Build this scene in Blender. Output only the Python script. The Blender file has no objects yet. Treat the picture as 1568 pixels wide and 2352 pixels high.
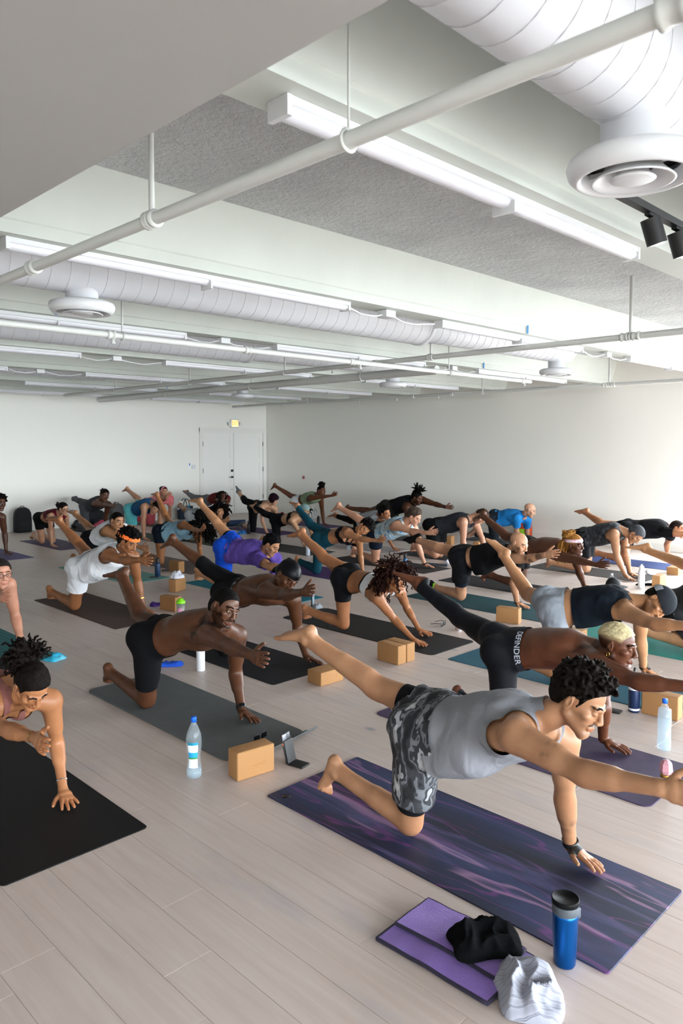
import bpy, bmesh, math, random
import numpy as np
from mathutils import Vector, Matrix

# ------------------------------------------------------------------ camera, world, lights, exposure
SC = bpy.context.scene
COL = SC.collection
# room axes: X runs along the door wall, Y along the right-hand wall; the camera stands at the origin looking diagonally
FPX, HORIZON, PITCH, CAMZ = 1710.0, 1020.0, math.radians(3.0), 1.77
PY = HORIZON + FPX * math.tan(PITCH)
cam_d = bpy.data.cameras.new('camera')
cam = bpy.data.objects.new('camera', cam_d); COL.objects.link(cam)
cam_d.sensor_fit = 'VERTICAL'; cam_d.sensor_height = 36.0; cam_d.sensor_width = 24.0
cam_d.lens = FPX * 36.0 / 2352.0
cam_d.shift_y = -(1176.0 - PY) / 2352.0
cam_d.clip_start = 0.05; cam_d.clip_end = 200
cam.location = (0, 0, CAMZ)
cam.rotation_euler = (math.pi / 2 - PITCH, 0, -math.pi / 4)
SC.camera = cam
cam_d.dof.use_dof = True; cam_d.dof.focus_distance = 4.6; cam_d.dof.aperture_fstop = 5.0

SC.view_settings.view_transform = 'Standard'
SC.view_settings.look = 'None'
SC.view_settings.gamma = 1.0
SC.view_settings.use_curve_mapping = False
SC.view_settings.exposure = 0.42

WORLD = bpy.data.worlds.new('overcast_sky'); SC.world = WORLD
WORLD.use_nodes = True
bg = WORLD.node_tree.nodes['Background']
bg.inputs['Color'].default_value = (0.86, 0.94, 1.0, 1)
bg.inputs['Strength'].default_value = 26.0

XW, YW = 12.48, 15.28            # right-hand wall, door wall
XB, YB = -5.0, -8.0              # walls behind the camera; the one at YB is the window wall
ZDECK, ZSEAM, ZSTEM, ZSOFF = 3.20, 2.87, 2.80, 2.60
WINDOWS = [(-4.8, -2.1), (-1.9, 1.0), (1.2, 4.7), (4.9, 8.5), (8.7, 12.3)]      # openings (x0, x1) in the window wall
ADDED_WINDOWS_R = [(-7.7, -4.8), (-4.6, -1.7), (-1.5, 1.3), (1.5, 4.25)]                             # openings (y0, y1) in the right-hand wall, unseen, added to boost the daylight
WIN_Z = (0.10, 2.70)
def portal(size, loc, rot):
    """marks a window opening for the sampling of the sky light (gives no light of its own)"""
    ld = bpy.data.lights.new('window_portal', 'AREA'); ld.shape = 'RECTANGLE'; ld.size, ld.size_y = size
    ld.cycles.is_portal = True
    lo = bpy.data.objects.new('window_portal', ld); COL.objects.link(lo); lo.location = loc; lo.rotation_euler = rot
for x0, x1 in WINDOWS: portal((x1 - x0, WIN_Z[1] - WIN_Z[0]), ((x0 + x1) / 2, YB - .1, sum(WIN_Z) / 2), (math.pi / 2, 0, 0))
for y0, y1 in ADDED_WINDOWS_R: portal((y1 - y0, WIN_Z[1] - WIN_Z[0]), (XW + .1, (y0 + y1) / 2, sum(WIN_Z) / 2), (math.pi / 2, 0, math.pi / 2))

R2 = math.sqrt(0.5)
_RT = np.array([R2, -R2, 0]); _FH = np.array([R2, R2, 0]); _UP = np.array([0, 0, 1.0])
_FW = _FH * math.cos(PITCH) - _UP * math.sin(PITCH); _UV = _UP * math.cos(PITCH) + _FH * math.sin(PITCH)
def at(x, y, z=0.0):
    """photo pixel -> point of the room at height z"""
    v = _FW + _RT * (x - 784) / FPX + _UV * (PY - y) / FPX
    t = (z - CAMZ) / v[2]
    return np.array([0, 0, CAMZ]) + v * t

# ------------------------------------------------------------------ small helpers
def link(name, me, mat=None, parent=None):
    o = bpy.data.objects.new(name, me); COL.objects.link(o)
    if mat is not None and me is not None and not me.materials: me.materials.append(mat)
    if parent is not None: o.parent = parent
    return o
def tag(o, label=None, cat=None, group=None, kind=None):
    if label: o['label'] = label
    if cat: o['category'] = cat
    if group: o['group'] = group
    if kind: o['kind'] = kind
    return o
def empty(name, loc=(0, 0, 0), rz=0.0):
    o = bpy.data.objects.new(name, None); COL.objects.link(o)
    o.location = loc; o.rotation_euler = (0, 0, rz); o.empty_display_size = 0.1
    return o
def np_mesh(name, verts, quads=None, tris=None, smooth=True, col=None):
    me = bpy.data.meshes.new(name)
    verts = np.asarray(verts, np.float32)
    quads = np.zeros((0, 4), np.int32) if quads is None else np.asarray(quads, np.int32)
    tris = np.zeros((0, 3), np.int32) if tris is None else np.asarray(tris, np.int32)
    me.vertices.add(len(verts)); me.vertices.foreach_set('co', verts.ravel())
    nl = quads.size + tris.size
    me.loops.add(nl)
    me.loops.foreach_set('vertex_index', np.concatenate([quads.ravel(), tris.ravel()]).astype(np.int32))
    npoly = len(quads) + len(tris); me.polygons.add(npoly)
    st = np.concatenate([np.arange(len(quads)) * 4, len(quads) * 4 + np.arange(len(tris)) * 3]).astype(np.int32)
    me.polygons.foreach_set('loop_start', st)
    me.update(calc_edges=True)
    if smooth: me.polygons.foreach_set('use_smooth', np.ones(npoly, bool))
    if col is not None:
        a = me.color_attributes.new('Col', 'FLOAT_COLOR', 'POINT')
        c4 = np.ones((len(verts), 4), np.float32); c4[:, :3] = col
        a.data.foreach_set('color', c4.ravel())
    me.validate()
    return me
class MB:
    """collects shapes into one mesh"""
    def __init__(s): s.v = []; s.f = []; s.sm = []
    def add(s, vs, fs, smooth=False):
        b = len(s.v); s.v += [tuple(map(float, p)) for p in vs]
        s.f += [tuple(b + i for i in f) for f in fs]; s.sm += [smooth] * len(fs); return s
    def box(s, x0, x1, y0, y1, z0, z1):
        return s.add([(x, y, z) for z in (z0, z1) for y in (y0, y1) for x in (x0, x1)],
                     [(0, 2, 3, 1), (4, 5, 7, 6), (0, 1, 5, 4), (2, 6, 7, 3), (0, 4, 6, 2), (1, 3, 7, 5)])
    def rbox(s, sx, sy, sz, r, n=3, c=(0, 0, 0)):
        """box with rounded edges centred at c (sx,sy,sz full sizes)"""
        g = []
        steps = [-1 + 0 for _ in ()]
        N = 2 * n + 2
        def coords(half):
            a = [-(half - r) - r * math.cos(math.pi / 2 * i / n) for i in range(n + 1)]
            return a + [-q for q in reversed(a)]
        # build each face grid on a cube and project to rounded box
        def proj(p):
            q = [max(-(h - r), min(h - r, v)) for v, h in zip(p, (sx / 2, sy / 2, sz / 2))]
            d = [a - b for a, b in zip(p, q)]; L = math.sqrt(sum(t * t for t in d)) or 1
            return tuple(qq + dd / L * r + cc for qq, dd, cc in zip(q, d, c))
        H = (sx / 2, sy / 2, sz / 2)
        for ax in range(3):
            u, v = [(1, 2), (2, 0), (0, 1)][ax]
            cu = [-(H[u])] + [-(H[u] - r) + 0 * i for i in (0,)] + [H[u] - r] + [H[u]]
            cu = sorted(set([-H[u] + r * (1 - math.cos(math.pi / 4 * i / n * 1.0) / 1.0) if False else -H[u] + r * i / n for i in range(n + 1)] + [H[u] - r * i / n for i in range(n + 1)]))
            cv = sorted(set([-H[v] + r * i / n for i in range(n + 1)] + [H[v] - r * i / n for i in range(n + 1)]))
            for sg in (-1, 1):
                vs = []
                for b in cv:
                    for a in cu:
                        p = [0, 0, 0]; p[ax] = sg * H[ax]; p[u] = a; p[v] = b
                        vs.append(proj(p))
                fs = []
                W = len(cu)
                for j in range(len(cv) - 1):
                    for i in range(W - 1):
                        f = (j * W + i, j * W + i + 1, (j + 1) * W + i + 1, (j + 1) * W + i)
                        fs.append(f if sg > 0 else f[::-1])
                s.add(vs, fs, True)
        return s
    def tube(s, pts, rad, n=12, caps=True, smooth=True):
        pts = [Vector(p) for p in pts]; m = len(pts)
        if not hasattr(rad, '__len__'): rad = [rad] * m
        vs = []; up = None
        for i, p in enumerate(pts):
            t = (pts[min(i + 1, m - 1)] - pts[max(i - 1, 0)]).normalized()
            if up is None:
                up = Vector((0, 0, 1)) if abs(t.z) < 0.9 else Vector((1, 0, 0))
            a = (up - t * up.dot(t)).normalized(); b = t.cross(a); up = a
            vs += [p + (a * math.cos(2 * math.pi * k / n) + b * math.sin(2 * math.pi * k / n)) * rad[i] for k in range(n)]
        fs = [(i * n + k, i * n + (k + 1) % n, (i + 1) * n + (k + 1) % n, (i + 1) * n + k) for i in range(m - 1) for k in range(n)]
        s.add(vs, fs, smooth)
        if caps:
            s.add(vs[:n], [tuple(reversed(range(n)))]); s.add(vs[-n:], [tuple(range(n))])
        return s
    def lathe(s, prof, n=24, c=(0, 0, 0), smooth=True):
        """prof: list of (r, z)"""
        vs = []; m = len(prof)
        for r, z in prof:
            vs += [(c[0] + r * math.cos(2 * math.pi * k / n), c[1] + r * math.sin(2 * math.pi * k / n), c[2] + z) for k in range(n)]
        fs = [(i * n + k, i * n + (k + 1) % n, (i + 1) * n + (k + 1) % n, (i + 1) * n + k) for i in range(m - 1) for k in range(n)]
        return s.add(vs, fs, smooth)
    def mesh(s, name):
        me = bpy.data.meshes.new(name); me.from_pydata(s.v, [], s.f); me.update()
        me.polygons.foreach_set('use_smooth', s.sm); return me
    def build(s, name, mat=None, parent=None): return link(name, s.mesh(name), mat, parent)

# ------------------------------------------------------------------ materials
def nodes(m):
    m.use_nodes = True; return m.node_tree.nodes, m.node_tree.links
def srgb(h):
    if isinstance(h, str):
        h = h.lstrip('#'); c = [int(h[i:i + 2], 16) / 255 for i in (0, 2, 4)]
    else: c = h
    return tuple((v / 12.92 if v <= 0.04045 else ((v + 0.055) / 1.055) ** 2.4) for v in c)
_MC = {}
def mat(name, color, rough=0.6, metal=0.0, bump=0.0, bscale=60.0, var=0.0, vscale=8.0, trans=0.0, emit=0.0, spec=None, sheen=0.0, stretch=None, coords='Object', folds=0.0):
    key = (name, color if isinstance(color, str) else tuple(color), rough, metal, bump, var, trans, emit, folds)
    if key in _MC: return _MC[key]
    m = bpy.data.materials.new(name); N, L = nodes(m); b = N['Principled BSDF']
    c = srgb(color)
    b.inputs['Base Color'].default_value = (*c, 1); b.inputs['Roughness'].default_value = rough
    b.inputs['Metallic'].default_value = metal
    if trans: b.inputs['Transmission Weight'].default_value = trans
    if spec is not None: b.inputs['Specular IOR Level'].default_value = spec
    if sheen: b.inputs['Sheen Weight'].default_value = sheen
    if emit:
        b.inputs['Emission Color'].default_value = (*c, 1); b.inputs['Emission Strength'].default_value = emit
    src = None
    if var or bump:
        tc = N.new('ShaderNodeTexCoord'); mp = N.new('ShaderNodeMapping'); L.new(tc.outputs[coords], mp.inputs['Vector']); src = mp.outputs['Vector']
        if stretch: mp.inputs['Scale'].default_value = stretch
    if var:
        nz = N.new('ShaderNodeTexNoise'); nz.inputs['Scale'].default_value = vscale; nz.inputs['Detail'].default_value = 4
        L.new(src, nz.inputs['Vector'])
        mx = N.new('ShaderNodeMix'); mx.data_type = 'RGBA'; mx.blend_type = 'MULTIPLY'; mx.inputs['Factor'].default_value = 1
        cr = N.new('ShaderNodeValToRGB'); cr.color_ramp.elements[0].position = 0.3; cr.color_ramp.elements[1].position = 0.7
        a = 1 - var; cr.color_ramp.elements[0].color = (a, a, a, 1); cr.color_ramp.elements[1].color = (1, 1, 1, 1)
        L.new(nz.outputs['Fac'], cr.inputs['Fac']); L.new(cr.outputs['Color'], mx.inputs[7]); mx.inputs[6].default_value = (*c, 1)
        L.new(mx.outputs[2], b.inputs['Base Color'])
    if bump:
        nb = N.new('ShaderNodeTexNoise'); nb.inputs['Scale'].default_value = bscale; nb.inputs['Detail'].default_value = 3
        L.new(src, nb.inputs['Vector'])
        bp = N.new('ShaderNodeBump'); bp.inputs['Strength'].default_value = bump; bp.inputs['Distance'].default_value = 0.01
        L.new(nb.outputs['Fac'], bp.inputs['Height']); L.new(bp.outputs['Normal'], b.inputs['Normal'])
        if folds:   # soft hanging creases
            m2 = N.new('ShaderNodeMapping'); m2.inputs['Scale'].default_value = (1, 1, .32); L.new(tc.outputs[coords], m2.inputs['Vector'])
            n2 = N.new('ShaderNodeTexNoise'); n2.inputs['Scale'].default_value = 13; n2.inputs['Detail'].default_value = 1.5; n2.inputs['Distortion'].default_value = .8; L.new(m2.outputs['Vector'], n2.inputs['Vector'])
            b2 = N.new('ShaderNodeBump'); b2.inputs['Strength'].default_value = folds; b2.inputs['Distance'].default_value = .03
            L.new(n2.outputs['Fac'], b2.inputs['Height']); L.new(b2.outputs['Normal'], bp.inputs['Normal'])
    _MC[key] = m
    return m
def ramp_mat(name, stops, scale=6.0, detail=3.0, rough=0.8, kind='noise', stretch=(1, 1, 1), distort=0.0, bump=0.15, const=False, coords='Object'):
    """material whose colour is a procedural pattern run through a colour ramp"""
    m = bpy.data.materials.new(name); N, L = nodes(m); b = N['Principled BSDF']; b.inputs['Roughness'].default_value = rough
    tc = N.new('ShaderNodeTexCoord'); mp = N.new('ShaderNodeMapping'); mp.inputs['Scale'].default_value = stretch
    L.new(tc.outputs[coords], mp.inputs['Vector'])
    if kind == 'noise':
        t = N.new('ShaderNodeTexNoise'); t.inputs['Scale'].default_value = scale; t.inputs['Detail'].default_value = detail; t.inputs['Distortion'].default_value = distort
        out = t.outputs['Fac']
    elif kind == 'wave':
        t = N.new('ShaderNodeTexWave'); t.inputs['Scale'].default_value = scale; t.inputs['Distortion'].default_value = distort; t.inputs['Detail'].default_value = detail
        out = t.outputs['Fac']
    else:
        t = N.new('ShaderNodeTexVoronoi'); t.inputs['Scale'].default_value = scale; out = t.outputs['Color']
    L.new(mp.outputs['Vector'], t.inputs['Vector'])
    cr = N.new('ShaderNodeValToRGB'); e = cr.color_ramp.elements
    if const: cr.color_ramp.interpolation = 'CONSTANT'
    while len(e) < len(stops): e.new(0.5)
    for el, (p, c) in zip(e, stops): el.position = p; el.color = (*srgb(c), 1)
    L.new(out, cr.inputs['Fac']); L.new(cr.outputs['Color'], b.inputs['Base Color'])
    if bump:
        bp = N.new('ShaderNodeBump'); bp.inputs['Strength'].default_value = bump; bp.inputs['Distance'].default_value = 0.01
        nb = N.new('ShaderNodeTexNoise'); nb.inputs['Scale'].default_value = 40
        L.new(tc.outputs[coords], nb.inputs['Vector']); L.new(nb.outputs['Fac'], bp.inputs['Height']); L.new(bp.outputs['Normal'], b.inputs['Normal'])
    return m
# ------------------------------------------------------------------ the room
M_WALL = mat('wall_paint', '#f2f0e9', rough=.75, bump=.04, bscale=90)
M_CEIL = mat('ceiling_white_paint', '#d1d6cf', rough=.7, bump=.12, bscale=14, var=.06, vscale=3)
M_TRIM = mat('trim_white', '#eceae4', rough=.5)
M_METALW = mat('white_painted_metal', '#dedfe1', rough=.42, bump=.02, bscale=30)
M_PIPE = mat('pipe_white_paint', '#cfd0cc', rough=.45, bump=.05, bscale=40)
M_BLACK = mat('black_metal', '#0b0b0c', rough=.5)
M_DARK = mat('dark_hardware', '#1a1a1b', rough=.4, metal=.3)

# --- floor planks
def plank_material():
    m = bpy.data.materials.new('whitewashed_oak'); N, L = nodes(m); b = N['Principled BSDF']
    geo = N.new('ShaderNodeNewGeometry'); tc = N.new('ShaderNodeTexCoord')
    cmb = N.new('ShaderNodeCombineXYZ'); sc = N.new('ShaderNodeMath'); sc.operation = 'MULTIPLY'; sc.inputs[1].default_value = 37
    L.new(geo.outputs['Random Per Island'], sc.inputs[0]); L.new(sc.outputs[0], cmb.inputs['Z'])
    ad = N.new('ShaderNodeVectorMath'); ad.operation = 'ADD'; L.new(tc.outputs['Object'], ad.inputs[0]); L.new(cmb.outputs[0], ad.inputs[1])
    mp = N.new('ShaderNodeMapping'); mp.inputs['Scale'].default_value = (14, .9, 14); L.new(ad.outputs[0], mp.inputs['Vector'])
    gr = N.new('ShaderNodeTexNoise'); gr.inputs['Scale'].default_value = 2.2; gr.inputs['Detail'].default_value = 6; gr.inputs['Roughness'].default_value = .55; gr.inputs['Distortion'].default_value = .6
    L.new(mp.outputs['Vector'], gr.inputs['Vector'])
    cr = N.new('ShaderNodeValToRGB'); e = cr.color_ramp.elements
    e[0].position = .25; e[0].color = (*srgb('#c3b4ac'), 1); e[1].position = .75; e[1].color = (*srgb('#d0c4be'), 1); L.new(gr.outputs['Fac'], cr.inputs['Fac'])
    # broad tone per plank
    cr2 = N.new('ShaderNodeValToRGB'); e2 = cr2.color_ramp.elements
    e2[0].color = (.93, .92, .92, 1); e2[1].color = (1.0, 1.0, 1.0, 1); n = e2.new(.5); n.color = (.98, .955, .935, 1)
    L.new(geo.outputs['Random Per Island'], cr2.inputs['Fac'])
    m1 = N.new('ShaderNodeMix'); m1.data_type = 'RGBA'; m1.blend_type = 'MULTIPLY'; m1.inputs['Factor'].default_value = 1
    L.new(cr.outputs['Color'], m1.inputs[6]); L.new(cr2.outputs['Color'], m1.inputs[7])
    # blue-grey mineral streaks and knots
    mp2 = N.new('ShaderNodeMapping'); mp2.inputs['Scale'].default_value = (3.4, 1.1, 3); L.new(ad.outputs[0], mp2.inputs['Vector'])
    st = N.new('ShaderNodeTexNoise'); st.inputs['Scale'].default_value = 1.6; st.inputs['Detail'].default_value = 3; L.new(mp2.outputs['Vector'], st.inputs['Vector'])
    r3 = N.new('ShaderNodeValToRGB'); r3.color_ramp.elements[0].position = .60; r3.color_ramp.elements[1].position = .80
    r3.color_ramp.elements[0].color = (0, 0, 0, 1); r3.color_ramp.elements[1].color = (.5, .5, .5, 1); L.new(st.outputs['Fac'], r3.inputs['Fac'])
    m2 = N.new('ShaderNodeMix'); m2.data_type = 'RGBA'; L.new(r3.outputs['Color'], m2.inputs['Factor']); L.new(m1.outputs[2], m2.inputs[6]); m2.inputs[7].default_value = (*srgb('#a3a3ab'), 1)
    kn = N.new('ShaderNodeTexVoronoi'); kn.inputs['Scale'].default_value = 1.25; mp3 = N.new('ShaderNodeMapping'); mp3.inputs['Scale'].default_value = (1.9, 1.1, .01); L.new(ad.outputs[0], mp3.inputs['Vector']); L.new(mp3.outputs['Vector'], kn.inputs['Vector'])
    r4 = N.new('ShaderNodeValToRGB'); r4.color_ramp.elements[0].position = .02; r4.color_ramp.elements[1].position = .075
    r4.color_ramp.elements[0].color = (.75, .75, .75, 1); r4.color_ramp.elements[1].color = (0, 0, 0, 1); L.new(kn.outputs['Distance'], r4.inputs['Fac'])
    m3 = N.new('ShaderNodeMix'); m3.data_type = 'RGBA'; L.new(r4.outputs['Color'], m3.inputs['Factor']); L.new(m2.outputs[2], m3.inputs[6]); m3.inputs[7].default_value = (*srgb('#7f8590'), 1)
    L.new(m3.outputs[2], b.inputs['Base Color'])
    b.inputs['Roughness'].default_value = .42; b.inputs['Specular IOR Level'].default_value = .4
    bp = N.new('ShaderNodeBump'); bp.inputs['Strength'].default_value = .06; bp.inputs['Distance'].default_value = .003
    L.new(gr.outputs['Fac'], bp.inputs['Height']); L.new(bp.outputs['Normal'], b.inputs['Normal'])
    return m
M_PLANK = plank_material()
def px_of(p):
    q = np.asarray(p, float) - np.array([0, 0, CAMZ]); d = q @ _FW
    return (784 + FPX * (q @ _RT) / d, PY - FPX * (q @ _UV) / d, d) if d > .05 else (1e6, 1e6, d)
fl = MB(); fl.box(XB - .2, XW + .2, YB - .2, YW + .2, -.12, -.012)
FLOOR = fl.build('floor', mat('subfloor', '#ab9c92', rough=.9)); tag(FLOOR, kind='structure')
def plank_geo(mb, x0, x1, y0, y1):
    c, z0, z1 = .0013, -.012, 0.0; g = .0003
    x0 += g; x1 -= g; y0 += g; y1 -= g
    mb.add([(x0, y0, z0), (x1, y0, z0), (x1, y1, z0), (x0, y1, z0),
            (x0, y0, z1 - c), (x1, y0, z1 - c), (x1, y1, z1 - c), (x0, y1, z1 - c),
            (x0 + c, y0 + c, z1), (x1 - c, y0 + c, z1), (x1 - c, y1 - c, z1), (x0 + c, y1 - c, z1)],
           [(8, 9, 10, 11), (4, 5, 9, 8), (5, 6, 10, 9), (6, 7, 11, 10), (7, 4, 8, 11), (0, 1, 5, 4), (1, 2, 6, 5), (2, 3, 7, 6), (3, 0, 4, 7)])
rng = random.Random(11); PLW = .19; allp = []
nx = int((XW - XB) / PLW) + 1
for i in range(nx):
    x0 = XB + i * PLW; x1 = min(XW, x0 + PLW); y = YB - rng.uniform(0, 1.9)
    while y < YW:
        ln = rng.choice([1.5, 1.9, 2.1, 2.1]); a, b_ = max(y, YB), min(y + ln, YW)
        if b_ - a > .03: allp.append((x0, x1, a, b_))
        y += ln
def plank_seen(p):
    for xx in (p[0], p[1]):
        for t in np.linspace(0, 1, 6):
            u = px_of((xx, p[2] + (p[3] - p[2]) * t, 0))
            if -10 < u[0] < 1578 and -10 < u[1] < 2362: return u[2]
    return None
seen = []; rest = []
for p in allp:
    d = plank_seen(p); (seen.append((d, p)) if d is not None else rest.append(p))
seen.sort(); rest += [p for d, p in seen[300:]]
for d, p in seen[:300]:
    mb = MB(); plank_geo(mb, *p); mb.build('plank', M_PLANK, FLOOR)
mb = MB()
for p in rest: plank_geo(mb, *p)
tag(mb.build('far_planks', M_PLANK, FLOOR), kind='stuff')

# --- walls
def wallbox(name, *b, m=M_WALL):
    o = MB().box(*b).build(name, m); tag(o, kind='structure'); return o
wallbox('wall_back', XB - .2, XW + .2, YW, YW + .2, -.1, ZDECK + .2)
wr_ = MB(); wr_.box(XW, XW + .2, YB - .2, YW, -.1, WIN_Z[0]); wr_.box(XW, XW + .2, YB - .2, YW, WIN_Z[1], ZDECK + .2)
edges = [YB - .2] + [e for w in ADDED_WINDOWS_R for e in w] + [YW]
for a, b_ in zip(edges[0::2], edges[1::2]): wr_.box(XW, XW + .2, a, b_, WIN_Z[0], WIN_Z[1])
tag(wr_.build('wall_right', M_WALL), kind='structure')
gnd = MB().box(-60, 70, -70, 60, -.9, -.5).build('ground_outside', mat('ground_outside', '#8a8a86', rough=.9)); tag(gnd, kind='structure')
wallbox('wall_left', XB - .2, XB, YB - .2, YW, -.1, ZDECK + .2)
ww = MB(); ww.box(XB, XW, YB - .2, YB, -.1, WIN_Z[0]); ww.box(XB, XW, YB - .2, YB, WIN_Z[1], ZDECK + .2)
edges = [XB] + [e for w in WINDOWS for e in w] + [XW]
for a, b_ in zip(edges[0::2], edges[1::2]): ww.box(a, b_, YB - .2, YB, WIN_Z[0], WIN_Z[1])
tag(ww.build('wall_window_side', M_WALL), kind='structure')
M_FRAME = mat('window_aluminium', '#3a3c3e', rough=.4, metal=.6)
for i, (a, b_) in enumerate(WINDOWS):
    wf = MB(); t = .05
    wf.box(a, b_, YB - .14, YB - .06, WIN_Z[0], WIN_Z[0] + t); wf.box(a, b_, YB - .14, YB - .06, WIN_Z[1] - t, WIN_Z[1])
    n = 3
    for q in range(n + 1):
        xx = a + (b_ - a - t) * q / n; wf.box(xx, xx + t, YB - .14, YB - .06, WIN_Z[0], WIN_Z[1])
    o = wf.build('window_%d' % (i + 1), M_FRAME); tag(o, kind='structure')
for i, (a, b_) in enumerate(ADDED_WINDOWS_R):
    wf = MB(); t = .05
    wf.box(XW + .06, XW + .14, a, b_, WIN_Z[0], WIN_Z[0] + t); wf.box(XW + .06, XW + .14, a, b_, WIN_Z[1] - t, WIN_Z[1])
    for q in range(4):
        yy = a + (b_ - a - t) * q / 3; wf.box(XW + .06, XW + .14, yy, yy + t, WIN_Z[0], WIN_Z[1])
    tag(wf.build('window_%d' % (i + 6), M_FRAME), kind='structure')  # frames of the unseen windows added for extra daylight
bb = MB(); bb.box(XB, 10.38, YW - .014, YW, 0, .11); bb.box(12.46, XW, YW - .014, YW, 0, .11); tag(bb.build('baseboard_back', M_TRIM), kind='structure')
bb = MB(); bb.box(XW - .014, XW, YB, YW, 0, .11); tag(bb.build('baseboard_right', M_TRIM), kind='structure')

# --- ceiling: rough deck, concrete stems, dropped soffit over the camera
def deck_material():
    m = bpy.data.materials.new('rough_painted_deck'); N, L = nodes(m); b = N['Principled BSDF']; b.inputs['Roughness'].default_value = .85
    tc = N.new('ShaderNodeTexCoord'); nz = N.new('ShaderNodeTexNoise'); nz.inputs['Scale'].default_value = 17; nz.inputs['Detail'].default_value = 6; nz.inputs['Roughness'].default_value = .7
    L.new(tc.outputs['Object'], nz.inputs['Vector'])
    n2 = N.new('ShaderNodeTexNoise'); n2.inputs['Scale'].default_value = 2.0; L.new(tc.outputs['Object'], n2.inputs['Vector'])
    cr = N.new('ShaderNodeValToRGB'); cr.color_ramp.elements[0].position = .3; cr.color_ramp.elements[1].position = .7
    cr.color_ramp.elements[0].color = (*srgb('#d3d5d5'), 1); cr.color_ramp.elements[1].color = (*srgb('#e6e8e7'), 1); L.new(n2.outputs['Fac'], cr.inputs['Fac']); L.new(cr.outputs['Color'], b.inputs['Base Color'])
    bp = N.new('ShaderNodeBump'); bp.inputs['Strength'].default_value = 1.0; bp.inputs['Distance'].default_value = .07; L.new(nz.outputs['Fac'], bp.inputs['Height']); L.new(bp.outputs['Normal'], b.inputs['Normal'])
    return m
CEIL = MB().box(XB - .2, XW + .2, YB - .2, YW + .2, ZDECK, ZDECK + .15).build('ceiling', deck_material()); tag(CEIL, kind='structure')
STEMS = [1.62 + 2.12 * k for k in range(-5, 7)]
for yn in STEMS:
    w = .23; sl = .09
    prof = [(yn - sl, ZDECK), (yn, ZSEAM), (yn + .012, ZSEAM - .008), (yn + .012, ZSTEM), (yn + w - .012, ZSTEM), (yn + w - .012, ZSEAM - .008), (yn + w, ZSEAM), (yn + w + sl, ZDECK)]
    mb = MB(); vs = [(x, y, z) for x in (XB, XW) for y, z in prof]; n = len(prof)
    mb.add(vs, [(i, i + 1, n + i + 1, n + i) for i in range(n - 1)])
    mb.build('ceiling_stem', M_CEIL, CEIL)
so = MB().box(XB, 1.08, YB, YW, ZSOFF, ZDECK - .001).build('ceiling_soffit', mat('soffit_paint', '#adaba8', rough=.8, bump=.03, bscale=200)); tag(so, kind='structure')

# --- double door
M_DOOR = mat('door_white', '#efeeea', rough=.5)
tr = MB()
for b_ in ((10.38, 10.47, YW - .03, YW, 0, 2.16), (12.35, 12.46, YW - .03, YW, 0, 2.16), (10.38, 12.46, YW - .035, YW, 2.06, 2.17)): tr.box(*b_)
tag(tr.build('trim_1', M_TRIM), kind='structure')
DOOR = empty('door_1', (11.4, YW, 0)); tag(DOOR, kind='structure')
def dpart(name, m, *boxes, parent=None):
    mb = MB()
    for b_ in boxes: mb.box(b_[0] - 11.4, b_[1] - 11.4, b_[2] - YW, b_[3] - YW, b_[4], b_[5])
    return mb.build(name, m, parent or DOOR)
for x0, x1 in ((10.475, 11.395), (11.405, 12.335)):
    leaf = dpart('door_leaf', M_DOOR, (x0, x1, YW - .012, YW - .002, .01, 2.05))
    st = .11; f0, f1 = YW - .024, YW - .012
    dpart('stile_and_rail', M_DOOR, (x0, x0 + st, f0, f1, .01, 2.05), (x1 - st, x1, f0, f1, .01, 2.05), (x0 + st, x1 - st, f0, f1, .01, .14),
          (x0 + st, x1 - st, f0, f1, .70, .81), (x0 + st, x1 - st, f0, f1, 1.30, 1.41), (x0 + st, x1 - st, f0, f1, 1.94, 2.05), parent=None)
    hx = x0 - .012 if x0 < 11 else x1 - .002
    for z in (.35, 1.06, 1.72): dpart('hinge', mat('hinge_steel', '#77777a', rough=.4, metal=.7) if x0 < 11 else M_DARK, (hx, hx + .016, YW - .034, YW - .02, z, z + .11))
dpart('door_gap', M_DARK, (11.394, 11.406, YW - .0125, YW - .0115, .01, 2.05))
dpart('keypad', M_BLACK, (11.31, 11.37, YW - .045, YW - .024, 1.07, 1.13))
dpart('lever_handle', M_BLACK, (11.315, 11.365, YW - .05, YW - .024, .915, .965), (11.22, 11.36, YW - .075, YW - .055, .930, .945), (11.335, 11.35, YW - .06, YW - .03, .93, .95))
dpart('door_stop', M_BLACK, (11.33, 11.345, YW - .04, YW - .024, .62, .635))

# --- exit sign
EX = empty('exit_sign', (11.42, YW, 2.19)); tag(EX, 'lit exit sign with two lamp heads above the white double door', 'exit sign')
MB().rbox(.25, .06, .21, .012, c=(0, -.035, .10)).build('housing', M_METALW, EX)
for g in (-1, 1): MB().tube([(g * .17, -.03, .10), (g * .17, -.09, .08)], [.035, .042], 14).build('lamp_head', M_METALW, EX)
def text_mesh(s, size, depth=.002):
    cu = bpy.data.curves.new('lettering', 'FONT'); cu.body = s; cu.size = size; cu.extrude = depth; cu.align_x = 'CENTER'; cu.align_y = 'CENTER'
    o = bpy.data.objects.new('lettering', cu); COL.objects.link(o)
    dg = bpy.context.evaluated_depsgraph_get(); me = bpy.data.meshes.new_from_object(o.evaluated_get(dg)); bpy.data.objects.remove(o); return me
MB().box(-.098, .098, -.068, -.0655, .02, .18).build('panel', mat('exit_glow', '#ffd890', emit=1.1), EX)
o = link('lettering', text_mesh('EXIT', .12), mat('exit_red', '#f0500a', emit=.9), EX); o.rotation_euler = (math.pi / 2, 0, 0); o.location = (0, -.071, .10); o.scale = (.8, 1.25, 1)
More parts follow.
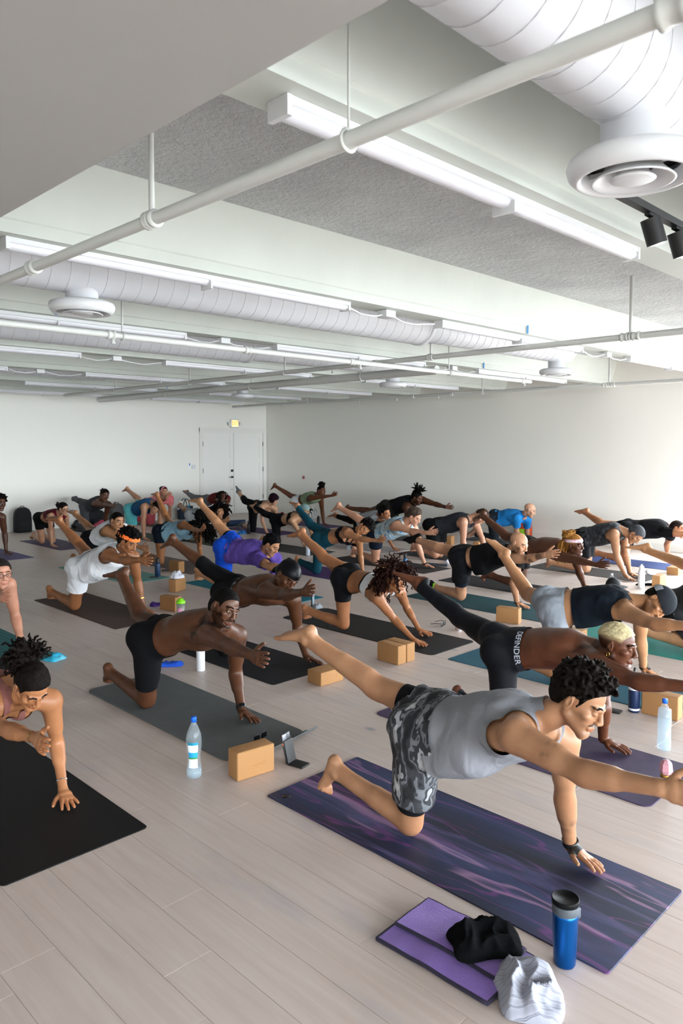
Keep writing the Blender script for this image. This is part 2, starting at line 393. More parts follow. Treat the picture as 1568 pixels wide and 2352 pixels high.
# --- wall notices and fire device
NP = empty('wall_notice', (10.16, YW, 1.22)); tag(NP, 'white papers and thermostat held by blue tape beside the door frame', 'notice')
MB().box(-.13, -.02, -.006, -.001, -.05, .06).build('paper', mat('paper', '#f3f3f0'), NP)
MB().box(.0, .10, -.02, -.001, -.05, .05).build('thermostat', M_METALW, NP)
MB().box(-.075, -.045, -.008, -.006, .03, .085).build('tape', mat('blue_tape', '#1d7fc0'), NP)
FS = empty('fire_pull', (XW, 13.8, .94)); tag(FS, 'small red device mounted on the right-hand wall', 'alarm')
MB().rbox(.03, .05, .07, .008, c=(-.016, 0, 0)).build('case', mat('alarm_red', '#8c1c1c', rough=.4), FS)
MB().box(-.036, -.03, -.012, .03, -.04, -.03).build('lever', mat('alarm_red', '#8c1c1c', rough=.4), FS)

# --- fluorescent strip lights on the stems
M_LENS = mat('acrylic_lens', '#e9e9f0', rough=.25)
def strip_light(x0, yn, label):
    o = empty('strip_light', (x0, yn + .12, ZSTEM)); tag(o, label, 'ceiling light', 'fluorescent strip lights under the stems'); Ln = 2.44
    mb = MB(); vs = []
    prof = [(-.044, -.001), (-.044, -.026), (-.034, -.030), (.034, -.030), (.044, -.026), (.044, -.001)]
    mb.add([(x, y, z) for x in (0.02, Ln - .02) for y, z in prof], [(i, i + 1, 6 + i + 1, 6 + i) for i in range(5)])
    mb.build('housing', M_METALW, o)
    pr = [(-.034, -.030)] + [(-.037 * math.cos(a), -.034 - .026 * math.sin(a)) for a in np.linspace(0, math.pi, 9)] + [(.034, -.030)]
    for h in range(2):
        a, b_ = (.02, Ln / 2 - .004) if h == 0 else (Ln / 2 + .004, Ln - .02)
        mb = MB(); n = len(pr); mb.add([(x, y, z) for x in (a, b_) for y, z in pr], [(i, i + 1, n + i + 1, n + i) for i in range(n - 1)], True); mb.build('lens', M_LENS, o)
    for x in (0, Ln - .02): MB().box(x, x + .02, -.046, .046, -.062, -.001).build('end_cap', M_METALW, o)
    MB().box(Ln / 2 - .006, Ln / 2 + .006, -.054, .054, -.082, -.034).build('joint_clip', M_METALW, o)
    return o
names = ['nearest stem', 'second stem', 'third stem', 'fourth stem', 'fifth stem', 'sixth stem', 'stem beside the door wall']
for k in range(7):
    yn = 1.62 + 2.12 * k
    for q, (x0, nm) in enumerate(((1.47, 'left'), (5.0, 'middle'), (8.6, 'right'))):
        a, b_ = px_of((x0, yn, ZSTEM)), px_of((x0 + 2.44, yn, ZSTEM))
        if a[0] > 1568 or b_[0] < 0: continue
        strip_light(x0, yn, 'white fluorescent strip light, %s one under the %s' % (nm, names[k]))
    for q, xb in enumerate((4.35, 8.05)):
        a = px_of((xb, yn, ZSTEM))
        if not (0 < a[0] < 1568): continue
        jb = empty('junction_box', (xb, yn + .12, ZSTEM)); tag(jb, 'white junction box with cables, %s one under the %s' % (('left', 'right')[q], names[k]), 'junction box', 'junction boxes between the strip lights')
        MB().rbox(.11, .10, .055, .006, c=(0, 0, -.03)).build('box', M_METALW, jb)
        rr = random.Random(k * 7 + q); lens_ = ((.36, .55), (.52, .48))[q]
        for s_ in (-1, 1):
            ln = lens_[0 if s_ < 0 else 1]
            pts = [(s_ * (.05 + ln * t), rr.uniform(-.012, .012), -.035 - .03 * math.sin(math.pi * t) + rr.uniform(-.006, .006)) for t in np.linspace(0, 1, 8)]
            MB().tube(pts, .007, 8).build('cable', M_METALW, jb)

# --- spiral ducts with round diffusers
M_DUCT = mat('duct_white', '#d8d9de', rough=.38, bump=.03, bscale=8)
M_SEAM = mat('duct_seam', '#cccdd2', rough=.5)
def duct(y, x0, x1, r0, r1, xj, diff, label, zc=2.98):
    o = empty('air_duct', (x0, y, zc)); tag(o, label, 'air duct', 'round white air ducts')
    def sect(a, b_, r):
        MB().tube([(a - x0, 0, 0), (b_ - x0, 0, 0)], r, 48).build('duct_section', M_DUCT, o)
        pitch = .125; nt = int((b_ - a) / pitch * 24)
        pts = [(a - x0 + pitch * i / 24, (r + .0012) * math.cos(i * math.pi / 12), (r + .0012) * math.sin(i * math.pi / 12)) for i in range(nt)]
        MB().tube(pts, .0019, 4, smooth=False).build('spiral_seam', M_SEAM, o)
    sect(x0, min(xj, x1), r0)
    if xj < x1:
        sect(xj, x1, r1)
        MB().tube([(xj - .02 - x0, 0, 0), (xj - .015 - x0, 0, 0), (xj + .03 - x0, 0, 0), (xj + .035 - x0, 0, 0)], [r0, r0 + .008, r0 + .008, r1], 40).build('reducer_ring', M_DUCT, o)
    for xd in diff:
        d = empty('diffuser', (xd - x0, 0, 0)); d.parent = o
        zb = 2.63 - zc
        mb = MB(); mb.lathe([(.105, -.10), (.105, zb + .085)], 32); mb.build('collar', M_DUCT, d)
        mb = MB(); mb.lathe([(.10, zb + .075), (.18, zb + .082), (.204, zb + .072), (.212, zb + .05), (.205, zb + .025), (.185, zb + .006), (.175, zb + .004), (.165, zb + .012), (.150, zb + .05)], 48); mb.build('outer_ring', M_METALW, d)
        mb = MB(); mb.lathe([(.0, zb + .072), (.16, zb + .070)], 32); mb.build('dark_throat', M_DARK, d)
        mb = MB(); mb.lathe([(.085, zb + .05), (.10, zb + .03), (.128, zb + .004), (.132, zb + .0), (.126, zb - .002), (.095, zb + .018), (.07, zb + .045)], 40); mb.build('middle_ring', M_METALW, d)
        mb = MB(); mb.lathe([(.0, zb + .001), (.06, zb + .001), (.072, zb + .006), (.062, zb + .014), (.05, zb + .03)], 36); mb.build('centre_disc', M_METALW, d)
        mb = MB()
        for a in (0, math.pi / 2): mb.box(-.15 if a == 0 else -.006, .15 if a == 0 else .006, -.006 if a == 0 else -.15, .006 if a == 0 else .15, zb + .04, zb + .055)
        mb.build('bracket', M_METALW, d)
duct(1.085, 1.09, 12.3, .18, .15, 9.0, [2.436], 'large white spiral duct nearest the camera, cut off by the top of the photo')
duct(4.75, 1.09, 8.78, .20, .165, 5.84, [2.316, 8.57], 'white spiral duct behind the second strip light with two round diffusers', zc=2.96)
duct(7.55, 1.09, 8.85, .18, .15, 5.84, [8.66], 'white spiral duct mostly hidden above the third and fourth stems', zc=2.98)
duct(11.3, 1.09, 8.85, .18, .15, 5.84, [8.66], 'farthest white spiral duct, near the exit door wall', zc=2.98)

# --- sprinkler pipes
def pipe(axis, c, z, a, b_, r, label, rods=(), rings=(), heads=(), elbows=()):
    """axis 'x' or 'y'; c = the fixed coordinate"""
    P = (lambda t, dz=0.0: (t - a, 0, dz)) if axis == 'x' else (lambda t, dz=0.0: (0, t - a, dz))
    o = empty('sprinkler_pipe', (a, c, z) if axis == 'x' else (c, a, z)); tag(o, label, 'pipe', 'white overhead pipes')
    MB().tube([P(a), P(b_)], r, 18).build('pipe_run', M_PIPE, o)
    for t in rings: MB().tube([P(t - .035), P(t - .03), P(t - .018), P(t - .012), P(t + .012), P(t + .018), P(t + .03), P(t + .035)], [r + .002, r + .011, r + .011, r + .005, r + .005, r + .011, r + .011, r + .002], 18).build('coupling', M_PIPE, o)
    for t, rr in rods:
        MB().tube([P(t, r * .6), P(t, ZDECK - z)], rr, 10).build('hanger_rod', M_PIPE, o)
        mb = MB(); mb.tube([(lambda q: (q[0] + (0 if axis == 'x' else (r + .006) * math.cos(an)), q[1] + ((r + .006) * math.cos(an) if axis == 'x' else 0), (r + .006) * math.sin(an)))(P(t)) for an in np.linspace(0, 2 * math.pi, 17)], .006, 6); mb.build('hanger_ring', M_PIPE, o)
    for t in heads:
        MB().tube([P(t, -r * .5), P(t, -.05), P(t, -.055), P(t, -.07)], [.012, .012, .018, .018], 10).build('sprinkler_head', M_PIPE, o)
    return o
pipe('y', 1.523, 2.62, .35, 5.3, .024, 'thick white pipe crossing diagonally in front of the nearest strip light', rods=((1.495, .004), (2.54, .011)), rings=(.60, 2.54, 3.62))
pipe('x', 5.47, 2.63, 1.2, 9.16, .026, 'white pipe below the far duct, running parallel to the strip lights', rods=((3.0, .008), (7.3, .008)), rings=(2.9, 4.25, 5.62, 7.35, 8.95), heads=(2.92, 5.75, 9.0))
pipe('y', 6.3, 2.69, 1.4, 13.7, .028, 'white pipe crossing mid-room towards the door wall, hung on rods', rods=((2.80, .014), (4.96, .012), (7.33, .012), (9.5, .012), (11.75, .012)), rings=(2.75, 2.85, 4.96, 5.75, 6.03), heads=(6.45,))
pipe('y', 7.3, 2.675, 5.65, 14.3, .055, 'thickest grey-white pipe ending at the door wall', rods=((6.9, .006), (9.3, .006), (11.75, .006)))
pipe('y', 10.9, 2.67, 3.2, 14.6, .028, 'white pipe running close along the right-hand wall', rods=((5.16, .014), (7.45, .012), (11.95, .012)), rings=(5.1, 5.22, 7.45, 8.1, 9.0, 11.95), heads=(8.4, 9.4, 10.4, 12.8))

# --- track light beside the near diffuser
TL = empty('track_light', (2.9, 1.36, 2.755)); tag(TL, 'black track light with spotlights beside the near round diffuser', 'track light')
MB().box(0, 2.2, -.018, .018, 0, .03).build('track', M_BLACK, TL)
for xx in (.2, 1.9): MB().tube([(xx, 0, .03), (xx, 0, ZDECK - 2.755)], .006, 8).build('stem_rod', M_PIPE, TL)
for xx in (.33, .62, 1.3):
    sp_ = MB(); sp_.tube([(xx, .0, -.02), (xx + .03, -.02, -.125)], [.042, .042], 20).build('spot_head', M_BLACK, TL)
    MB().tube([(xx + .0300, -.02, -.1255), (xx + .0302, -.0202, -.127)], [.033, .031], 20).build('spot_lens', M_METALW, TL)
    MB().box(xx - .03, xx + .05, -.012, .012, -.012, .0).build('spot_adapter', M_BLACK, TL)
# --- bits of blue tape left on the stems
for k, (xx, yn, dz) in enumerate(((1.2 * 2.2, 5.86, .02), (7.6, 12.22, .02), (8.6, 5.86, .04), (6.2, 3.74, .03))):
    t = MB().box(-.012, .012, -.003, 0, -.04, .04).build('tape_strip', mat('blue_tape', '#1d7fc0')); t.location = (xx, yn - .001, 2.84 + dz * 0); tag(t, 'short strip of blue tape on a ceiling stem, %s from the left' % ('first', 'second', 'fourth', 'third')[k], 'tape', 'blue tape strips on the stems')
# joints of every person in room coordinates (metres): pelvis, chest, neck, head, nose, then arm and leg joints right and left
JOINTS = {
 'P1': [(2.545,1.951,0.528),(2.549,1.709,0.615),(2.553,1.466,0.693),(2.602,1.327,0.798),(2.601,1.246,0.725),(2.36,1.449,0.69),(2.308,1.158,0.661),(2.303,0.901,0.699),(2.303,0.717,0.716),(2.708,1.443,0.58),(2.801,1.486,0.298),(2.886,1.501,0.051),(2.851,1.325,0.015),(2.48,2.003,0.495),(2.523,2.086,0.074),(2.476,2.498,0.182),(2.476,2.577,0.018),(2.632,1.939,0.548),(2.582,2.355,0.615),(2.509,2.746,0.779),(2.5,2.94,0.714)],
 'P2': [(1.389,4.054,0.489),(1.384,3.817,0.539),(1.378,3.577,0.557),(1.394,3.433,0.648),(1.397,3.385,0.556),(1.203,3.585,0.501),(1.241,3.306,0.511),(1.257,3.062,0.543),(1.226,2.89,0.547),(1.551,3.587,0.495),(1.62,3.692,0.239),(1.577,3.531,0.054),(1.548,3.364,0.016),(1.307,4.055,0.476),(1.307,4.072,0.069),(1.307,4.473,0.128),(1.308,4.609,0.021),(1.472,4.055,0.506),(1.472,4.441,0.621),(1.472,4.807,0.802),(1.472,4.956,0.677)],
 'P3': [(2.561,4.254,0.498),(2.651,4.025,0.585),(2.742,3.79,0.637),(2.672,3.685,0.771),(2.664,3.588,0.719),(2.566,3.704,0.62),(2.507,3.408,0.622),(2.458,3.148,0.634),(2.419,2.965,0.643),(2.894,3.853,0.529),(2.958,3.957,0.248),(2.882,3.791,0.054),(2.88,3.609,0.018),(2.473,4.25,0.481),(2.538,4.377,0.069),(2.51,4.803,0.149),(2.578,4.913,0.017),(2.651,4.25,0.509),(2.672,4.679,0.544),(2.735,5.046,0.775),(2.707,5.241,0.708)],
 'P4': [(3.712,4.965,0.528),(3.749,4.718,0.591),(3.787,4.469,0.633),(3.743,4.337,0.75),(3.718,4.277,0.661),(3.6,4.419,0.641),(3.545,4.125,0.658),(3.485,3.879,0.722),(3.448,3.705,0.773),(3.939,4.488,0.512),(4.058,4.572,0.247),(3.999,4.402,0.052),(4.027,4.224,0.017),(3.628,4.983,0.505),(3.629,4.988,0.072),(3.629,5.414,0.13),(3.629,5.561,0.021),(3.798,4.97,0.549),(3.723,5.366,0.69),(3.621,5.737,0.889),(3.65,5.913,0.787)],
 'P5': [(3.833,2.428,0.538),(3.874,2.179,0.584),(3.914,1.93,0.62),(3.881,1.764,0.68),(3.886,1.666,0.632),(3.754,1.827,0.587),(3.65,1.548,0.58),(3.662,1.291,0.61),(3.662,1.107,0.628),(4.096,1.953,0.554),(3.978,1.883,0.285),(4.09,1.934,0.053),(4.095,1.755,0.016),(3.755,2.405,0.503),(3.793,2.42,0.075),(3.911,2.827,0.123),(4.002,2.946,0.019),(3.888,2.496,0.562),(4.004,2.899,0.623),(4.062,3.299,0.772),(4.01,3.497,0.789)],
 'P6': [(4.979,4.882,0.486),(4.987,4.637,0.495),(4.996,4.394,0.474),(4.927,4.267,0.569),(4.927,4.169,0.532),(4.822,4.373,0.412),(5.015,4.345,0.199),(5.024,4.138,0.056),(5.02,3.967,0.015),(5.171,4.411,0.415),(5.372,4.499,0.227),(5.332,4.32,0.054),(5.354,4.15,0.017),(4.896,4.883,0.477),(4.944,4.913,0.07),(4.831,5.299,0.149),(4.923,5.37,0.019),(5.061,4.888,0.509),(5.011,5.263,0.659),(5.045,5.63,0.846),(5.043,5.808,0.763)],
 'P7': [(5.075,2.766,0.536),(5.15,2.525,0.59),(5.226,2.284,0.635),(5.256,2.105,0.649),(5.198,2.073,0.563),(5.044,2.228,0.596),(4.894,1.97,0.583),(4.847,1.716,0.624),(4.847,1.532,0.641),(5.41,2.29,0.573),(5.491,2.315,0.282),(5.619,2.342,0.053),(5.55,2.177,0.018),(4.999,2.734,0.503),(4.999,2.744,0.071),(4.999,3.17,0.13),(4.999,3.317,0.021),(5.119,2.843,0.56),(5.356,3.197,0.545),(5.464,3.511,0.823),(5.494,3.7,0.899)],
 'P8': [(6.768,4.799,0.507),(6.804,4.553,0.573),(6.839,4.304,0.622),(6.783,4.165,0.724),(6.777,4.076,0.662),(6.656,4.255,0.578),(6.633,3.959,0.608),(6.55,3.723,0.682),(6.516,3.545,0.724),(7.021,4.311,0.552),(6.886,4.283,0.282),(7.01,4.313,0.051),(6.979,4.136,0.017),(6.686,4.822,0.483),(6.797,4.907,0.075),(6.831,5.334,0.108),(6.921,5.465,0.019),(6.856,4.806,0.523),(6.779,5.222,0.582),(6.893,5.637,0.629),(6.889,5.826,0.548)],
 'P9': [(6.736,2.574,0.309),(6.736,2.355,0.439),(6.736,2.14,0.557),(6.736,1.981,0.645),(6.736,1.879,0.606),(6.551,2.148,0.495),(6.551,1.948,0.273),(6.551,1.818,0.055),(6.551,1.638,0.016),(6.92,2.148,0.495),(6.92,1.948,0.273),(6.92,1.818,0.055),(6.92,1.638,0.016),(6.648,2.574,0.301),(6.49,2.261,0.064),(6.437,2.685,0.113),(6.546,2.773,-0.005),(6.823,2.574,0.328),(6.858,2.213,0.108),(6.858,2.641,0.152),(6.858,2.694,-0.024)],
 'P10': [(3.579,7.343,0.495),(3.657,7.125,0.605),(3.737,6.901,0.693),(3.729,6.749,0.791),(3.755,6.674,0.717),(3.558,6.834,0.666),(3.578,6.539,0.643),(3.592,6.282,0.677),(3.614,6.098,0.673),(3.899,6.95,0.6),(3.979,7.011,0.317),(4.002,6.947,0.058),(4.012,6.77,0.014),(3.497,7.353,0.463),(3.527,7.52,0.069),(3.46,7.934,0.152),(3.532,8.036,0.019),(3.666,7.344,0.512),(3.7,7.739,0.664),(3.631,8.093,0.899),(3.608,8.296,0.887)],
 'P11': [(4.772,9.517,0.497),(4.82,9.29,0.601),(4.87,9.056,0.681),(4.779,8.926,0.764),(4.784,8.83,0.715),(4.685,9.046,0.63),(4.803,8.795,0.528),(4.912,8.578,0.44),(4.943,8.397,0.427),(5.05,9.064,0.616),(5.05,9.064,0.316),(5.05,9.048,0.055),(5.05,8.87,0.016),(4.689,9.524,0.469),(4.763,9.647,0.068),(4.714,10.063,0.142),(4.714,10.197,0.021),(4.86,9.516,0.508),(4.901,9.93,0.577),(4.879,10.321,0.748),(4.889,10.525,0.743)],
 'P12': [(5.8,9.394,0.492),(5.877,9.172,0.552),(5.955,8.946,0.59),(5.961,8.778,0.562),(5.916,8.772,0.468),(5.784,8.907,0.638),(5.769,8.629,0.588),(5.706,8.392,0.603),(5.683,8.233,0.673),(6.077,8.978,0.458),(6.197,9.138,0.255),(6.135,9.002,0.055),(6.135,8.834,0.016),(5.72,9.41,0.477),(5.721,9.423,0.07),(5.721,9.824,0.129),(5.721,9.959,0.021),(5.883,9.392,0.509),(6.015,9.737,0.666),(6.03,10.004,0.975),(6.078,10.19,0.949)],
 'P13': [(5.376,7.261,0.5),(5.449,7.016,0.507),(5.521,6.773,0.492),(5.487,6.636,0.605),(5.504,6.567,0.522),(5.343,6.711,0.449),(5.292,6.423,0.396),(5.289,6.164,0.422),(5.281,5.983,0.457),(5.691,6.808,0.406),(5.691,6.815,0.105),(5.673,6.558,0.055),(5.673,6.379,0.016),(5.291,7.28,0.489),(5.33,7.36,0.069),(5.258,7.771,0.164),(5.336,7.849,0.019),(5.461,7.264,0.528),(5.452,7.618,0.761),(5.412,7.96,1.02),(5.422,8.163,1)],
 'P14': [(6.897,7.208,0.493),(6.938,6.977,0.565),(6.978,6.742,0.617),(7.009,6.586,0.686),(6.942,6.556,0.612),(6.8,6.69,0.618),(6.781,6.409,0.571),(6.796,6.16,0.577),(6.765,5.99,0.615),(7.12,6.788,0.505),(7.236,6.87,0.254),(7.147,6.746,0.053),(7.147,6.574,0.016),(6.819,7.227,0.468),(6.849,7.325,0.069),(6.871,7.729,0.139),(6.924,7.847,0.022),(6.981,7.211,0.511),(6.976,7.59,0.658),(7.036,7.94,0.87),(7.084,8.13,0.882)],
 'P15': [(7.938,7.172,0.497),(7.949,6.935,0.596),(7.961,6.69,0.668),(7.957,6.542,0.772),(7.98,6.471,0.691),(7.768,6.705,0.645),(7.77,6.412,0.588),(7.755,6.151,0.594),(7.767,5.968,0.624),(8.132,6.686,0.575),(8.244,6.689,0.294),(8.344,6.657,0.052),(8.348,6.477,0.017),(7.859,7.17,0.459),(7.997,7.295,0.07),(8.014,7.716,0.154),(8.08,7.82,0.019),(8.024,7.185,0.52),(7.935,7.577,0.663),(7.931,7.984,0.809),(7.979,8.142,0.686)],
 'P16': [(9.058,6.993,0.506),(9.152,6.763,0.576),(9.246,6.532,0.635),(9.311,6.367,0.679),(9.273,6.35,0.577),(9.058,6.5,0.598),(9.058,6.504,0.296),(9.057,6.396,0.055),(9.057,6.216,0.016),(9.425,6.544,0.56),(9.6,6.54,0.313),(9.63,6.485,0.056),(9.63,6.306,0.016),(8.979,7.034,0.495),(9.038,7.003,0.068),(9.058,7.426,0.147),(9.154,7.518,0.021),(9.148,6.989,0.502),(9.148,7.002,0.07),(9.148,7.427,0.13),(9.148,7.575,0.021)],
 'P17': [(11.191,7.363,0.441),(11.266,7.125,0.506),(11.343,6.883,0.523),(11.312,6.737,0.626),(11.34,6.658,0.554),(11.152,6.887,0.487),(11.313,6.991,0.253),(11.472,7.077,0.059),(11.472,6.899,0.016),(11.518,6.906,0.439),(11.7,7.021,0.226),(11.882,7.114,0.059),(11.882,6.936,0.016),(11.121,7.347,0.39),(11.361,7.493,0.064),(11.361,7.918,0.13),(11.361,8.065,0.021),(11.262,7.359,0.496),(11.262,7.395,0.067),(11.262,7.82,0.13),(11.262,7.967,0.021)],
 'P18': [(7.905,4.738,0.515),(7.896,4.482,0.561),(7.886,4.224,0.571),(7.805,4.071,0.628),(7.805,3.967,0.589),(7.704,4.216,0.498),(7.617,3.926,0.488),(7.54,3.674,0.478),(7.493,3.494,0.504),(8.077,4.233,0.524),(8.211,4.214,0.25),(8.391,4.238,0.053),(8.375,4.057,0.017),(7.817,4.742,0.506),(7.817,4.757,0.069),(7.817,5.188,0.13),(7.817,5.337,0.021),(7.994,4.732,0.53),(8.068,5.148,0.618),(8.147,5.527,0.821),(8.229,5.694,0.726)],
 'P19': [(9.45,4.777,0.502),(9.465,4.532,0.588),(9.479,4.28,0.641),(9.495,4.102,0.597),(9.468,4.078,0.493),(9.289,4.293,0.593),(9.377,4.289,0.299),(9.429,4.192,0.055),(9.342,4.033,0.017),(9.664,4.326,0.591),(9.585,4.263,0.303),(9.683,4.248,0.054),(9.683,4.066,0.016),(9.363,4.774,0.488),(9.481,4.8,0.069),(9.32,5.2,0.128),(9.438,5.292,0.02),(9.541,4.777,0.506),(9.541,4.791,0.07),(9.541,5.222,0.13),(9.541,5.372,0.021)],
 'P20': [(10.843,4.769,0.495),(10.936,4.527,0.539),(11.029,4.283,0.55),(10.946,4.118,0.549),(10.946,4.013,0.509),(10.838,4.256,0.501),(10.838,3.95,0.501),(10.838,3.683,0.519),(10.838,3.494,0.537),(11.215,4.303,0.481),(11.387,4.431,0.258),(11.563,4.495,0.062),(11.563,4.313,0.016),(10.755,4.754,0.484),(10.606,4.747,0.069),(10.641,5.181,0.12),(10.785,5.239,0.016),(10.931,4.79,0.511),(10.847,5.217,0.55),(11.037,5.592,0.686),(11.084,5.789,0.626)],
 'P21': [(8.18,9.667,0.458),(8.219,9.453,0.524),(8.271,9.236,0.562),(8.251,9.116,0.667),(8.246,9.026,0.632),(8.114,9.266,0.498),(8.283,9.284,0.289),(8.358,9.246,0.067),(8.359,9.089,0.017),(8.438,9.235,0.514),(8.437,9.134,0.266),(8.437,9.031,0.055),(8.437,8.873,0.016),(8.102,9.675,0.45),(8.102,9.639,0.069),(8.102,10.015,0.128),(8.102,10.137,0.021),(8.255,9.647,0.47),(8.087,9.97,0.571),(8.163,10.334,0.664),(8.175,10.511,0.621)],
 'P22': [(9.371,11.808,0.493),(9.353,11.574,0.552),(9.335,11.334,0.573),(9.337,11.211,0.691),(9.367,11.14,0.62),(9.153,11.341,0.545),(9.153,11.341,0.26),(9.153,11.2,0.055),(9.153,11.031,0.016),(9.495,11.351,0.482),(9.603,11.475,0.25),(9.72,11.583,0.058),(9.72,11.415,0.016),(9.29,11.793,0.479),(9.259,11.777,0.07),(9.311,12.177,0.117),(9.311,12.32,0.021),(9.453,11.81,0.51),(9.388,12.194,0.608),(9.482,12.555,0.775),(9.523,12.732,0.842)],
 'P23': [(10.875,12.165,0.522),(10.892,11.924,0.602),(10.91,11.678,0.657),(10.928,11.536,0.765),(10.922,11.433,0.734),(10.723,11.651,0.618),(10.764,11.361,0.662),(10.804,11.108,0.694),(10.844,10.939,0.757),(11.079,11.712,0.571),(11.171,11.763,0.291),(11.12,11.669,0.052),(11.12,11.491,0.016),(10.791,12.178,0.501),(10.775,12.204,0.073),(10.775,12.626,0.13),(10.775,12.77,0.021),(10.962,12.167,0.537),(10.949,12.579,0.622),(10.832,12.942,0.817),(10.892,13.102,0.706)],
 'P24': [(10.522,9.222,0.568),(10.562,8.97,0.657),(10.602,8.712,0.723),(10.505,8.57,0.803),(10.53,8.485,0.728),(10.434,8.73,0.608),(10.434,8.734,0.29),(10.433,8.586,0.055),(10.433,8.397,0.016),(10.803,8.673,0.731),(10.79,8.364,0.675),(10.751,8.095,0.638),(10.767,7.901,0.649),(10.435,9.24,0.595),(10.449,9.675,0.487),(10.301,10.104,0.523),(10.341,10.292,0.425),(10.606,9.224,0.526),(10.606,9.233,0.072),(10.606,9.681,0.131),(10.606,9.839,0.021)],
 'P25': [(9.629,13.894,0.496),(9.658,13.665,0.571),(9.688,13.431,0.618),(9.6,13.285,0.636),(9.6,13.189,0.6),(9.514,13.421,0.562),(9.463,13.144,0.552),(9.411,12.903,0.56),(9.418,12.73,0.587),(9.864,13.439,0.566),(9.838,13.429,0.282),(9.802,13.333,0.055),(9.802,13.165,0.016),(9.553,13.873,0.469),(9.554,13.932,0.067),(9.554,14.333,0.128),(9.554,14.468,0.021),(9.705,13.92,0.519),(9.489,14.254,0.58),(9.576,14.644,0.663),(9.584,14.836,0.634)],
 'P26': [(7.626,11.369,0.474),(7.695,11.143,0.529),(7.764,10.915,0.562),(7.711,10.753,0.579),(7.711,10.657,0.543),(7.593,10.897,0.5),(7.568,10.617,0.473),(7.543,10.372,0.464),(7.544,10.2,0.496),(7.941,10.923,0.514),(7.941,10.928,0.229),(7.94,10.75,0.055),(7.94,10.581,0.016),(7.545,11.383,0.459),(7.615,11.477,0.07),(7.615,11.878,0.129),(7.615,12.013,0.021),(7.709,11.372,0.487),(7.685,11.769,0.544),(7.8,12.156,0.606),(7.8,12.305,0.481)],
 'P27': [(8.492,14.401,0.482),(8.554,14.19,0.583),(8.618,13.968,0.652),(8.519,13.881,0.76),(8.511,13.788,0.718),(8.459,13.893,0.602),(8.388,13.624,0.651),(8.296,13.409,0.727),(8.336,13.24,0.752),(8.778,14.036,0.59),(8.77,14.043,0.305),(8.768,14.037,0.055),(8.826,13.878,0.016),(8.417,14.366,0.474),(8.453,14.349,0.069),(8.315,14.726,0.129),(8.268,14.853,0.021),(8.571,14.429,0.477),(8.567,14.441,0.07),(8.429,14.817,0.129),(8.382,14.944,0.021)],
 'P28': [(7.22,12.766,0.526),(7.263,12.524,0.603),(7.306,12.278,0.656),(7.268,12.116,0.585),(7.202,12.071,0.511),(7.118,12.263,0.612),(7.062,12.208,0.319),(7.049,12.171,0.054),(7.049,11.991,0.016),(7.49,12.287,0.596),(7.49,12.353,0.3),(7.49,12.256,0.055),(7.49,12.076,0.016),(7.136,12.784,0.505),(7.151,12.785,0.072),(7.151,13.211,0.13),(7.151,13.358,0.021),(7.308,12.765,0.542),(7.487,13.12,0.696),(7.492,13.524,0.852),(7.528,13.717,0.791)],
 'P29': [(6.938,14.101,0.521),(6.964,13.86,0.606),(6.991,13.612,0.66),(6.962,13.478,0.778),(6.95,13.387,0.719),(6.813,13.543,0.619),(6.866,13.249,0.604),(6.848,12.989,0.6),(6.845,12.803,0.615),(7.149,13.679,0.568),(7.148,13.822,0.302),(7.234,13.86,0.055),(7.234,13.681,0.016),(6.852,14.103,0.501),(6.874,14.099,0.07),(6.874,14.525,0.13),(6.874,14.672,0.021),(7.026,14.104,0.535),(6.964,14.52,0.603),(7.026,14.948,0.621),(7.052,15.149,0.58)],
 'P30': [(5.522,12.922,0.465),(5.559,12.698,0.54),(5.596,12.466,0.581),(5.605,12.322,0.668),(5.647,12.245,0.616),(5.426,12.419,0.541),(5.471,12.541,0.291),(5.459,12.471,0.055),(5.459,12.305,0.016),(5.746,12.53,0.501),(5.828,12.655,0.262),(5.914,12.764,0.058),(5.914,12.598,0.016),(5.441,12.918,0.457),(5.504,12.982,0.066),(5.531,13.379,0.112),(5.531,13.523,0.021),(5.606,12.918,0.468),(5.669,12.917,0.07),(5.669,13.313,0.128),(5.669,13.446,0.021)],
 'P31': [(4.362,12.588,0.526),(4.362,12.358,0.634),(4.362,12.119,0.714),(4.458,12.037,0.843),(4.458,11.936,0.805),(4.17,12.121,0.683),(4.17,11.825,0.683),(4.17,11.568,0.701),(4.17,11.385,0.718),(4.52,12.147,0.607),(4.577,12.195,0.317),(4.577,12.16,0.056),(4.604,11.984,0.015),(4.28,12.588,0.497),(4.28,12.602,0.07),(4.28,13.023,0.129),(4.28,13.168,0.021),(4.449,12.588,0.541),(4.449,12.992,0.662),(4.449,13.376,0.853),(4.449,13.532,0.723)],
 'P32': [(2.296,7.035,0.518),(2.296,6.786,0.583),(2.296,6.533,0.613),(2.351,6.377,0.688),(2.349,6.274,0.65),(2.111,6.54,0.552),(2.151,6.244,0.553),(2.191,5.987,0.57),(2.195,5.803,0.595),(2.48,6.55,0.553),(2.541,6.571,0.257),(2.521,6.403,0.054),(2.497,6.225,0.016),(2.209,7.035,0.501),(2.209,7.05,0.069),(2.21,7.476,0.13),(2.21,7.623,0.021),(2.383,7.035,0.536),(2.383,7.443,0.659),(2.383,7.831,0.853),(2.383,7.989,0.721)],
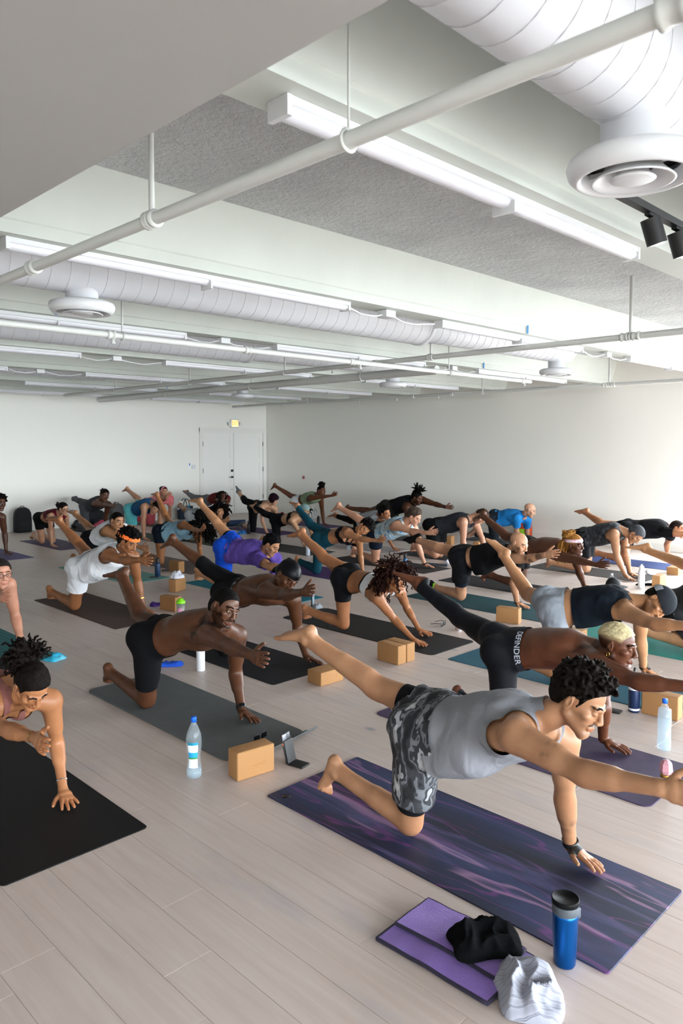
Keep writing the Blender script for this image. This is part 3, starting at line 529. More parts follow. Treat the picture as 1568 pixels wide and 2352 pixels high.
 'P33': [(9.148,8.659,0.483),(9.114,8.428,0.55),(9.08,8.192,0.582),(9.041,8.036,0.639),(9.041,7.94,0.603),(8.908,8.201,0.52),(8.908,7.919,0.52),(8.908,7.673,0.537),(8.908,7.499,0.553),(9.257,8.201,0.533),(9.257,8.198,0.248),(9.257,8.04,0.055),(9.257,7.871,0.016),(9.065,8.654,0.475),(9.065,8.671,0.069),(9.065,9.073,0.129),(9.065,9.208,0.021),(9.232,8.653,0.489),(9.284,9.048,0.433),(9.299,9.453,0.484),(9.323,9.635,0.423)],
 'P34': [(7.892,2.581,0.518),(7.892,2.34,0.608),(7.892,2.091,0.667),(7.892,1.933,0.755),(7.892,1.831,0.716),(7.709,2.101,0.602),(7.709,1.801,0.602),(7.709,1.541,0.619),(7.709,1.356,0.637),(8.079,2.101,0.613),(8.079,2.102,0.31),(8.079,2.035,0.055),(8.079,1.855,0.016),(7.807,2.593,0.501),(7.807,2.607,0.07),(7.807,3.033,0.13),(7.807,3.18,0.021),(7.98,2.568,0.526),(8.089,2.979,0.5),(8.119,3.397,0.607),(8.086,3.597,0.563)],
}
# ------------------------------------------------------------------ people: signed-distance bodies
JN = ['P', 'C', 'N', 'Hd', 'no', 'sR', 'eR', 'wR', 'tR', 'sL', 'eL', 'wL', 'tL', 'hR', 'kR', 'aR', 'oR', 'hL', 'kL', 'aL', 'oL']
def nrm(v): return v / (np.linalg.norm(v) + 1e-12)
def perp(v, a): return v - a * np.dot(v, a)

class Vol:
    def __init__(s, lo, hi, h):
        s.lo = np.asarray(lo, float); s.h = h
        s.n = np.maximum(3, np.ceil((np.asarray(hi) - s.lo) / h).astype(int) + 1)
        s.D = np.full(s.n, 0.3, np.float32)
        s.ax = [(s.lo[i] + h * np.arange(s.n[i])).astype(np.float32) for i in range(3)]
    def blk(s, lo, hi):
        a = np.maximum(0, np.floor((lo - s.lo) / s.h).astype(int)); b = np.minimum(s.n, np.ceil((hi - s.lo) / s.h).astype(int) + 1)
        if np.any(b <= a): return None
        sl = tuple(slice(p, q) for p, q in zip(a, b))
        return sl, s.ax[0][sl[0]][:, None, None], s.ax[1][sl[1]][None, :, None], s.ax[2][sl[2]][None, None, :]
    def add(s, pr):
        t, k = pr[0], pr[-1]
        m = max(abs(k), 0.004) + 2.5 * s.h
        if t == 'c':
            _, a, b, ra, rb, _ = pr; r = max(ra, rb) + m
            B = s.blk(np.minimum(a, b) - r, np.maximum(a, b) + r)
            if B is None: return
            sl, X, Y, Z = B; ab = b - a; L2 = float(ab @ ab) + 1e-12
            T = ((X - a[0]) * ab[0] + (Y - a[1]) * ab[1] + (Z - a[2]) * ab[2]) / L2
            np.clip(T, 0, 1, out=T)
            d = np.sqrt((X - a[0] - T * ab[0]) ** 2 + (Y - a[1] - T * ab[1]) ** 2 + (Z - a[2] - T * ab[2]) ** 2) - (ra + (rb - ra) * T)
        elif t == 'e':
            _, a, b, lat, Wa, Da, Wb, Db, _ = pr; r = max(Wa, Wb, Da, Db) + m
            B = s.blk(np.minimum(a, b) - r, np.maximum(a, b) + r)
            if B is None: return
            sl, X, Y, Z = B; ab = b - a; Ln = float(np.linalg.norm(ab)); x = ab / Ln
            l = nrm(perp(lat, x)); v = np.cross(x, l)
            px, py, pz = X - a[0], Y - a[1], Z - a[2]
            A = px * x[0] + py * x[1] + pz * x[2]; T = np.clip(A / Ln, 0, 1); w = A - T * Ln
            u = px * l[0] + py * l[1] + pz * l[2]; q = px * v[0] + py * v[1] + pz * v[2]
            W = Wa + (Wb - Wa) * T; Dd = Da + (Db - Da) * T
            k0 = np.sqrt((u / W) ** 2 + (q / Dd) ** 2 + (w / Dd) ** 2) + 1e-6
            k1 = np.sqrt((u / W ** 2) ** 2 + (q / Dd ** 2) ** 2 + (w / Dd ** 2) ** 2) + 1e-6
            d = k0 * (k0 - 1) / k1
        else:   # 'o' ellipsoid
            _, c, ax, rr, _ = pr; r = max(rr) + m
            B = s.blk(c - r, c + r)
            if B is None: return
            sl, X, Y, Z = B; px, py, pz = X - c[0], Y - c[1], Z - c[2]
            q = [px * e[0] + py * e[1] + pz * e[2] for e in ax]
            k0 = np.sqrt(sum((g / g2) ** 2 for g, g2 in zip(q, rr))) + 1e-6
            k1 = np.sqrt(sum((g / g2 ** 2) ** 2 for g, g2 in zip(q, rr))) + 1e-6
            d = k0 * (k0 - 1) / k1
        A = s.D[sl]
        if k < 0:   # carve
            kk = -k; d = -d
            hh = np.clip(0.5 - 0.5 * (A - d) / kk, 0, 1); s.D[sl] = A * (1 - hh) + d * hh + kk * hh * (1 - hh)
        elif k > 0:
            hh = np.clip(0.5 + 0.5 * (A - d) / k, 0, 1); s.D[sl] = A * (1 - hh) + d * hh - k * hh * (1 - hh)
        else: s.D[sl] = np.minimum(A, d)
    def nets(s, D=None):
        D = s.D if D is None else D
        sg = D < 0
        cnt = np.zeros(np.array(D.shape) - 1, np.uint8); cs = []
        for i in (0, 1):
            for j in (0, 1):
                for k in (0, 1):
                    cs.append((i, j, k))
                    cnt += sg[i:D.shape[0] - 1 + i, j:D.shape[1] - 1 + j, k:D.shape[2] - 1 + k]
        act = (cnt > 0) & (cnt < 8)
        ids = np.argwhere(act)
        if len(ids) == 0: return np.zeros((0, 3)), np.zeros((0, 4), int)
        idx = np.full(act.shape, -1, np.int32); idx[act] = np.arange(len(ids))
        V = np.stack([D[ids[:, 0] + i, ids[:, 1] + j, ids[:, 2] + k] for i, j, k in cs], 1)
        pos = np.zeros((len(ids), 3)); n = np.zeros(len(ids)); C = np.array(cs, float)
        for a in range(8):
            for b in range(a + 1, 8):
                if abs(C[a] - C[b]).sum() != 1: continue
                va, vb = V[:, a], V[:, b]; mk = (va < 0) != (vb < 0)
                t = np.where(mk, va / np.where(mk, va - vb, 1), 0)
                pos += mk[:, None] * (C[a] + (C[b] - C[a]) * t[:, None]); n += mk
        verts = s.lo + s.h * (ids + pos / n[:, None])
        qs = []
        for ax in range(3):
            sl0 = [slice(None)] * 3; sl1 = [slice(None)] * 3; sl0[ax] = slice(0, -1); sl1[ax] = slice(1, None)
            e = sg[tuple(sl0)] != sg[tuple(sl1)]; p = np.argwhere(e)
            u, v = [(1, 2), (2, 0), (0, 1)][ax]
            ok = (p[:, u] > 0) & (p[:, v] > 0) & (p[:, u] < D.shape[u] - 1) & (p[:, v] < D.shape[v] - 1); p = p[ok]
            def cell(du, dv):
                q = p.copy(); q[:, u] += du; q[:, v] += dv; return idx[q[:, 0], q[:, 1], q[:, 2]]
            Q = np.stack([cell(-1, -1), cell(0, -1), cell(0, 0), cell(-1, 0)], 1)
            inside = sg[p[:, 0], p[:, 1], p[:, 2]]
            Q[~inside] = Q[~inside][:, ::-1]
            qs.append(Q)
        Q = np.concatenate(qs); Q = Q[(Q >= 0).all(1)]
        return verts, Q

def vnormals(v, q):
    n = np.zeros_like(v); a = v[q[:, 2]] - v[q[:, 0]]; b = v[q[:, -1]] - v[q[:, 1]]
    c = np.cross(a, b)
    for i in range(q.shape[1]): np.add.at(n, q[:, i], c)
    return n / (np.linalg.norm(n, axis=1, keepdims=True) + 1e-12)
def clip(v, q, g):
    """keep the part of the surface where g <= 0, cut cleanly"""
    t = np.concatenate([q[:, [0, 1, 2]], q[:, [0, 2, 3]]]) if q.shape[1] == 4 else q
    ins = g[t] <= 0; c = ins.sum(1)
    keep = [t[c == 3]]; nv = [v]; base = len(v)
    def cut(a, b):
        nonlocal base
        lo, hi = np.minimum(a, b), np.maximum(a, b); key = lo.astype(np.int64) * (len(v) + 1) + hi
        uq, inv = np.unique(key, return_inverse=True)
        l, h = (uq // (len(v) + 1)).astype(int), (uq % (len(v) + 1)).astype(int)
        f = (g[l] / (g[l] - g[h] + 1e-12)).clip(0, 1)[:, None]
        nv.append(v[l] + (v[h] - v[l]) * f); r = base + inv; base += len(uq); return r
    for want, m in ((1, 1), (2, 2)):
        tt = t[c == want]; ii = ins[c == want]
        if len(tt) == 0: continue
        sp = np.argmax(ii, 1) if want == 1 else np.argmin(ii, 1)
        rr = np.arange(len(tt)); A = tt[rr, sp]; B = tt[rr, (sp + 1) % 3]; Cc = tt[rr, (sp + 2) % 3]
        e = cut(np.concatenate([A, A]), np.concatenate([B, Cc])); pb, pc = e[:len(A)], e[len(A):]
        if want == 1: keep.append(np.stack([A, pb, pc], 1))
        else: keep += [np.stack([B, Cc, pc], 1), np.stack([B, pc, pb], 1)]
    tr = np.concatenate(keep); V = np.concatenate(nv)
    used = np.unique(tr); mp = np.full(len(V), -1); mp[used] = np.arange(len(used))
    return V[used], mp[tr]
def biggest(v, t):
    """drop stray scraps: keep the largest connected piece"""
    if len(t) == 0: return v, t
    lab = np.arange(len(v))
    for _ in range(400):
        m = lab[t].min(1); new = lab.copy()
        for i in range(3): np.minimum.at(new, t[:, i], m)
        new = new[new]
        if (new == lab).all(): break
        lab = new
    l = lab[t[:, 0]]; u, c = np.unique(l, return_counts=True); t = t[l == u[np.argmax(c)]]
    used = np.unique(t); mp = np.full(len(v), -1); mp[used] = np.arange(len(used)); return v[used], mp[t]
_rs = np.random.RandomState(5)
_ND = _rs.normal(size=(24, 3)); _NP = _rs.uniform(0, 6.28, 24)
def snoise(p, f, a=0, n=8):
    """cheap smooth noise in about -1..1"""
    D = _ND[a:a + n]; D = D / np.linalg.norm(D, axis=1, keepdims=True)
    return np.sin(p @ (D * f).T * 6.28 + _NP[a:a + n]).sum(1) / (n ** 0.5) / 1.2

class Body:
    def __init__(s, J, Ht, fem=False, girth=1.0, lod=1.0, hands=('reach', 'flat'), muscle=1.0, toes=True):
        s.J = {n: np.array(p, float) for n, p in zip(JN, J)}; s.k = k = Ht / 1.75; s.fem = fem; s.lod = lod
        j = s.J; s.g = girth
        s.a = nrm(j['N'] - j['P']); s.lp = nrm(perp(j['hR'] - j['hL'], s.a)); s.lc = nrm(perp(j['sR'] - j['sL'], s.a))
        s.vp = np.cross(s.a, s.lp); s.vc = np.cross(s.a, s.lc)
        x = nrm(j['no'] - j['Hd']); l = nrm(perp(s.lc, x)); up = np.cross(l, x)
        th = math.radians(17); s.hf = math.cos(th) * x + math.sin(th) * up; s.hu = -math.sin(th) * x + math.cos(th) * up; s.hl = l
        s.hk = k * (0.97 if fem else 1.0)
        s.prims = []; s.handboxes = []
        s.torso(); s.head()
        for sd in 'RL': s.arm(sd, hands[0] if sd == 'R' else hands[1]); s.leg(sd, toes)
    def c(s, a, b, ra, rb, k=0.02): s.prims.append(('c', np.asarray(a), np.asarray(b), ra * s.k, rb * s.k, k * s.k))
    def hp(s, r, f, u): return s.J['Hd'] + s.hk * (s.hl * r + s.hf * f + s.hu * u)
    def torso(s):
        j, k, a, g = s.J, s.k, s.a, s.g; P, C, N = j['P'], j['C'], j['N']; fem = s.fem
        E = lambda p, q, lat, Wa, Da, Wb, Db, kk=0.03: s.prims.append(('e', p, q, lat, Wa * k * g, Da * k * g, Wb * k * g, Db * k * g, kk * k))
        wp, ww, wr, dw, dr = (0.158, 0.122, 0.132, .090, .106) if fem else (0.150, 0.140, 0.150, .102, .118)
        E(P - a * .03 * k, P + a * .07 * k, s.lp, wp, .110, wp * .93, .106)
        E(P + a * .06 * k, C, s.lp, wp * .92, .104, ww, dw)
        E(C - a * .03 * k, N - a * .13 * k, s.lc, ww, dw, wr, dr)
        E(N - a * .17 * k + s.vc * .005 * k, N - a * .055 * k, s.lc, wr * 1.0, dr * .97, .105, .066)
        for sd, sg in (('R', 1), ('L', -1)):
            S = j['s' + sd]; H = j['h' + sd]
            s.c(N - a * .035 * k, S + s.vc * .0, .052, .052 * g)
            s.c(C + s.lc * sg * .095 * k - a * .02 * k, S - a * .07 * k - s.lc * sg * .02 * k, .045, .05)      # lat
            s.c(N - a * .06 * k - s.vc * .03 * k + s.lc * sg * .03 * k, S - s.vc * .02 * k, .045, .045)         # shoulder blade
            if fem:
                s.prims.append(('o', N - a * .15 * k + s.lc * sg * .068 * k + s.vc * .088 * k, (a, s.lc, s.vc), (.062 * k, .058 * k, .052 * k), .02))
            else:
                s.prims.append(('o', N - a * .105 * k + s.lc * sg * .072 * k + s.vc * .075 * k, (a, s.lc, s.vc), (.07 * k, .075 * k, .04 * k), .025))
            gl = .098 if fem else .09
            th = nrm(j['k' + sd] - H)
            s.prims.append(('o', H - s.vp * .04 * k - a * .035 * k - s.lp * sg * .01 * k, (a, s.lp, s.vp), (gl * k * g, gl * .95 * k * g, gl * k * g), .03))
        s.c(N - a * .10 * k - s.vc * .045 * k, N + nrm(j['Hd'] - N) * .05 * k, .05, .046)     # trapezius
    def head(s):
        K = s.hk; hp = s.hp; ax = (s.hl, s.hf, s.hu)
        def o(r, f, u, rr, k): s.prims.append(('o', hp(r, f, u), ax, tuple(q * K for q in rr), k * K))
        def cc(p, q, ra, rb, k): s.prims.append(('c', hp(*p), hp(*q), ra * K, rb * K, k * K))
        nr = 0.05 if s.fem else 0.058
        cc_n = ('c', s.J['N'] - s.a * .02, hp(0, -.028, -.055), nr * s.k, (nr - .002) * s.k, .02); s.prims.append(cc_n)
        jw = .9 if s.fem else 1.0
        o(0, -.012, .035, (.075, .096, .083), .01)
        o(0, .030, -.03, (.060 * jw, .060, .078), .02)
        for g in (-1, 1):
            cc((g * .052 * jw, -.002, -.05), (g * .014, .068, -.098), .020, .019, .015)
            o(g * .043, .058, -.018, (.022, .022, .018), .015)
            cc((g * .040, .076, .022), (g * .012, .088, .021), .010, .010, .010)
        cc((-.012, .072, -.1), (.012, .072, -.1), .019, .019, .012)
        cc((0, .088, .014), (0, .107, -.026), .0078, .0106, .009)
        for g in (-1, 1):
            o(g * .011, .1, -.031, (.0095, .011, .008), .006)
            s.prims.append(('o', hp(g * .032, .104, .003), ax, (.017 * K, .017 * K, .010 * K), -.008 * K))
            o(g * .0315, .0765, .003, (.0145, .0135, .0135), .003)
        cc((-.02, .083, -.062), (0, .0915, -.060), .0052, .0062, .005); cc((.02, .083, -.062), (0, .0915, -.060), .0052, .0062, .005)
        cc((-.018, .082, -.069), (0, .0905, -.0705), .0052, .0070, .004); cc((.018, .082, -.069), (0, .0905, -.0705), .0052, .0070, .004)
        for g in (-1, 1):
            e = nrm(s.hl * g * 1.0 - s.hf * .35)
            axe = (e, nrm(np.cross(s.hu, e)), s.hu)
            s.prims.append(('o', hp(g * .077, -.012, -.004), axe, (.010 * K, .020 * K, .033 * K), .005 * K))
            s.prims.append(('o', hp(g * .089, -.006, .002), axe, (.007 * K, .009 * K, .016 * K), -.004 * K))
    def arm(s, sd, mode):
        j, k, g = s.J, s.k, s.g; S, E, W, T = (j[n + sd] for n in 'sewt'); sg = 1 if sd == 'R' else -1
        f = (.86 if s.fem else 1.0) * (0.6 + 0.4 * g)
        x = nrm(E - S); y = nrm(W - E)
        s.c(S, S + x * .05 * k, .060 * f, .056 * f, .03)
        s.c(S, E, .050 * f, .040 * f)
        s.c(S + x * .09 * k, S + x * .19 * k, .0505 * f, .046 * f)
        s.c(E, W, .039 * f, .0265 * f)
        s.c(E + y * .03 * k, E + y * .10 * k, .0435 * f, .038 * f)
        h = nrm(T - W)
        med = -s.lc * sg
        if mode == 'flat': n = nrm(perp(np.array([0, 0, -1.0]), h)); th = nrm(perp(med, h))
        else:
            th = nrm(perp(np.array([0, 0, 1.0]) + med * .25, h)); n = nrm(perp(med, h)); n = nrm(perp(n, th))
        hk = k * (.92 if s.fem else 1.0); m0 = len(s.prims)
        Wp = W + h * .0
        s.prims.append(('e', W - h * .0, W + h * .045 * hk, th, .026 * hk, .021 * hk, .036 * hk, .018 * hk, .012))
        s.prims.append(('e', W + h * .04 * hk, W + h * .088 * hk, th, .036 * hk, .0165 * hk, .040 * hk, .0125 * hk, .010))
        lens = [.072, .080, .074, .058]; offs = [.031, .0105, -.0105, -.030]; spr = [.10, .02, -.05, -.13]
        if mode == 'flat': spr = [.22, .05, -.12, -.32]
        for i in range(4):
            b = W + h * (.090 - (.010 if i == 3 else .003 if i in (0, 2) else 0)) * hk + th * offs[i] * hk
            d0 = nrm(h + th * spr[i] + (n * (-.06 if mode == 'flat' else .10)))
            d1 = nrm(d0 + n * (.16 if mode == 'flat' else .14 + .05 * i)); d2 = nrm(d1 + n * (.12 if mode == 'flat' else .16))
            L = lens[i] * hk; p1 = b + d0 * L * .46; p2 = p1 + d1 * L * .30; p3 = p2 + d2 * L * .24
            r = .0092 if i != 3 else .0080
            s.c(b - d0 * .015 * hk, p1, r * 1.12, r, .0055); s.c(p1, p2, r, r * .92, .003); s.c(p2, p3, r * .92, r * .8, .003)
        tb = W + h * .028 * hk + th * .022 * hk + n * .006; d0 = nrm(h * .62 + th * .78 + n * .12)
        t1 = tb + d0 * .040 * hk; d1 = nrm(h * .85 + th * .52 + n * .05); t2 = t1 + d1 * .032 * hk; d2 = nrm(h * .9 + th * .42); t3 = t2 + d2 * .022 * hk
        s.c(tb, t1, .0150, .0115, .008); s.c(t1, t2, .0112, .0102, .003); s.c(t2, t3, .0102, .0085, .003)
        s.handboxes.append((np.minimum(W, W + h * .2 * k) - .085, np.maximum(W, W + h * .2 * k) + .085))
        setattr(s, 'hand' + sd, (W, h, th, n, hk))
    def leg(s, sd, toes):
        j, k, g = s.J, s.k, s.g; H, K, A, O = (j[n + sd] for n in 'hkao'); sg = 1 if sd == 'R' else -1
        f = (1.0 if s.fem else 1.0) * (0.5 + 0.5 * g)
        x = nrm(K - H); y = nrm(A - K)
        fo = nrm(O - A); tuck = O[2] < .06
        post = perp(-x, y) - .6 * perp(fo, y); post = nrm(post)
        ant = -nrm(perp(-post, x) * -1) if False else nrm(perp(-post, x))
        s.c(H, K, .084 * f, .054 * f, .03)
        s.c(H + x * .06 * k + ant * .012 * k, H + x * .25 * k + ant * .012 * k, .078 * f, .062 * f)
        s.c(K - x * .03 * k + ant * .008 * k, K + y * .01 * k, .053, .052)
        s.c(K, A, .050 * f, .034, .02)
        s.c(K + y * .06 * k + post * .018 * k, K + y * .19 * k + post * .012 * k, .048 * f, .040 * f, .03)
        s.c(K + y * .20 * k + post * .012 * k, A + post * .018 * k, .036, .024, .02)
        m = nrm(perp(y + .6 * post, fo)); lat = nrm(np.cross(m, fo)); medial = -lat if np.dot(lat, s.lp * sg) > 0 else lat
        fk = k * (.92 if s.fem else 1.0)
        L = np.linalg.norm(O - A)
        heel = A + m * .040 * fk - fo * .038 * fk
        s.c(A, A + m * .01 * fk, .037, .036, .012)
        for gg in (1, -1): s.c(A + lat * gg * .026 * fk, A + lat * gg * .027 * fk + m * .004, .017, .015, .012)
        s.c(heel, A + m * .036 * fk, .032, .030, .012)
        s.c(heel, A - y * .06 * k + post * .022 * k, .022, .018, .02)
        ball = A + fo * (L - .062 * fk) + m * .046 * fk
        s.prims.append(('e', A + m * .022 * fk + fo * .01 * fk, ball, lat, .033 * fk, .034 * fk, .044 * fk, .017 * fk, .018))
        s.prims.append(('e', heel + m * .004 * fk, ball + m * .002 * fk, lat, .026 * fk, .022 * fk, .040 * fk, .013 * fk, .015))
        td = nrm(fo + nrm(-y) * .9) if tuck else nrm(fo - m * .1 * 0)
        for i in range(5):
            off = (.030 - .0155 * i); ln = [.052, .046, .040, .034, .029][i]; r = [.0125, .0092, .0088, .0084, .0082][i]
            b = ball + medial * off * fk - fo * (.003 + .006 * max(0, i - 1)) * fk
            p1 = b + td * ln * .55 * fk + m * (.002 if not tuck else .0); p2 = p1 + nrm(td + m * .25) * ln * .45 * fk
            s.c(b - td * .01 * fk, p1, r * 1.05, r, .008); s.c(p1, p2, r, r * .95, .004)
        pts = np.stack([heel, ball, O, A])
        s.handboxes.append((pts.min(0) - .055, pts.max(0) + .055))
    def vol(s, lo, hi, h):
        V = Vol(lo, hi, h)
        for p in s.prims: V.add(p)
        return V
    def build(s, hb, hh, hx, paint=None):
        """meshes the body: coarse everywhere, finer on head, hands and feet"""
        P = np.stack(list(s.J.values())); lo, hi = P.min(0) - .17, P.max(0) + .17
        lo[2] = max(lo[2], -.03)
        s.V = s.vol(lo, hi, hb)
        v, q = s.V.nets()
        hc = s.J['Hd']; boxes = [(hc - .165 * s.k, hc + .165 * s.k, hh)] + [(a, b, hx) for a, b in s.handboxes]
        boxes = [b for b in boxes if b[2] < hb * .95]
        qc = v[q].mean(1); rm = np.zeros(len(q), bool)
        for a, b, h in boxes: rm |= ((qc > a + 1.2 * hb) & (qc < b - 1.2 * hb)).all(1)
        q = q[~rm]; vs, qs, n = [v], [q], len(v)
        done = []
        for a, b, h in boxes:
            W = s.vol(a, b, h); v2, q2 = W.nets()
            if len(q2) == 0: continue
            c2 = v2[q2].mean(1); r2 = np.zeros(len(q2), bool)
            for a0, b0 in done: r2 |= ((c2 > a0 + 2 * h) & (c2 < b0 - 2 * h)).all(1)
            q2 = q2[~r2]; done.append((a, b))
            vs.append(v2); qs.append(q2 + n); n += len(v2)
        v = np.concatenate(vs); q = np.concatenate(qs)
        used = np.unique(q); mp = np.full(len(v), -1); mp[used] = np.arange(len(used))
        return v[used], mp[q]
    def hloc(s, v):
        d = (v - s.J['Hd']) / s.hk
        return d @ s.hl, d @ s.hf, d @ s.hu
    # ---- where on the body a point lies
    def regions(s, v):
        j = s.J; k = s.k
        segs = {'T': (j['P'] - s.a * .1 * k, j['N'], .115), 'H': (j['N'] + s.a * .0, j['Hd'], .07)}
        for sd in 'RL':
            segs['A' + sd] = (j['s' + sd], j['e' + sd], .05); segs['F' + sd] = (j['e' + sd], j['t' + sd], .035)
            segs['U' + sd] = (j['h' + sd], j['k' + sd], .07); segs['S' + sd] = (j['k' + sd], j['a' + sd], .045); segs['O' + sd] = (j['a' + sd], j['o' + sd], .04)
        names = list(segs); dist = []; ts = {}
        for n in names:
            a, b, r = segs[n]; ab = b - a; t = (v - a) @ ab / (ab @ ab)
            tc = np.clip(t, 0, 1)[:, None]; dist.append(np.linalg.norm(v - a - tc * ab, axis=1) / (r * k)); ts[n] = t
        lab = np.argmin(np.stack(dist), 0)
        ab = j['N'] - j['P']; ts['T'] = (v - j['P']) @ ab / (ab @ ab)      # 0 at the hips, 1 at the neck base
        return lab, names, ts
    def garment(s, off, gf, extra=(), wr=0.0, wf=9.0, stretch=None, seed=0):
        D = s.V.D - off
        if extra:
            V2 = Vol.__new__(Vol); V2.lo, V2.h, V2.n, V2.ax = s.V.lo, s.V.h, s.V.n, s.V.ax; V2.D = D.copy()
            for p in extra: V2.add(p)
            D = V2.D
        v, q = s.V.nets(D)
        g = gf(s, v)
        v, t = biggest(*clip(v, q, g))
        if wr and len(v):
            n = vnormals(v, t); p = v if stretch is None else v * stretch
            v = v + n * (np.abs(snoise(p, wf, seed)) * wr + snoise(p, wf * .45, seed + 4) * wr * .7)[:, None]
        return v, t

# garment outlines (g <= 0 is cloth)
def sel(lab, names, *ls): return np.isin(lab, [names.index(l) for l in ls])
def g_bottom(tw, th, ts=None, thl=None):
    """shorts (th = how far down the thigh) or leggings (ts = how far down the shin)"""
    def f(s, v):
        lab, nm, t = s.regions(v); g = np.full(len(v), 1.0)
        m = sel(lab, nm, 'T', 'H', 'AR', 'AL', 'FR', 'FL'); g[m] = (t['T'][m] - tw) * .5
        for sd in 'RL':
            thh = th if (thl is None or sd == 'R') else thl
            m = sel(lab, nm, 'U' + sd)
            g[m] = np.maximum((t['U' + sd][m] - thh) * .43, (t['T'][m] - tw) * .5)
            m = sel(lab, nm, 'S' + sd); g[m] = ((t['S' + sd][m] - ts) * .43) if ts is not None else (.0001 + np.abs(t['S' + sd][m]) if thh < 1 else .01)
            m = sel(lab, nm, 'O' + sd); g[m] = .05 if (ts is None or ts < 1.02) else ((t['S' + sd][m] - ts) * .43)
        return g
    return f
def g_top(t0, arm=.11, sleeve=None, neck=.085, t1=1.15, scoop=0.0):
    """tank (sleeve None), tee (sleeve = length along the upper arm), crop top (large t0)"""
    def f(s, v):
        lab, nm, t = s.regions(v); j = s.J; k = s.k
        g = (t0 - t['T']) * .5
        bad = sel(lab, nm, 'SR', 'SL', 'OR', 'OL', 'FR', 'FL'); g[bad] = .1
        g = np.maximum(g, .135 * k - np.linalg.norm(v - j['Hd'], axis=1))
        nb = j['N'] + s.vc * scoop * k + s.a * .03 * k
        g = np.maximum(g, neck * k - np.linalg.norm(v - nb, axis=1)); g[sel(lab, nm, 'H')] = .1
        for sd in 'RL':
            ma = sel(lab, nm, 'A' + sd)
            if sleeve is None:
                S = j['s' + sd]; g = np.maximum(g, arm * k - np.linalg.norm(v - S - (s.lc * .015 * (1 if sd == 'R' else -1)) * k, axis=1)); g[ma] = np.maximum(g[ma], .02)
            else: g[ma] = np.maximum(g[ma], (t['A' + sd][ma] - sleeve) * .3)
        return g
    return f
def g_band(t0, t1, strap=.016, so=.055):
    """bra: a band round the ribs and two straps over the shoulders"""
    def f(s, v):
        lab, nm, t = s.regions(v); k = s.k
        d = v - s.J['N']; u = d @ s.lc; w = d @ s.vc
        band = np.maximum(t0 - t['T'], t['T'] - t1) * .5
        st = np.maximum(np.maximum(np.abs(np.abs(u) - so * k) - strap * k, (t0 - t['T']) * .5), (t['T'] - 1.12) * .5)
        g = np.minimum(band, st)
        for sd in 'RL': g = np.maximum(g, .085 * k - np.linalg.norm(v - s.J['s' + sd], axis=1) )
        g[sel(lab, nm, 'AR', 'AL', 'FR', 'FL', 'SR', 'SL', 'UR', 'UL', 'OR', 'OL')] = .05
        return g
    return f
def g_foot(ts, side):
    """socks"""
    def f(s, v):
        lab, nm, t = s.regions(v); g = np.full(len(v), .1)
        for sd in side:
            m = sel(lab, nm, 'S' + sd); g[m] = (ts - t['S' + sd][m]) * .4
            m = sel(lab, nm, 'O' + sd); g[m] = np.maximum((ts - t['S' + sd][m]) * .4, -.05)
        return g
    return f
def g_ring(seg, t0, t1):
    def f(s, v):
        lab, nm, t = s.regions(v); g = np.full(len(v), .1); m = sel(lab, nm, seg, seg.replace('F', 'A'))
        g[m] = np.maximum(t0 - t[seg][m], t[seg][m] - t1); return g
    return f
def hairline(f):
    return np.interp(f, [-.12, -.075, -.04, -.028, -.01, .02, .030, .048, .066, .085, .12], [-.052, -.052, -.034, -.008, .030, .032, .004, .050, .072, .083, .09])
SKINM = {}
def skin_mat(rough=.44):
    if 'm' in SKINM: return SKINM['m']
    m = bpy.data.materials.new('skin'); N, L = nodes(m); b = N['Principled BSDF']
    at_ = N.new('ShaderNodeVertexColor'); at_.layer_name = 'Col'
    tc = N.new('ShaderNodeTexCoord'); nz = N.new('ShaderNodeTexNoise'); nz.inputs['Scale'].default_value = 9; nz.inputs['Detail'].default_value = 6
    L.new(tc.outputs['Object'], nz.inputs['Vector'])
    cr = N.new('ShaderNodeValToRGB'); cr.color_ramp.elements[0].position = .3; cr.color_ramp.elements[1].position = .75
    cr.color_ramp.elements[0].color = (.80, .74, .70, 1); cr.color_ramp.elements[1].color = (1.06, 1.05, 1.04, 1); L.new(nz.outputs['Fac'], cr.inputs['Fac'])
    mx = N.new('ShaderNodeMix'); mx.data_type = 'RGBA'; mx.blend_type = 'MULTIPLY'; mx.inputs['Factor'].default_value = 1
    L.new(at_.outputs['Color'], mx.inputs[6]); L.new(cr.outputs['Color'], mx.inputs[7]); L.new(mx.outputs[2], b.inputs['Base Color'])
    b.inputs['Roughness'].default_value = rough
    bw = N.new('ShaderNodeRGBToBW'); L.new(at_.outputs['Color'], bw.inputs['Color'])      # brows, stubble and ink are matte
    mr = N.new('ShaderNodeMapRange'); mr.inputs['From Min'].default_value = .010; mr.inputs['From Max'].default_value = .034; mr.inputs['To Min'].default_value = .0; mr.inputs['To Max'].default_value = .36
    L.new(bw.outputs['Val'], mr.inputs['Value']); L.new(mr.outputs['Result'], b.inputs['Specular IOR Level'])
    nb = N.new('ShaderNodeTexNoise'); nb.inputs['Scale'].default_value = 180; L.new(tc.outputs['Object'], nb.inputs['Vector'])
    bp = N.new('ShaderNodeBump'); bp.inputs['Strength'].default_value = .12; bp.inputs['Distance'].default_value = .004
    L.new(nb.outputs['Fac'], bp.inputs['Height']); L.new(bp.outputs['Normal'], b.inputs['Normal'])
    SKINM['m'] = m; return m
def sm(e0, e1, x):
    t = np.clip((x - e0) / (e1 - e0 + 1e-9), 0, 1); return t * t * (3 - 2 * t)
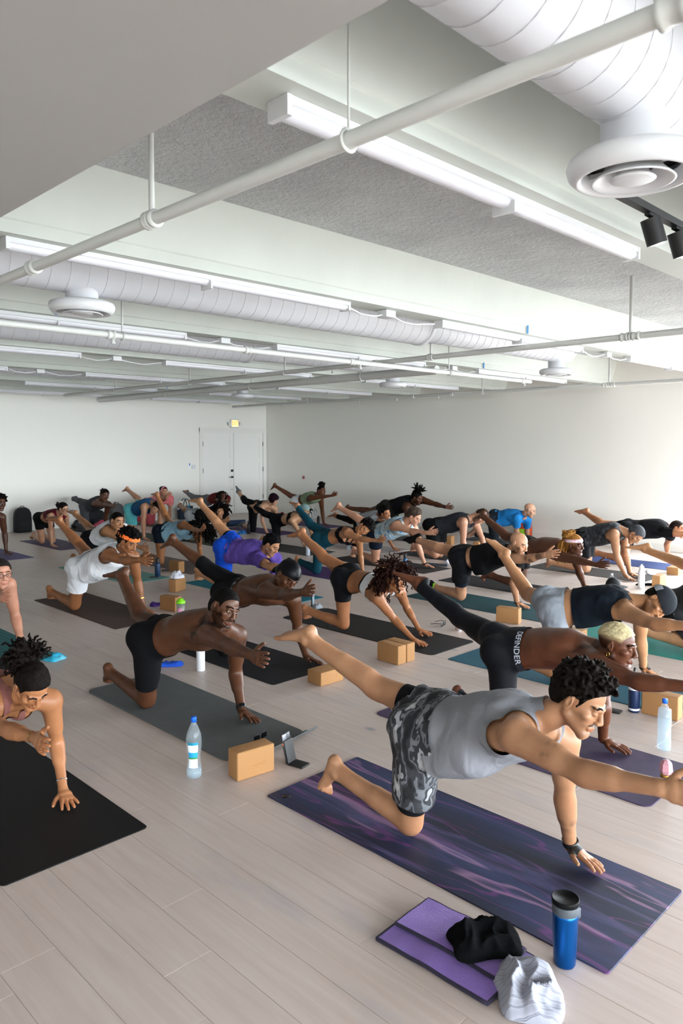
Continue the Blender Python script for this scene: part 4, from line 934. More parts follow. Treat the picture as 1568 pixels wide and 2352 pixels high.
def paint_skin(B, v, skin, brow='#1a120d', beard=0.0, stash=0.0, lips=None, eyes='open', fade=None, fade2=None, tats=(), iris='#2a1a10', tan=None):
    c = np.tile(np.array(srgb(skin)), (len(v), 1))
    def mixc(w, col): nonlocal c; col = np.array(col); c = c * (1 - w[:, None]) + col * w[:, None]
    r, f, u = B.hloc(v); inh = (np.abs(r) < .11) & (np.abs(f) < .14) & (np.abs(u) < .145)
    ar = np.abs(r); face = inh & (f > .02)
    base = np.array(srgb(skin)); lum = base.mean()
    # warmer, slightly darker knees, elbows and hands
    for jn, rad, amt in (('eR', .06, .5), ('eL', .06, .5), ('kR', .08, .6), ('kL', .08, .6), ('tR', .12, .45), ('tL', .12, .45), ('oR', .10, .5), ('oL', .10, .5)):
        w = sm(rad, rad * .35, np.linalg.norm(v - B.J[jn], axis=1)); mixc(w * amt, base * np.array([.90, .72, .66]))
    lip = lips if lips is not None else base * np.array([.80, .55, .55]) + np.array([.03, .0, .0])
    w = face * sm(1.25, .8, np.sqrt((r / .024) ** 2 + ((u + .066) / .0105) ** 2)) * (f > .07); mixc(w * .55, lip)
    bc = np.array(srgb(brow))
    w = face * sm(.0050, .0022, np.abs(u - (.030 - .35 * (ar - .03) * (ar > .03) + .1 * (ar - .03)))) * sm(.008, .013, ar) * sm(.056, .047, ar) * (f > .045); mixc(np.clip(w * 1.0, 0, 1), bc * .8)
    if beard:
        n = .92 + .08 * snoise(v, 60, 3)
        edge = np.interp(ar, [0, .03, .05, .07], [-.078, -.058, -.045, -.005])
        w = inh * sm(edge + .008, edge - .006, u) * sm(-.02, .01, f) * sm(.142, .128, np.sqrt(r * r + f * f + u * u))
        w *= 1 - sm(1.5, 1.0, np.sqrt((r / .026) ** 2 + ((u + .066) / .013) ** 2))
        mixc(np.clip(w * n, 0, 1) * beard, bc)
    if stash or beard:
        w = face * sm(.0065, .003, np.abs(u + .0485 + .12 * ar)) * sm(.032, .024, ar) * (f > .07); mixc(w * max(stash, beard * .9), bc)
    # eyes
    ex = ar - .0315; op = .0042 if eyes == 'open' else .0012
    ed = np.sqrt((ex / .0135) ** 2 + ((u - .003) / op) ** 2); fe = face & (f > .066)
    lid = fe * (sm(1.6, 1.0, ed) if eyes == 'open' else sm(.0165, .0125, np.abs(ex)) * sm(.0026, .0012, np.abs(u + .0035 - .25 * np.abs(ex)))); mixc(lid * .75, base * .25)
    if eyes == 'open':
        mixc(fe * sm(1.0, .85, ed), (.34, .32, .30)); ir = np.sqrt(ex ** 2 + (u - .004) ** 2)
        mixc(fe * sm(1.0, .9, ed) * sm(.0062, .0052, ir), srgb(iris)); mixc(fe * sm(1.0, .9, ed) * sm(.003, .0022, ir), (.005, .005, .005))
    w = face * sm(.0075, .004, np.sqrt((ar - .008) ** 2 + ((u + .037)) ** 2)) * (f > .085); mixc(w * .55, base * .2)   # nostrils
    if fade is not None:   # close-cropped hair painted on the scalp below the clipped hair
        hl = hairline(f); w = inh * sm(-.004, .010, u - hl) * (f > -.13); mixc(w * .85, np.array(srgb(fade)))
        if fade2 is not None: w = inh * sm(.020, .052, u) * sm(-.004, .010, u - hl); mixc(w * .9, np.array(srgb(fade2)))
    for a, b_, t0, t1, rad, fr, amt, sd_ in tats:   # inked patches along a limb between joints a and b
        A_, B_ = B.J[a], B.J[b_]; ab = B_ - A_; t = (v - A_) @ ab / (ab @ ab); dd = np.linalg.norm(v - A_ - np.clip(t, 0, 1)[:, None] * ab, axis=1)
        n = snoise(v, fr, sd_); w = sm(t0 - .04, t0 + .02, t) * sm(t1 + .04, t1 - .02, t) * (dd < rad) * sm(-.1, .35, n); mixc(w * amt, base * .18 + np.array([.006, .008, .010]))
    # soles and palms lighter on dark skin
    if lum < .2:
        for sd in 'RL':
            W, h, th, n, hk = getattr(B, 'hand' + sd); d = v - W
            w = ((d @ h) > .0) * ((d @ h) < .22) * (np.linalg.norm(d, axis=1) < .24) * sm(.004, .014, d @ n); mixc(w * .6, base * 1.6 + np.array([.10, .06, .05]))
    return np.clip(c, 0, 1)

def hair_mesh(B, style, h):
    """returns list of (name, verts, faces(quads or tris))"""
    K = B.hk; hp = B.hp; ax = (B.hl, B.hf, B.hu); rs = np.random.RandomState(abs(hash(style)) % 1000 if False else len(style) * 7 + 3)
    lo, hi = B.J['Hd'] - .34 * K, B.J['Hd'] + .34 * K
    def o(c, rr, k=.008): return ('o', hp(*c), ax, tuple(q * K for q in rr), k * K)
    def sp(c, r, k=.006): return ('c', hp(*c), hp(*c), r * K, r * K, k * K)
    off = {'crop': .0035, 'fadetop': .006, 'short': .009, 'quiff': .012, 'curly': .012, 'pony': .006, 'longcurly': .012, 'bob': .016, 'puff': .006, 'dreadtop': .005, 'braids': .009, 'wavy': .014, 'bun': .008}.get(style, .008)
    pr = [o((0, -.012, .035), (.075 + off, .096 + off, .083 + off), 0)]
    pr.append(o((0, -.045, -.01), (.068 + off * .6, .06 + off, .06), .02))
    g = np.array([0, 0, -1.0]); gl = np.array([g @ B.hl, g @ B.hf, g @ B.hu])
    def scalp(n, top=False):
        out = []
        while len(out) < n:
            d = rs.normal(size=3); d /= np.linalg.norm(d)
            r, f, u = d[0] * .075, -.012 + d[1] * .096, .035 + d[2] * .083
            if u > hairline(f) + .006 and (not top or u > .06): out.append((r, f, u, d))
        return out
    def curl(p, dirn, n, step, pull, wob, r0, r1, fr=2.2, kk=.003):
        """one springy lock"""
        ph = rs.uniform(0, 6.28); dirn = nrm(np.asarray(dirn, float)); a = nrm(np.cross(dirn, rs.normal(size=3)))
        c = np.asarray(p, float); prev = None
        for st in range(n + 1):
            b_ = np.cross(dirn, a); q = c + (a * math.cos(ph + fr * st) + b_ * math.sin(ph + fr * st)) * wob
            if prev is not None:
                t = st / n; r_ = r0 + (r1 - r0) * t; pr.append(('c', hp(*prev), hp(*q), r_ * K, r_ * K, kk * K))
            prev = q; dirn = nrm(dirn + gl * pull + rs.normal(size=3) * .10); a = nrm(a - dirn * np.dot(a, dirn)); c = c + dirn * step
    if style in ('curly', 'wavy'):
        fine = h < .006
        for r, f, u, d in scalp(280 if fine else 130):
            q = (.004 if style == 'curly' else .006) + (.012 if u > .07 else 0) * (1.3 if style == 'wavy' else 1)
            t = nrm(np.cross(d, rs.normal(size=3)) + d * (.7 if style == 'curly' else .35) + np.array([0, .35, 0]) * (style == 'wavy'))
            curl((r + d[0] * q, f + d[1] * q, u + d[2] * q), t, 4, .009, .0, .0055 if style == 'curly' else .0035, .0085 if fine else .011, .0058 if fine else .008, 1.4, .005)
    if style == 'quiff':
        for r, f, u, d in scalp(70, True):
            q = .004 + .010 * max(0, f + .02) / .1
            if f < .055: pr.append(sp((r + d[0] * q, f + d[1] * q, u + d[2] * q), .015, .014))
    if style == 'longcurly':
        fine = h < .006
        for r, f, u, d in scalp(170 if fine else 95):
            if f > .03 and u < .07: continue
            curl(np.array([r, f, u]) + d * .008, d * .8 + gl * .25, rs.randint(8, 14), .017, .16, .009, .0085 if fine else .0125, .006 if fine else .010)
    if style == 'pony':
        pr.append(sp((0, -.105, .06), .028))
        for i in range(150 if h < .006 else 60):
            p = np.array([0, -.112, .066]) + rs.normal(size=3) * .014
            curl(p, np.array([rs.normal() * .9, -.8, rs.normal() * .7 + .3]), rs.randint(6, 11), .013, .10, .006, .0075, .0048, 2.0, .006)
    if style == 'bun':
        for i in range(24): curl(np.array([0, -.12, .05]) + rs.normal(size=3) * .02, rs.normal(size=3), 5, .011, 0, .004, .007, .005)
        pr.append(sp((0, -.12, .03), .038, .015)); pr.append(sp((.01, -.135, .04), .03, .015))
    if style == 'bob':
        for g_ in (-1, 1): pr.append(o((g_ * .066, -.005, -.012), (.026, .062, .06), .02))
        pr.append(o((0, .066, .078), (.055, .034, .026), .02)); pr.append(o((0, -.07, -.03), (.062, .04, .05), .02))
    if style == 'puff':
        for i in range(110):
            d = rs.normal(size=3); d /= np.linalg.norm(d); q = rs.uniform(.04, .072)
            pr.append(sp((d[0] * q * 1.1, -.01 + d[1] * q, .150 + d[2] * q * .8), rs.uniform(.012, .018), .004))
        pr.append(sp((0, -.01, .145), .06))
    if style == 'dreadtop':
        for i in range(46):
            p = np.array([rs.normal() * .022, -.02 + rs.normal() * .03, .115]); dirn = nrm(np.array([rs.normal() * .6, -.1 + rs.normal() * .6, 1.0]))
            for st in range(4):
                dirn = nrm(dirn + rs.normal(size=3) * .25 + np.array([0, 0, -.12 * st])); p2 = p + dirn * .032
                pr.append(('c', hp(*p), hp(*p2), .0085 * K, .0078 * K, .002 * K)); p = p2
    if style == 'dreads':
        g = np.array([0, 0, -1.0]); gl = np.array([g @ B.hl, g @ B.hf, g @ B.hu])
        for r, f, u, d in scalp(70):
            p = np.array([r, f, u]); dirn = d * .8 + gl * .3
            for st in range(5):
                dirn = nrm(dirn * .7 + gl * .5 + rs.normal(size=3) * .15); p2 = p + dirn * .032
                pr.append(('c', hp(*p), hp(*p2), .0115 * K, .011 * K, .002 * K)); p = p2
    if style == 'braids':
        g = np.array([0, 0, -1.0]); gl = np.array([g @ B.hl, g @ B.hf, g @ B.hu])
        for i in range(34):      # gathered top knot of braids
            a0 = rs.uniform(0, 6.28); pts = []
            for st in range(6):
                a = a0 + st * .9; rad = .062 + .02 * math.sin(i)
                pts.append(np.array([math.cos(a) * rad * .9 + rs.normal() * .006, -.075 + math.sin(a) * rad * .8, .115 + rs.normal() * .012 + .02 * math.sin(st + i)]))
            for p, p2 in zip(pts, pts[1:]): pr.append(('c', hp(*p), hp(*p2), .0085 * K, .0085 * K, .002 * K))
        for i in range(26):      # loose ends hanging
            p = np.array([rs.normal() * .03, -.075 + rs.normal() * .02, .05]); dirn = nrm(np.array([rs.normal() * .3, -.3, .2]))
            for st in range(8):
                dirn = nrm(dirn * .6 + gl * .6 + rs.normal(size=3) * .12); p2 = p + dirn * .034
                pr.append(('c', hp(*p), hp(*p2), .008 * K, .0075 * K, .002 * K)); p = p2
    V = Vol(lo, hi, h)
    for p in pr: V.add(p)
    v, q = V.nets()
    r, f, u = B.hloc(v)
    if style in ('bob',): g = np.where((f > .055) & (np.abs(r) < .06), .040 - u, -.1)
    else:
        g = hairline(f) - u
        ell = np.sqrt((r / .075) ** 2 + ((f + .012) / .096) ** 2 + ((u - .035) / .083) ** 2)
        if style in ('longcurly', 'pony', 'dreads', 'braids', 'bun'): g = np.where((f < -.03) | (ell > 1.0 + (off + .012) / .083), np.minimum(g, -.001 - 0 * f), g)
        if style in ('longcurly', 'dreads'): g = np.where((f > .07) & (np.abs(r) < .045) & (u < .05), .05, g)
    if style == 'fadetop': g = np.maximum(g, .052 - .25 * (f < -.04) * (-.04 - f) - u)
    v, t = clip(v, q, g * K)
    if style in ('crop', 'short', 'fadetop', 'quiff', 'bob', 'pony') and len(v):
        nn = vnormals(v, t); v = v + nn * (snoise(v, 70, 4) * .0009 + snoise(v, 28, 9) * .0012 * (style != 'crop'))[:, None]
    return v, t
def cap_shape(B, h, off, gf, extra=()):
    K = B.hk; hp = B.hp; ax = (B.hl, B.hf, B.hu)
    V = Vol(B.J['Hd'] - .26 * K, B.J['Hd'] + .26 * K, h)
    V.add(('o', hp(0, -.012, .035), ax, tuple((q + off) * K for q in (.075, .096, .083)), 0))
    V.add(('o', hp(0, -.045, -.01), ax, tuple(q * K for q in (.068 + off, .06 + off, .06)), .02))
    for p in extra: V.add(p)
    v, q = V.nets(); r, f, u = B.hloc(v)
    return clip(v, q, gf(r, f, u) * K)

def add_person(key, label, skin, Ht=1.75, fem=False, girth=1.0, near=0, hair=None, hcol='#15100d', wear=(), hands=('reach', 'flat'), **paint):
    J = JOINTS[key]; B = Body(J, Ht, fem, girth, hands=hands)
    hb, hh, hx = [(.0165, .0092, .0096), (.0145, .0076, .0082), (.0116, .0054, .0062), (.0092, .0035, .0046)][near]
    v, q = B.build(hb, hh, hx)
    root_z = 0.0
    org = np.array([B.J['P'][0], B.J['P'][1], 0.0])
    person = empty('person', org + np.array([0, 0, max(0.0, .0056 - v[:, 2].min())])); tag(person, label, 'person', 'people doing yoga in the studio')
    def put(name, v, f, m, col=None):
        v = v - org
        me = np_mesh(name, v, *( (f, None) if f.shape[1] == 4 else (None, f)), col=col)
        return link(name, me, m, person)
    put('body', v, q, skin_mat(), paint_skin(B, v, skin, **paint))
    hvox = [.0092, .0080, .0059, .0043][near]
    if hair and hair != 'bald':
        hv, ht = hair_mesh(B, hair, hvox)
        if len(hv):
            o = put('hair', hv, ht, mat('hair', hcol, rough=.6, bump=.35, bscale=320, var=.45, vscale=70, spec=.06))
    for w in wear: w(B, put, near)
    return B, person, put
# wearable makers -------------------------------------------------
def W_bottom(name, m, tw, th, ts=None, off=.007, flare=0.0, wr=.003, thl=None, seed=0):
    def f(B, put, near):
        ex = []
        k = B.k
        if flare:
            for sd in 'RL':
                H, K_ = B.J['h' + sd], B.J['k' + sd]; x = nrm(K_ - H); t_ = (th if (thl is None or sd == 'R') else thl); e = H + (K_ - H) * (t_ + .15)
                ex.append(('c', H + x * .02, e, (.092 + flare * .4) * k, (.068 + flare) * k, .03))
        v, t = B.garment(off, g_bottom(tw, th, ts, thl), ex, wr=wr, seed=seed)
        put(name, v, t, m)
    return f
def W_top(name, m, t0, arm=.105, sleeve=None, neck=.085, off=.008, sag=0.0, wr=.003, scoop=0.0, loose=0.0, seed=2):
    def f(B, put, near):
        ex = []; k = B.k; j = B.J
        if sag or loose:
            a = B.a; P, N = j['P'], j['N']; L = np.linalg.norm(N - P)
            ex.append(('e', P + a * (t0 - .05) * L + np.array([0, 0, -sag]), P + a * .45 * L + np.array([0, 0, -sag * .8]), B.lp, (.135 + loose) * k, .095 * k, (.145 + loose) * k, .105 * k, .05))
            ex.append(('e', P + a * .42 * L + np.array([0, 0, -sag * .8]), P + a * .72 * L + np.array([0, 0, -sag * .25]), B.lc, (.145 + loose) * k, .105 * k, (.150 + loose * .6) * k, .108 * k, .05))
        if sleeve is not None:
            for sd in 'RL':
                S, E = j['s' + sd], j['e' + sd]; ex.append(('c', S, S + (E - S) * (sleeve + .1), .066 * k, (.058 + loose * .5) * k, .03))
        v, t = B.garment(off, g_top(t0, arm, sleeve, neck, scoop=scoop), ex, wr=wr * (1.5 if sag > .04 else 1), wf=7.5, stretch=np.array([1, 1, .4]) if sag > .04 else None, seed=seed)
        put(name, v, t, m)
    return f
def W_band(name, m, t0, t1, off=.005, strap=.016, so=.055):
    return lambda B, put, near: put(name, *B.garment(off, g_band(t0, t1, strap, so)), m)
def W_socks(name, m, ts, off=.005):
    def f(B, put, near):
        for sd in 'RL': put(name, *B.garment(off, g_foot(ts, sd)), m)
    return f
def W_ring(name, m, seg, t0, t1, off=.005):
    def f(B, put, near):
        a, b = (B.J['e' + seg[1]], B.J['w' + seg[1]]) if seg[0] == 'F' else (B.J['k' + seg[1]], B.J['a' + seg[1]])
        d = nrm(b - a); c = a + (b - a) * (t0 + t1) / 2; w = np.linalg.norm(b - a) * (t1 - t0)
        V = Vol(c - .06, c + .06, .0035 if near > 1 else .006)
        for p in B.prims: V.add(p)
        V.D -= off
        v, q = V.nets(); s = (v - c) @ d
        put(name, *clip(v, q, np.abs(s) - w / 2), m)
    return f
# ------------------------------------------------------------------ yoga mats
def slab(name, w, l, t, r, m, parent=None, curl=0.0, nseg=6):
    """thin mat lying flat, rounded corners; origin at its centre on the floor; curl lifts and rolls the -y end"""
    out = []
    for cx, cy, a0 in ((1, 1, 0), (-1, 1, 90), (-1, -1, 180), (1, -1, 270)):
        for i in range(nseg + 1):
            a = math.radians(a0 + 90 * i / nseg); out.append((cx * (w / 2 - r) + r * math.cos(a), cy * (l / 2 - r) + r * math.sin(a)))
    n = len(out); e = t * .35; mb = MB()
    ins = lambda p, d: (p[0] - d * (1 if p[0] > 0 else -1), p[1] - d * (1 if p[1] > 0 else -1))
    rings = [[(*p, 0.0005) for p in out], [(*p, t - e) for p in out], [(*ins(p, e), t) for p in out]]
    mb.add([q for r_ in rings for q in r_], [(k * n + i, k * n + (i + 1) % n, (k + 1) * n + (i + 1) % n, (k + 1) * n + i) for k in range(2) for i in range(n)] + [tuple(range(2 * n, 3 * n))])
    return mb.build(name, m, parent)
def add_mat(x0, x1, y0, y1, m, label, r=.03, rz=0.0, t=.005, name='yoga_mat'):
    o = slab(name, x1 - x0, y1 - y0, t, r, m); o.location = ((x0 + x1) / 2, (y0 + y1) / 2, 0); o.rotation_euler = (0, 0, rz)
    tag(o, label, 'yoga mat', 'yoga mats laid out on the floor'); return o
def rub(name, c, rough=.75): return mat('mat_' + name, c, rough=rough, bump=.25, bscale=400, var=.12, vscale=9, spec=.25)
def galaxy_mat():
    m = bpy.data.materials.new('mat_galaxy'); N, L = nodes(m); b = N['Principled BSDF']; b.inputs['Roughness'].default_value = .55
    tc = N.new('ShaderNodeTexCoord'); mp = N.new('ShaderNodeMapping'); mp.inputs['Scale'].default_value = (4.4, .62, 1); mp.inputs['Rotation'].default_value = (0, 0, .10); L.new(tc.outputs['Object'], mp.inputs['Vector'])
    def noise(sc, dist, det, w):
        t = N.new('ShaderNodeTexNoise'); t.noise_dimensions = '4D'; t.inputs['W'].default_value = w; t.inputs['Scale'].default_value = sc; t.inputs['Distortion'].default_value = dist; t.inputs['Detail'].default_value = det; L.new(mp.outputs['Vector'], t.inputs['Vector']); return t.outputs['Fac']
    def ramp(src, st):
        c = N.new('ShaderNodeValToRGB'); e = c.color_ramp.elements
        while len(e) < len(st): e.new(.5)
        for q, (p, col) in zip(e, st): q.position = p; q.color = (*col, 1)
        L.new(src, c.inputs['Fac']); return c.outputs['Color']
    base = ramp(noise(1.3, .5, 4, 1.0), [(.34, srgb('#0e1428')), (.5, srgb('#182040')), (.62, srgb('#29345a')), (.72, srgb('#2b2844'))])
    def over(src, fac, col):
        mx = N.new('ShaderNodeMix'); mx.data_type = 'RGBA'; L.new(fac, mx.inputs['Factor']); L.new(src, mx.inputs[6]); mx.inputs[7].default_value = (*srgb(col), 1); return mx.outputs[2]
    k = (0, 0, 0); w_ = lambda v: (v, v, v)
    c = over(base, ramp(noise(1.5, .7, 2.5, 3.3), [(.0, k), (.50, k), (.515, w_(.4)), (.53, k)]), '#8d3f8e')
    c = over(c, ramp(noise(1.1, .8, 3, 7.7), [(.0, k), (.58, k), (.63, w_(.4)), (.70, k)]), '#5f5c8c')
    c = over(c, ramp(noise(1.7, .6, 2, 12.), [(.0, k), (.615, k), (.65, w_(.6)), (.69, k)]), '#a87fa4')
    L.new(c, b.inputs['Base Color']); return m
M_GAL = galaxy_mat()
M1 = add_mat(2.32, 2.98, 1.065, 2.855, M_GAL, 'dark navy and purple marbled yoga mat under the person in camouflage shorts', r=.015)
lg = MB(); lg.lathe([(.0, .0054), (.024, .0054), (.024, .0051)], 24); lg.build('round_logo', mat('logo_black', '#0b0b14', rough=.4), M1).location = (-.265, .815, 0)
add_mat(1.08, 1.74, 3.0, 4.83, rub('black', '#0a0a0b', .6), 'plain black yoga mat at the lower left under the person in the dusty rose bra', r=.025)
# grey mat with a curled front edge
gm = empty('yoga_mat', (2.715, 4.16, 0)); tag(gm, 'thick grey foam yoga mat with a curled front end beside the cork block', 'yoga mat', 'yoga mats laid out on the floor')
M_GREYMAT = rub('grey', '#5d6060', .85)
slab('mat_sheet', .60, 1.70, .010, .07, M_GREYMAT, gm)
mb = MB(); prof = []
for i in range(11):
    a = i / 10; prof.append((-.82 - .10 * a, .010 + .055 * a ** 2 ))
top = []
for xi in range(9):
    xx = -.26 + .58 * xi / 8; lift = (xi / 8) ** 1.2
    for (yy, zz) in prof: top.append((xx, yy + .0, .004 + (zz - .010) * lift + .006))
vs = top + [(x, y, z - .008) for x, y, z in top]; W_ = len(prof); n_ = len(top)
fs = [(i * W_ + j, i * W_ + j + 1, (i + 1) * W_ + j + 1, (i + 1) * W_ + j) for i in range(8) for j in range(W_ - 1)]
fs += [tuple(n_ + q for q in reversed(f)) for f in fs]
fs += [(i * W_ + W_ - 1, n_ + i * W_ + W_ - 1, n_ + (i + 1) * W_ + W_ - 1, (i + 1) * W_ + W_ - 1) for i in range(8)]
fs += [(8 * W_ + j, 8 * W_ + j + 1, n_ + 8 * W_ + j + 1, n_ + 8 * W_ + j) for j in range(W_ - 1)]
mb.add(vs, fs, True).build('curled_end', M_GREYMAT, gm)
add_mat(3.45, 4.07, 4.16, 5.95, rub('charcoal', '#1b1b1e'), 'charcoal yoga mat under the person in the black durag')
add_mat(3.55, 4.19, 1.44, 3.25, mat('mat_plum', '#3b2a4f', rough=.7, bump=.2, bscale=300, var=.3, vscale=14), 'plum yoga mat under the person in black leggings with a lettered waistband', r=.05)
add_mat(4.88, 5.51, 3.81, 5.75, rub('blackb', '#18181a', .55), 'long black yoga mat under the person in the white bra', r=.05)
M7 = add_mat(4.89, 5.53, 1.84, 3.66, rub('steelblue', '#1f5669'), 'steel-blue yoga mat under the person in light grey shorts', r=.02)
mk = MB(); mk.box(.10, .11, .40, .66, .0052, .0056); mk.box(.02, .2, .52, .528, .0052, .0056); mk.build('alignment_mark', mat('mark_dark', '#123540'), M7)
add_mat(6.58, 7.22, 3.76, 5.55, rub('darkteal', '#0f4148'), 'dark teal yoga mat under the person in the black tee and socks', r=.02)
add_mat(6.22, 6.86, 1.55, 3.32, rub('jade', '#1c8076'), 'bright jade-green yoga mat at the right edge', r=.02)
add_mat(3.445, 4.06, 6.5, 8.38, rub('brown', '#4a3b36'), 'brown yoga mat under the person with the orange bandana', r=.02)
add_mat(4.66, 5.28, 8.5, 10.38, rub('aqua', '#6fa7a3'), 'pale aqua yoga mat under the person in white tank top and black shorts', r=.02, rz=.05)
add_mat(5.66, 6.28, 8.55, 10.4, rub('taupe', '#6d625d'), 'taupe yoga mat under the person in the light blue tank', r=.02)
add_mat(5.25, 5.88, 6.16, 8.1, rub('teal', '#0d6a7c'), 'bright teal yoga mat under the person in the purple tee', r=.02)
add_mat(6.72, 7.36, 6.3, 8.1, rub('purple', '#3c2559'), 'deep purple yoga mat under the person in teal leggings', r=.02)
add_mat(7.92, 8.54, 6.33, 8.2, rub('umber', '#2e2a2a'), 'dark brown-grey yoga mat under the person in the tie-dye tank', r=.02)
add_mat(9.05, 9.68, 6.0, 7.85, rub('ink', '#222327'), 'ink-black yoga mat under the person in the charcoal tank', r=.02)
add_mat(11.3, 11.93, 6.4, 8.2, rub('slate', '#4b5258'), 'slate yoga mat by the right wall under the person in the blue tee', r=.02)
add_mat(7.66, 8.28, 3.86, 5.9, rub('coal', '#1a1a1e'), 'coal-black yoga mat under the person in the floral headband', r=.02)
add_mat(9.4, 10.02, 3.95, 5.65, rub('drab', '#3c3836'), 'drab grey-brown yoga mat under the person in the dark camouflage tank', r=.02)
add_mat(10.55, 11.17, 3.7, 5.5, rub('navy', '#26396a'), 'navy blue yoga mat under the person in the plain black tee by the wall', r=.02)
add_mat(7.9, 8.53, 8.66, 10.5, rub('graphite', '#3d3e3e'), 'graphite yoga mat with a pastel bottle at its front corner', r=.03)
add_mat(9.24, 9.86, 11.0, 12.8, rub('violet', '#4d3668'), 'violet yoga mat under the person in the black camisole', r=.03)
add_mat(10.74, 11.34, 11.2, 13.0, rub('mauve', '#5a4a72'), 'mauve yoga mat under the person in the sage green top', r=.03)
add_mat(10.35, 10.97, 8.2, 10.1, rub('ash', '#55575a'), 'ash-grey yoga mat under the person in dark olive shorts', r=.03)
add_mat(9.5, 10.1, 12.9, 14.75, rub('pine', '#24403c'), 'pine-green yoga mat under the person in the maroon top by the door', r=.03)
add_mat(7.5, 8.14, 10.35, 12.2, rub('olive', '#3a4233'), 'olive yoga mat under the person in white shoes', r=.03)
add_mat(8.33, 8.95, 13.25, 15.05, rub('sage', '#647a68'), 'sage green yoga mat under the person in the coral tunic', r=.03)
add_mat(7.08, 7.70, 11.6, 13.3, rub('bottle', '#44544c'), 'bottle-green yoga mat under the person in cyan shorts', r=.03)
add_mat(6.82, 7.42, 13.35, 15.15, rub('jet', '#202322'), 'jet-black yoga mat by the door wall under the person in grey leggings and black shoes', r=.03)
add_mat(5.40, 6.02, 12.02, 13.72, rub('lilacgrey', '#5c5470'), 'lilac-grey yoga mat under the person in glasses and maroon crop top', r=.03)
add_mat(4.16, 4.78, 11.55, 13.4, rub('lavender', '#6d6590'), 'lavender yoga mat cut off by the left edge', r=.03)
add_mat(2.07, 2.68, 5.98, 7.8, ramp_mat('mat_tealstripe', [(0, '#0d4a58'), (.5, '#14707a'), (.7, '#2c8f80'), (1, '#0d4a58')], scale=3.4, kind='wave', distort=1.5, rough=.75, stretch=(2.2, .12, 1)), 'teal striped yoga mat cut off by the left edge', r=.02)
add_mat(8.98, 9.6, 7.95, 9.75, ramp_mat('mat_marble', [(0, '#6b6467'), (.5, '#9a9495'), (1, '#5a5558')], scale=26, rough=.8), 'mottled grey yoga mat behind the person in the tie-dye tank', r=.02)

# ------------------------------------------------------------------ cork blocks
M_CORK = None
def cork():
    m = bpy.data.materials.new('cork'); N, L = nodes(m); b = N['Principled BSDF']; b.inputs['Roughness'].default_value = .8
    tc = N.new('ShaderNodeTexCoord'); nz = N.new('ShaderNodeTexNoise'); nz.inputs['Scale'].default_value = 260; nz.inputs['Detail'].default_value = 3; nz.inputs['Roughness'].default_value = .7; L.new(tc.outputs['Object'], nz.inputs['Vector'])
    cr = N.new('ShaderNodeValToRGB'); e = cr.color_ramp.elements; e[0].position = .30; e[1].position = .72; e[0].color = (*srgb('#85603b'), 1); e[1].color = (*srgb('#b48758'), 1); q = e.new(.5); q.color = (*srgb('#a37648'), 1)
    L.new(nz.outputs['Fac'], cr.inputs['Fac']); L.new(cr.outputs['Color'], b.inputs['Base Color'])
    bp = N.new('ShaderNodeBump'); bp.inputs['Strength'].default_value = .25; bp.inputs['Distance'].default_value = .004; L.new(nz.outputs['Fac'], bp.inputs['Height']); L.new(bp.outputs['Normal'], b.inputs['Normal'])
    return m
M_CORK = cork()
def block(A, B_, C, h, label, name='cork_block'):
    a, b_, c = (at(*q)[:2] for q in (A, B_, C))
    e1, e2 = a - b_, c - b_; l1, l2 = np.linalg.norm(e1), np.linalg.norm(e2)
    dims = [.23, .152, .10]; dims.remove(h)
    L1, L2 = (max(dims), min(dims)) if l1 > l2 else (min(dims), max(dims))
    d = e2 / l2 if l2 > l1 else np.array([e1[1], -e1[0]]) / l1 * (1 if np.cross([*e1, 0], [*e2, 0])[2] < 0 else -1)
    if np.dot(d, e2) < 0: d = -d
    d1 = np.array([-d[1], d[0]]); d1 = d1 if np.dot(d1, e1) > 0 else -d1
    ctr = b_ + d * L2 / 2 + d1 * L1 / 2
    o = MB().rbox(L2, L1, h, .008).build(name, M_CORK); o.location = (ctr[0], ctr[1], h / 2 + .0005); o.rotation_euler = (0, 0, math.atan2(d[1], d[0]))
    tag(o, label, 'yoga block', 'cork yoga blocks'); return o
BK = {}
BK['big'] = block((517, 1778), (545, 1797), (621, 1773), .152, 'cork yoga block standing between the clear bottle and the phone stand')
o = link('lettering', text_mesh('manduka', .022, .0002), mat('cork_print', '#9a6a3c', rough=.8), BK['big']); o.rotation_euler = (math.pi / 2, 0, 0); o.location = (.02, -.0502, -.012)
block((711, 1566), (737, 1578), (793, 1561), .10, 'cork yoga block lying flat at the front of the charcoal mat')
b3 = block((868, 1516), (914, 1529), (932, 1525), .152, 'left one of two cork yoga blocks set side by side on the black mat edge')
b4 = block((889, 1510), (935, 1523), (956, 1518), .152, 'right one of two cork yoga blocks set side by side on the black mat edge')
b4.rotation_euler = b3.rotation_euler
dv = Matrix.Rotation(b3.rotation_euler.z, 3, 'Z') @ Vector((1, 0, 0)); b4.location = b3.location + dv * .109
ov = MB(); ov.lathe([(.010, 0), (.012, .0004), (.014, 0)], 20); oo = ov.build('pressed_emblem', mat('cork_print', '#9a6a3c', rough=.8), b3); oo.rotation_euler = (0, -math.pi / 2, 0); oo.location = (-.0502, 0, 0)
block((1143, 1429), (1190, 1435), (1201, 1432), .152, 'cork yoga block standing on the dark teal mat')
block((1474, 1639), (1556, 1658), (1566, 1649), .152, 'large cork yoga block behind the right-hand water bottle')
block((1495, 1350), (1515, 1352), (1530, 1346), .152, 'cork yoga block next to the tall white bottle')
block((1524, 1317), (1557, 1322), (1567, 1317), .10, 'cork yoga block behind the raised leg at the right edge')
block((390, 1312), (410, 1316), (425, 1311), .152, 'upright cork yoga block behind the towel-topped block')
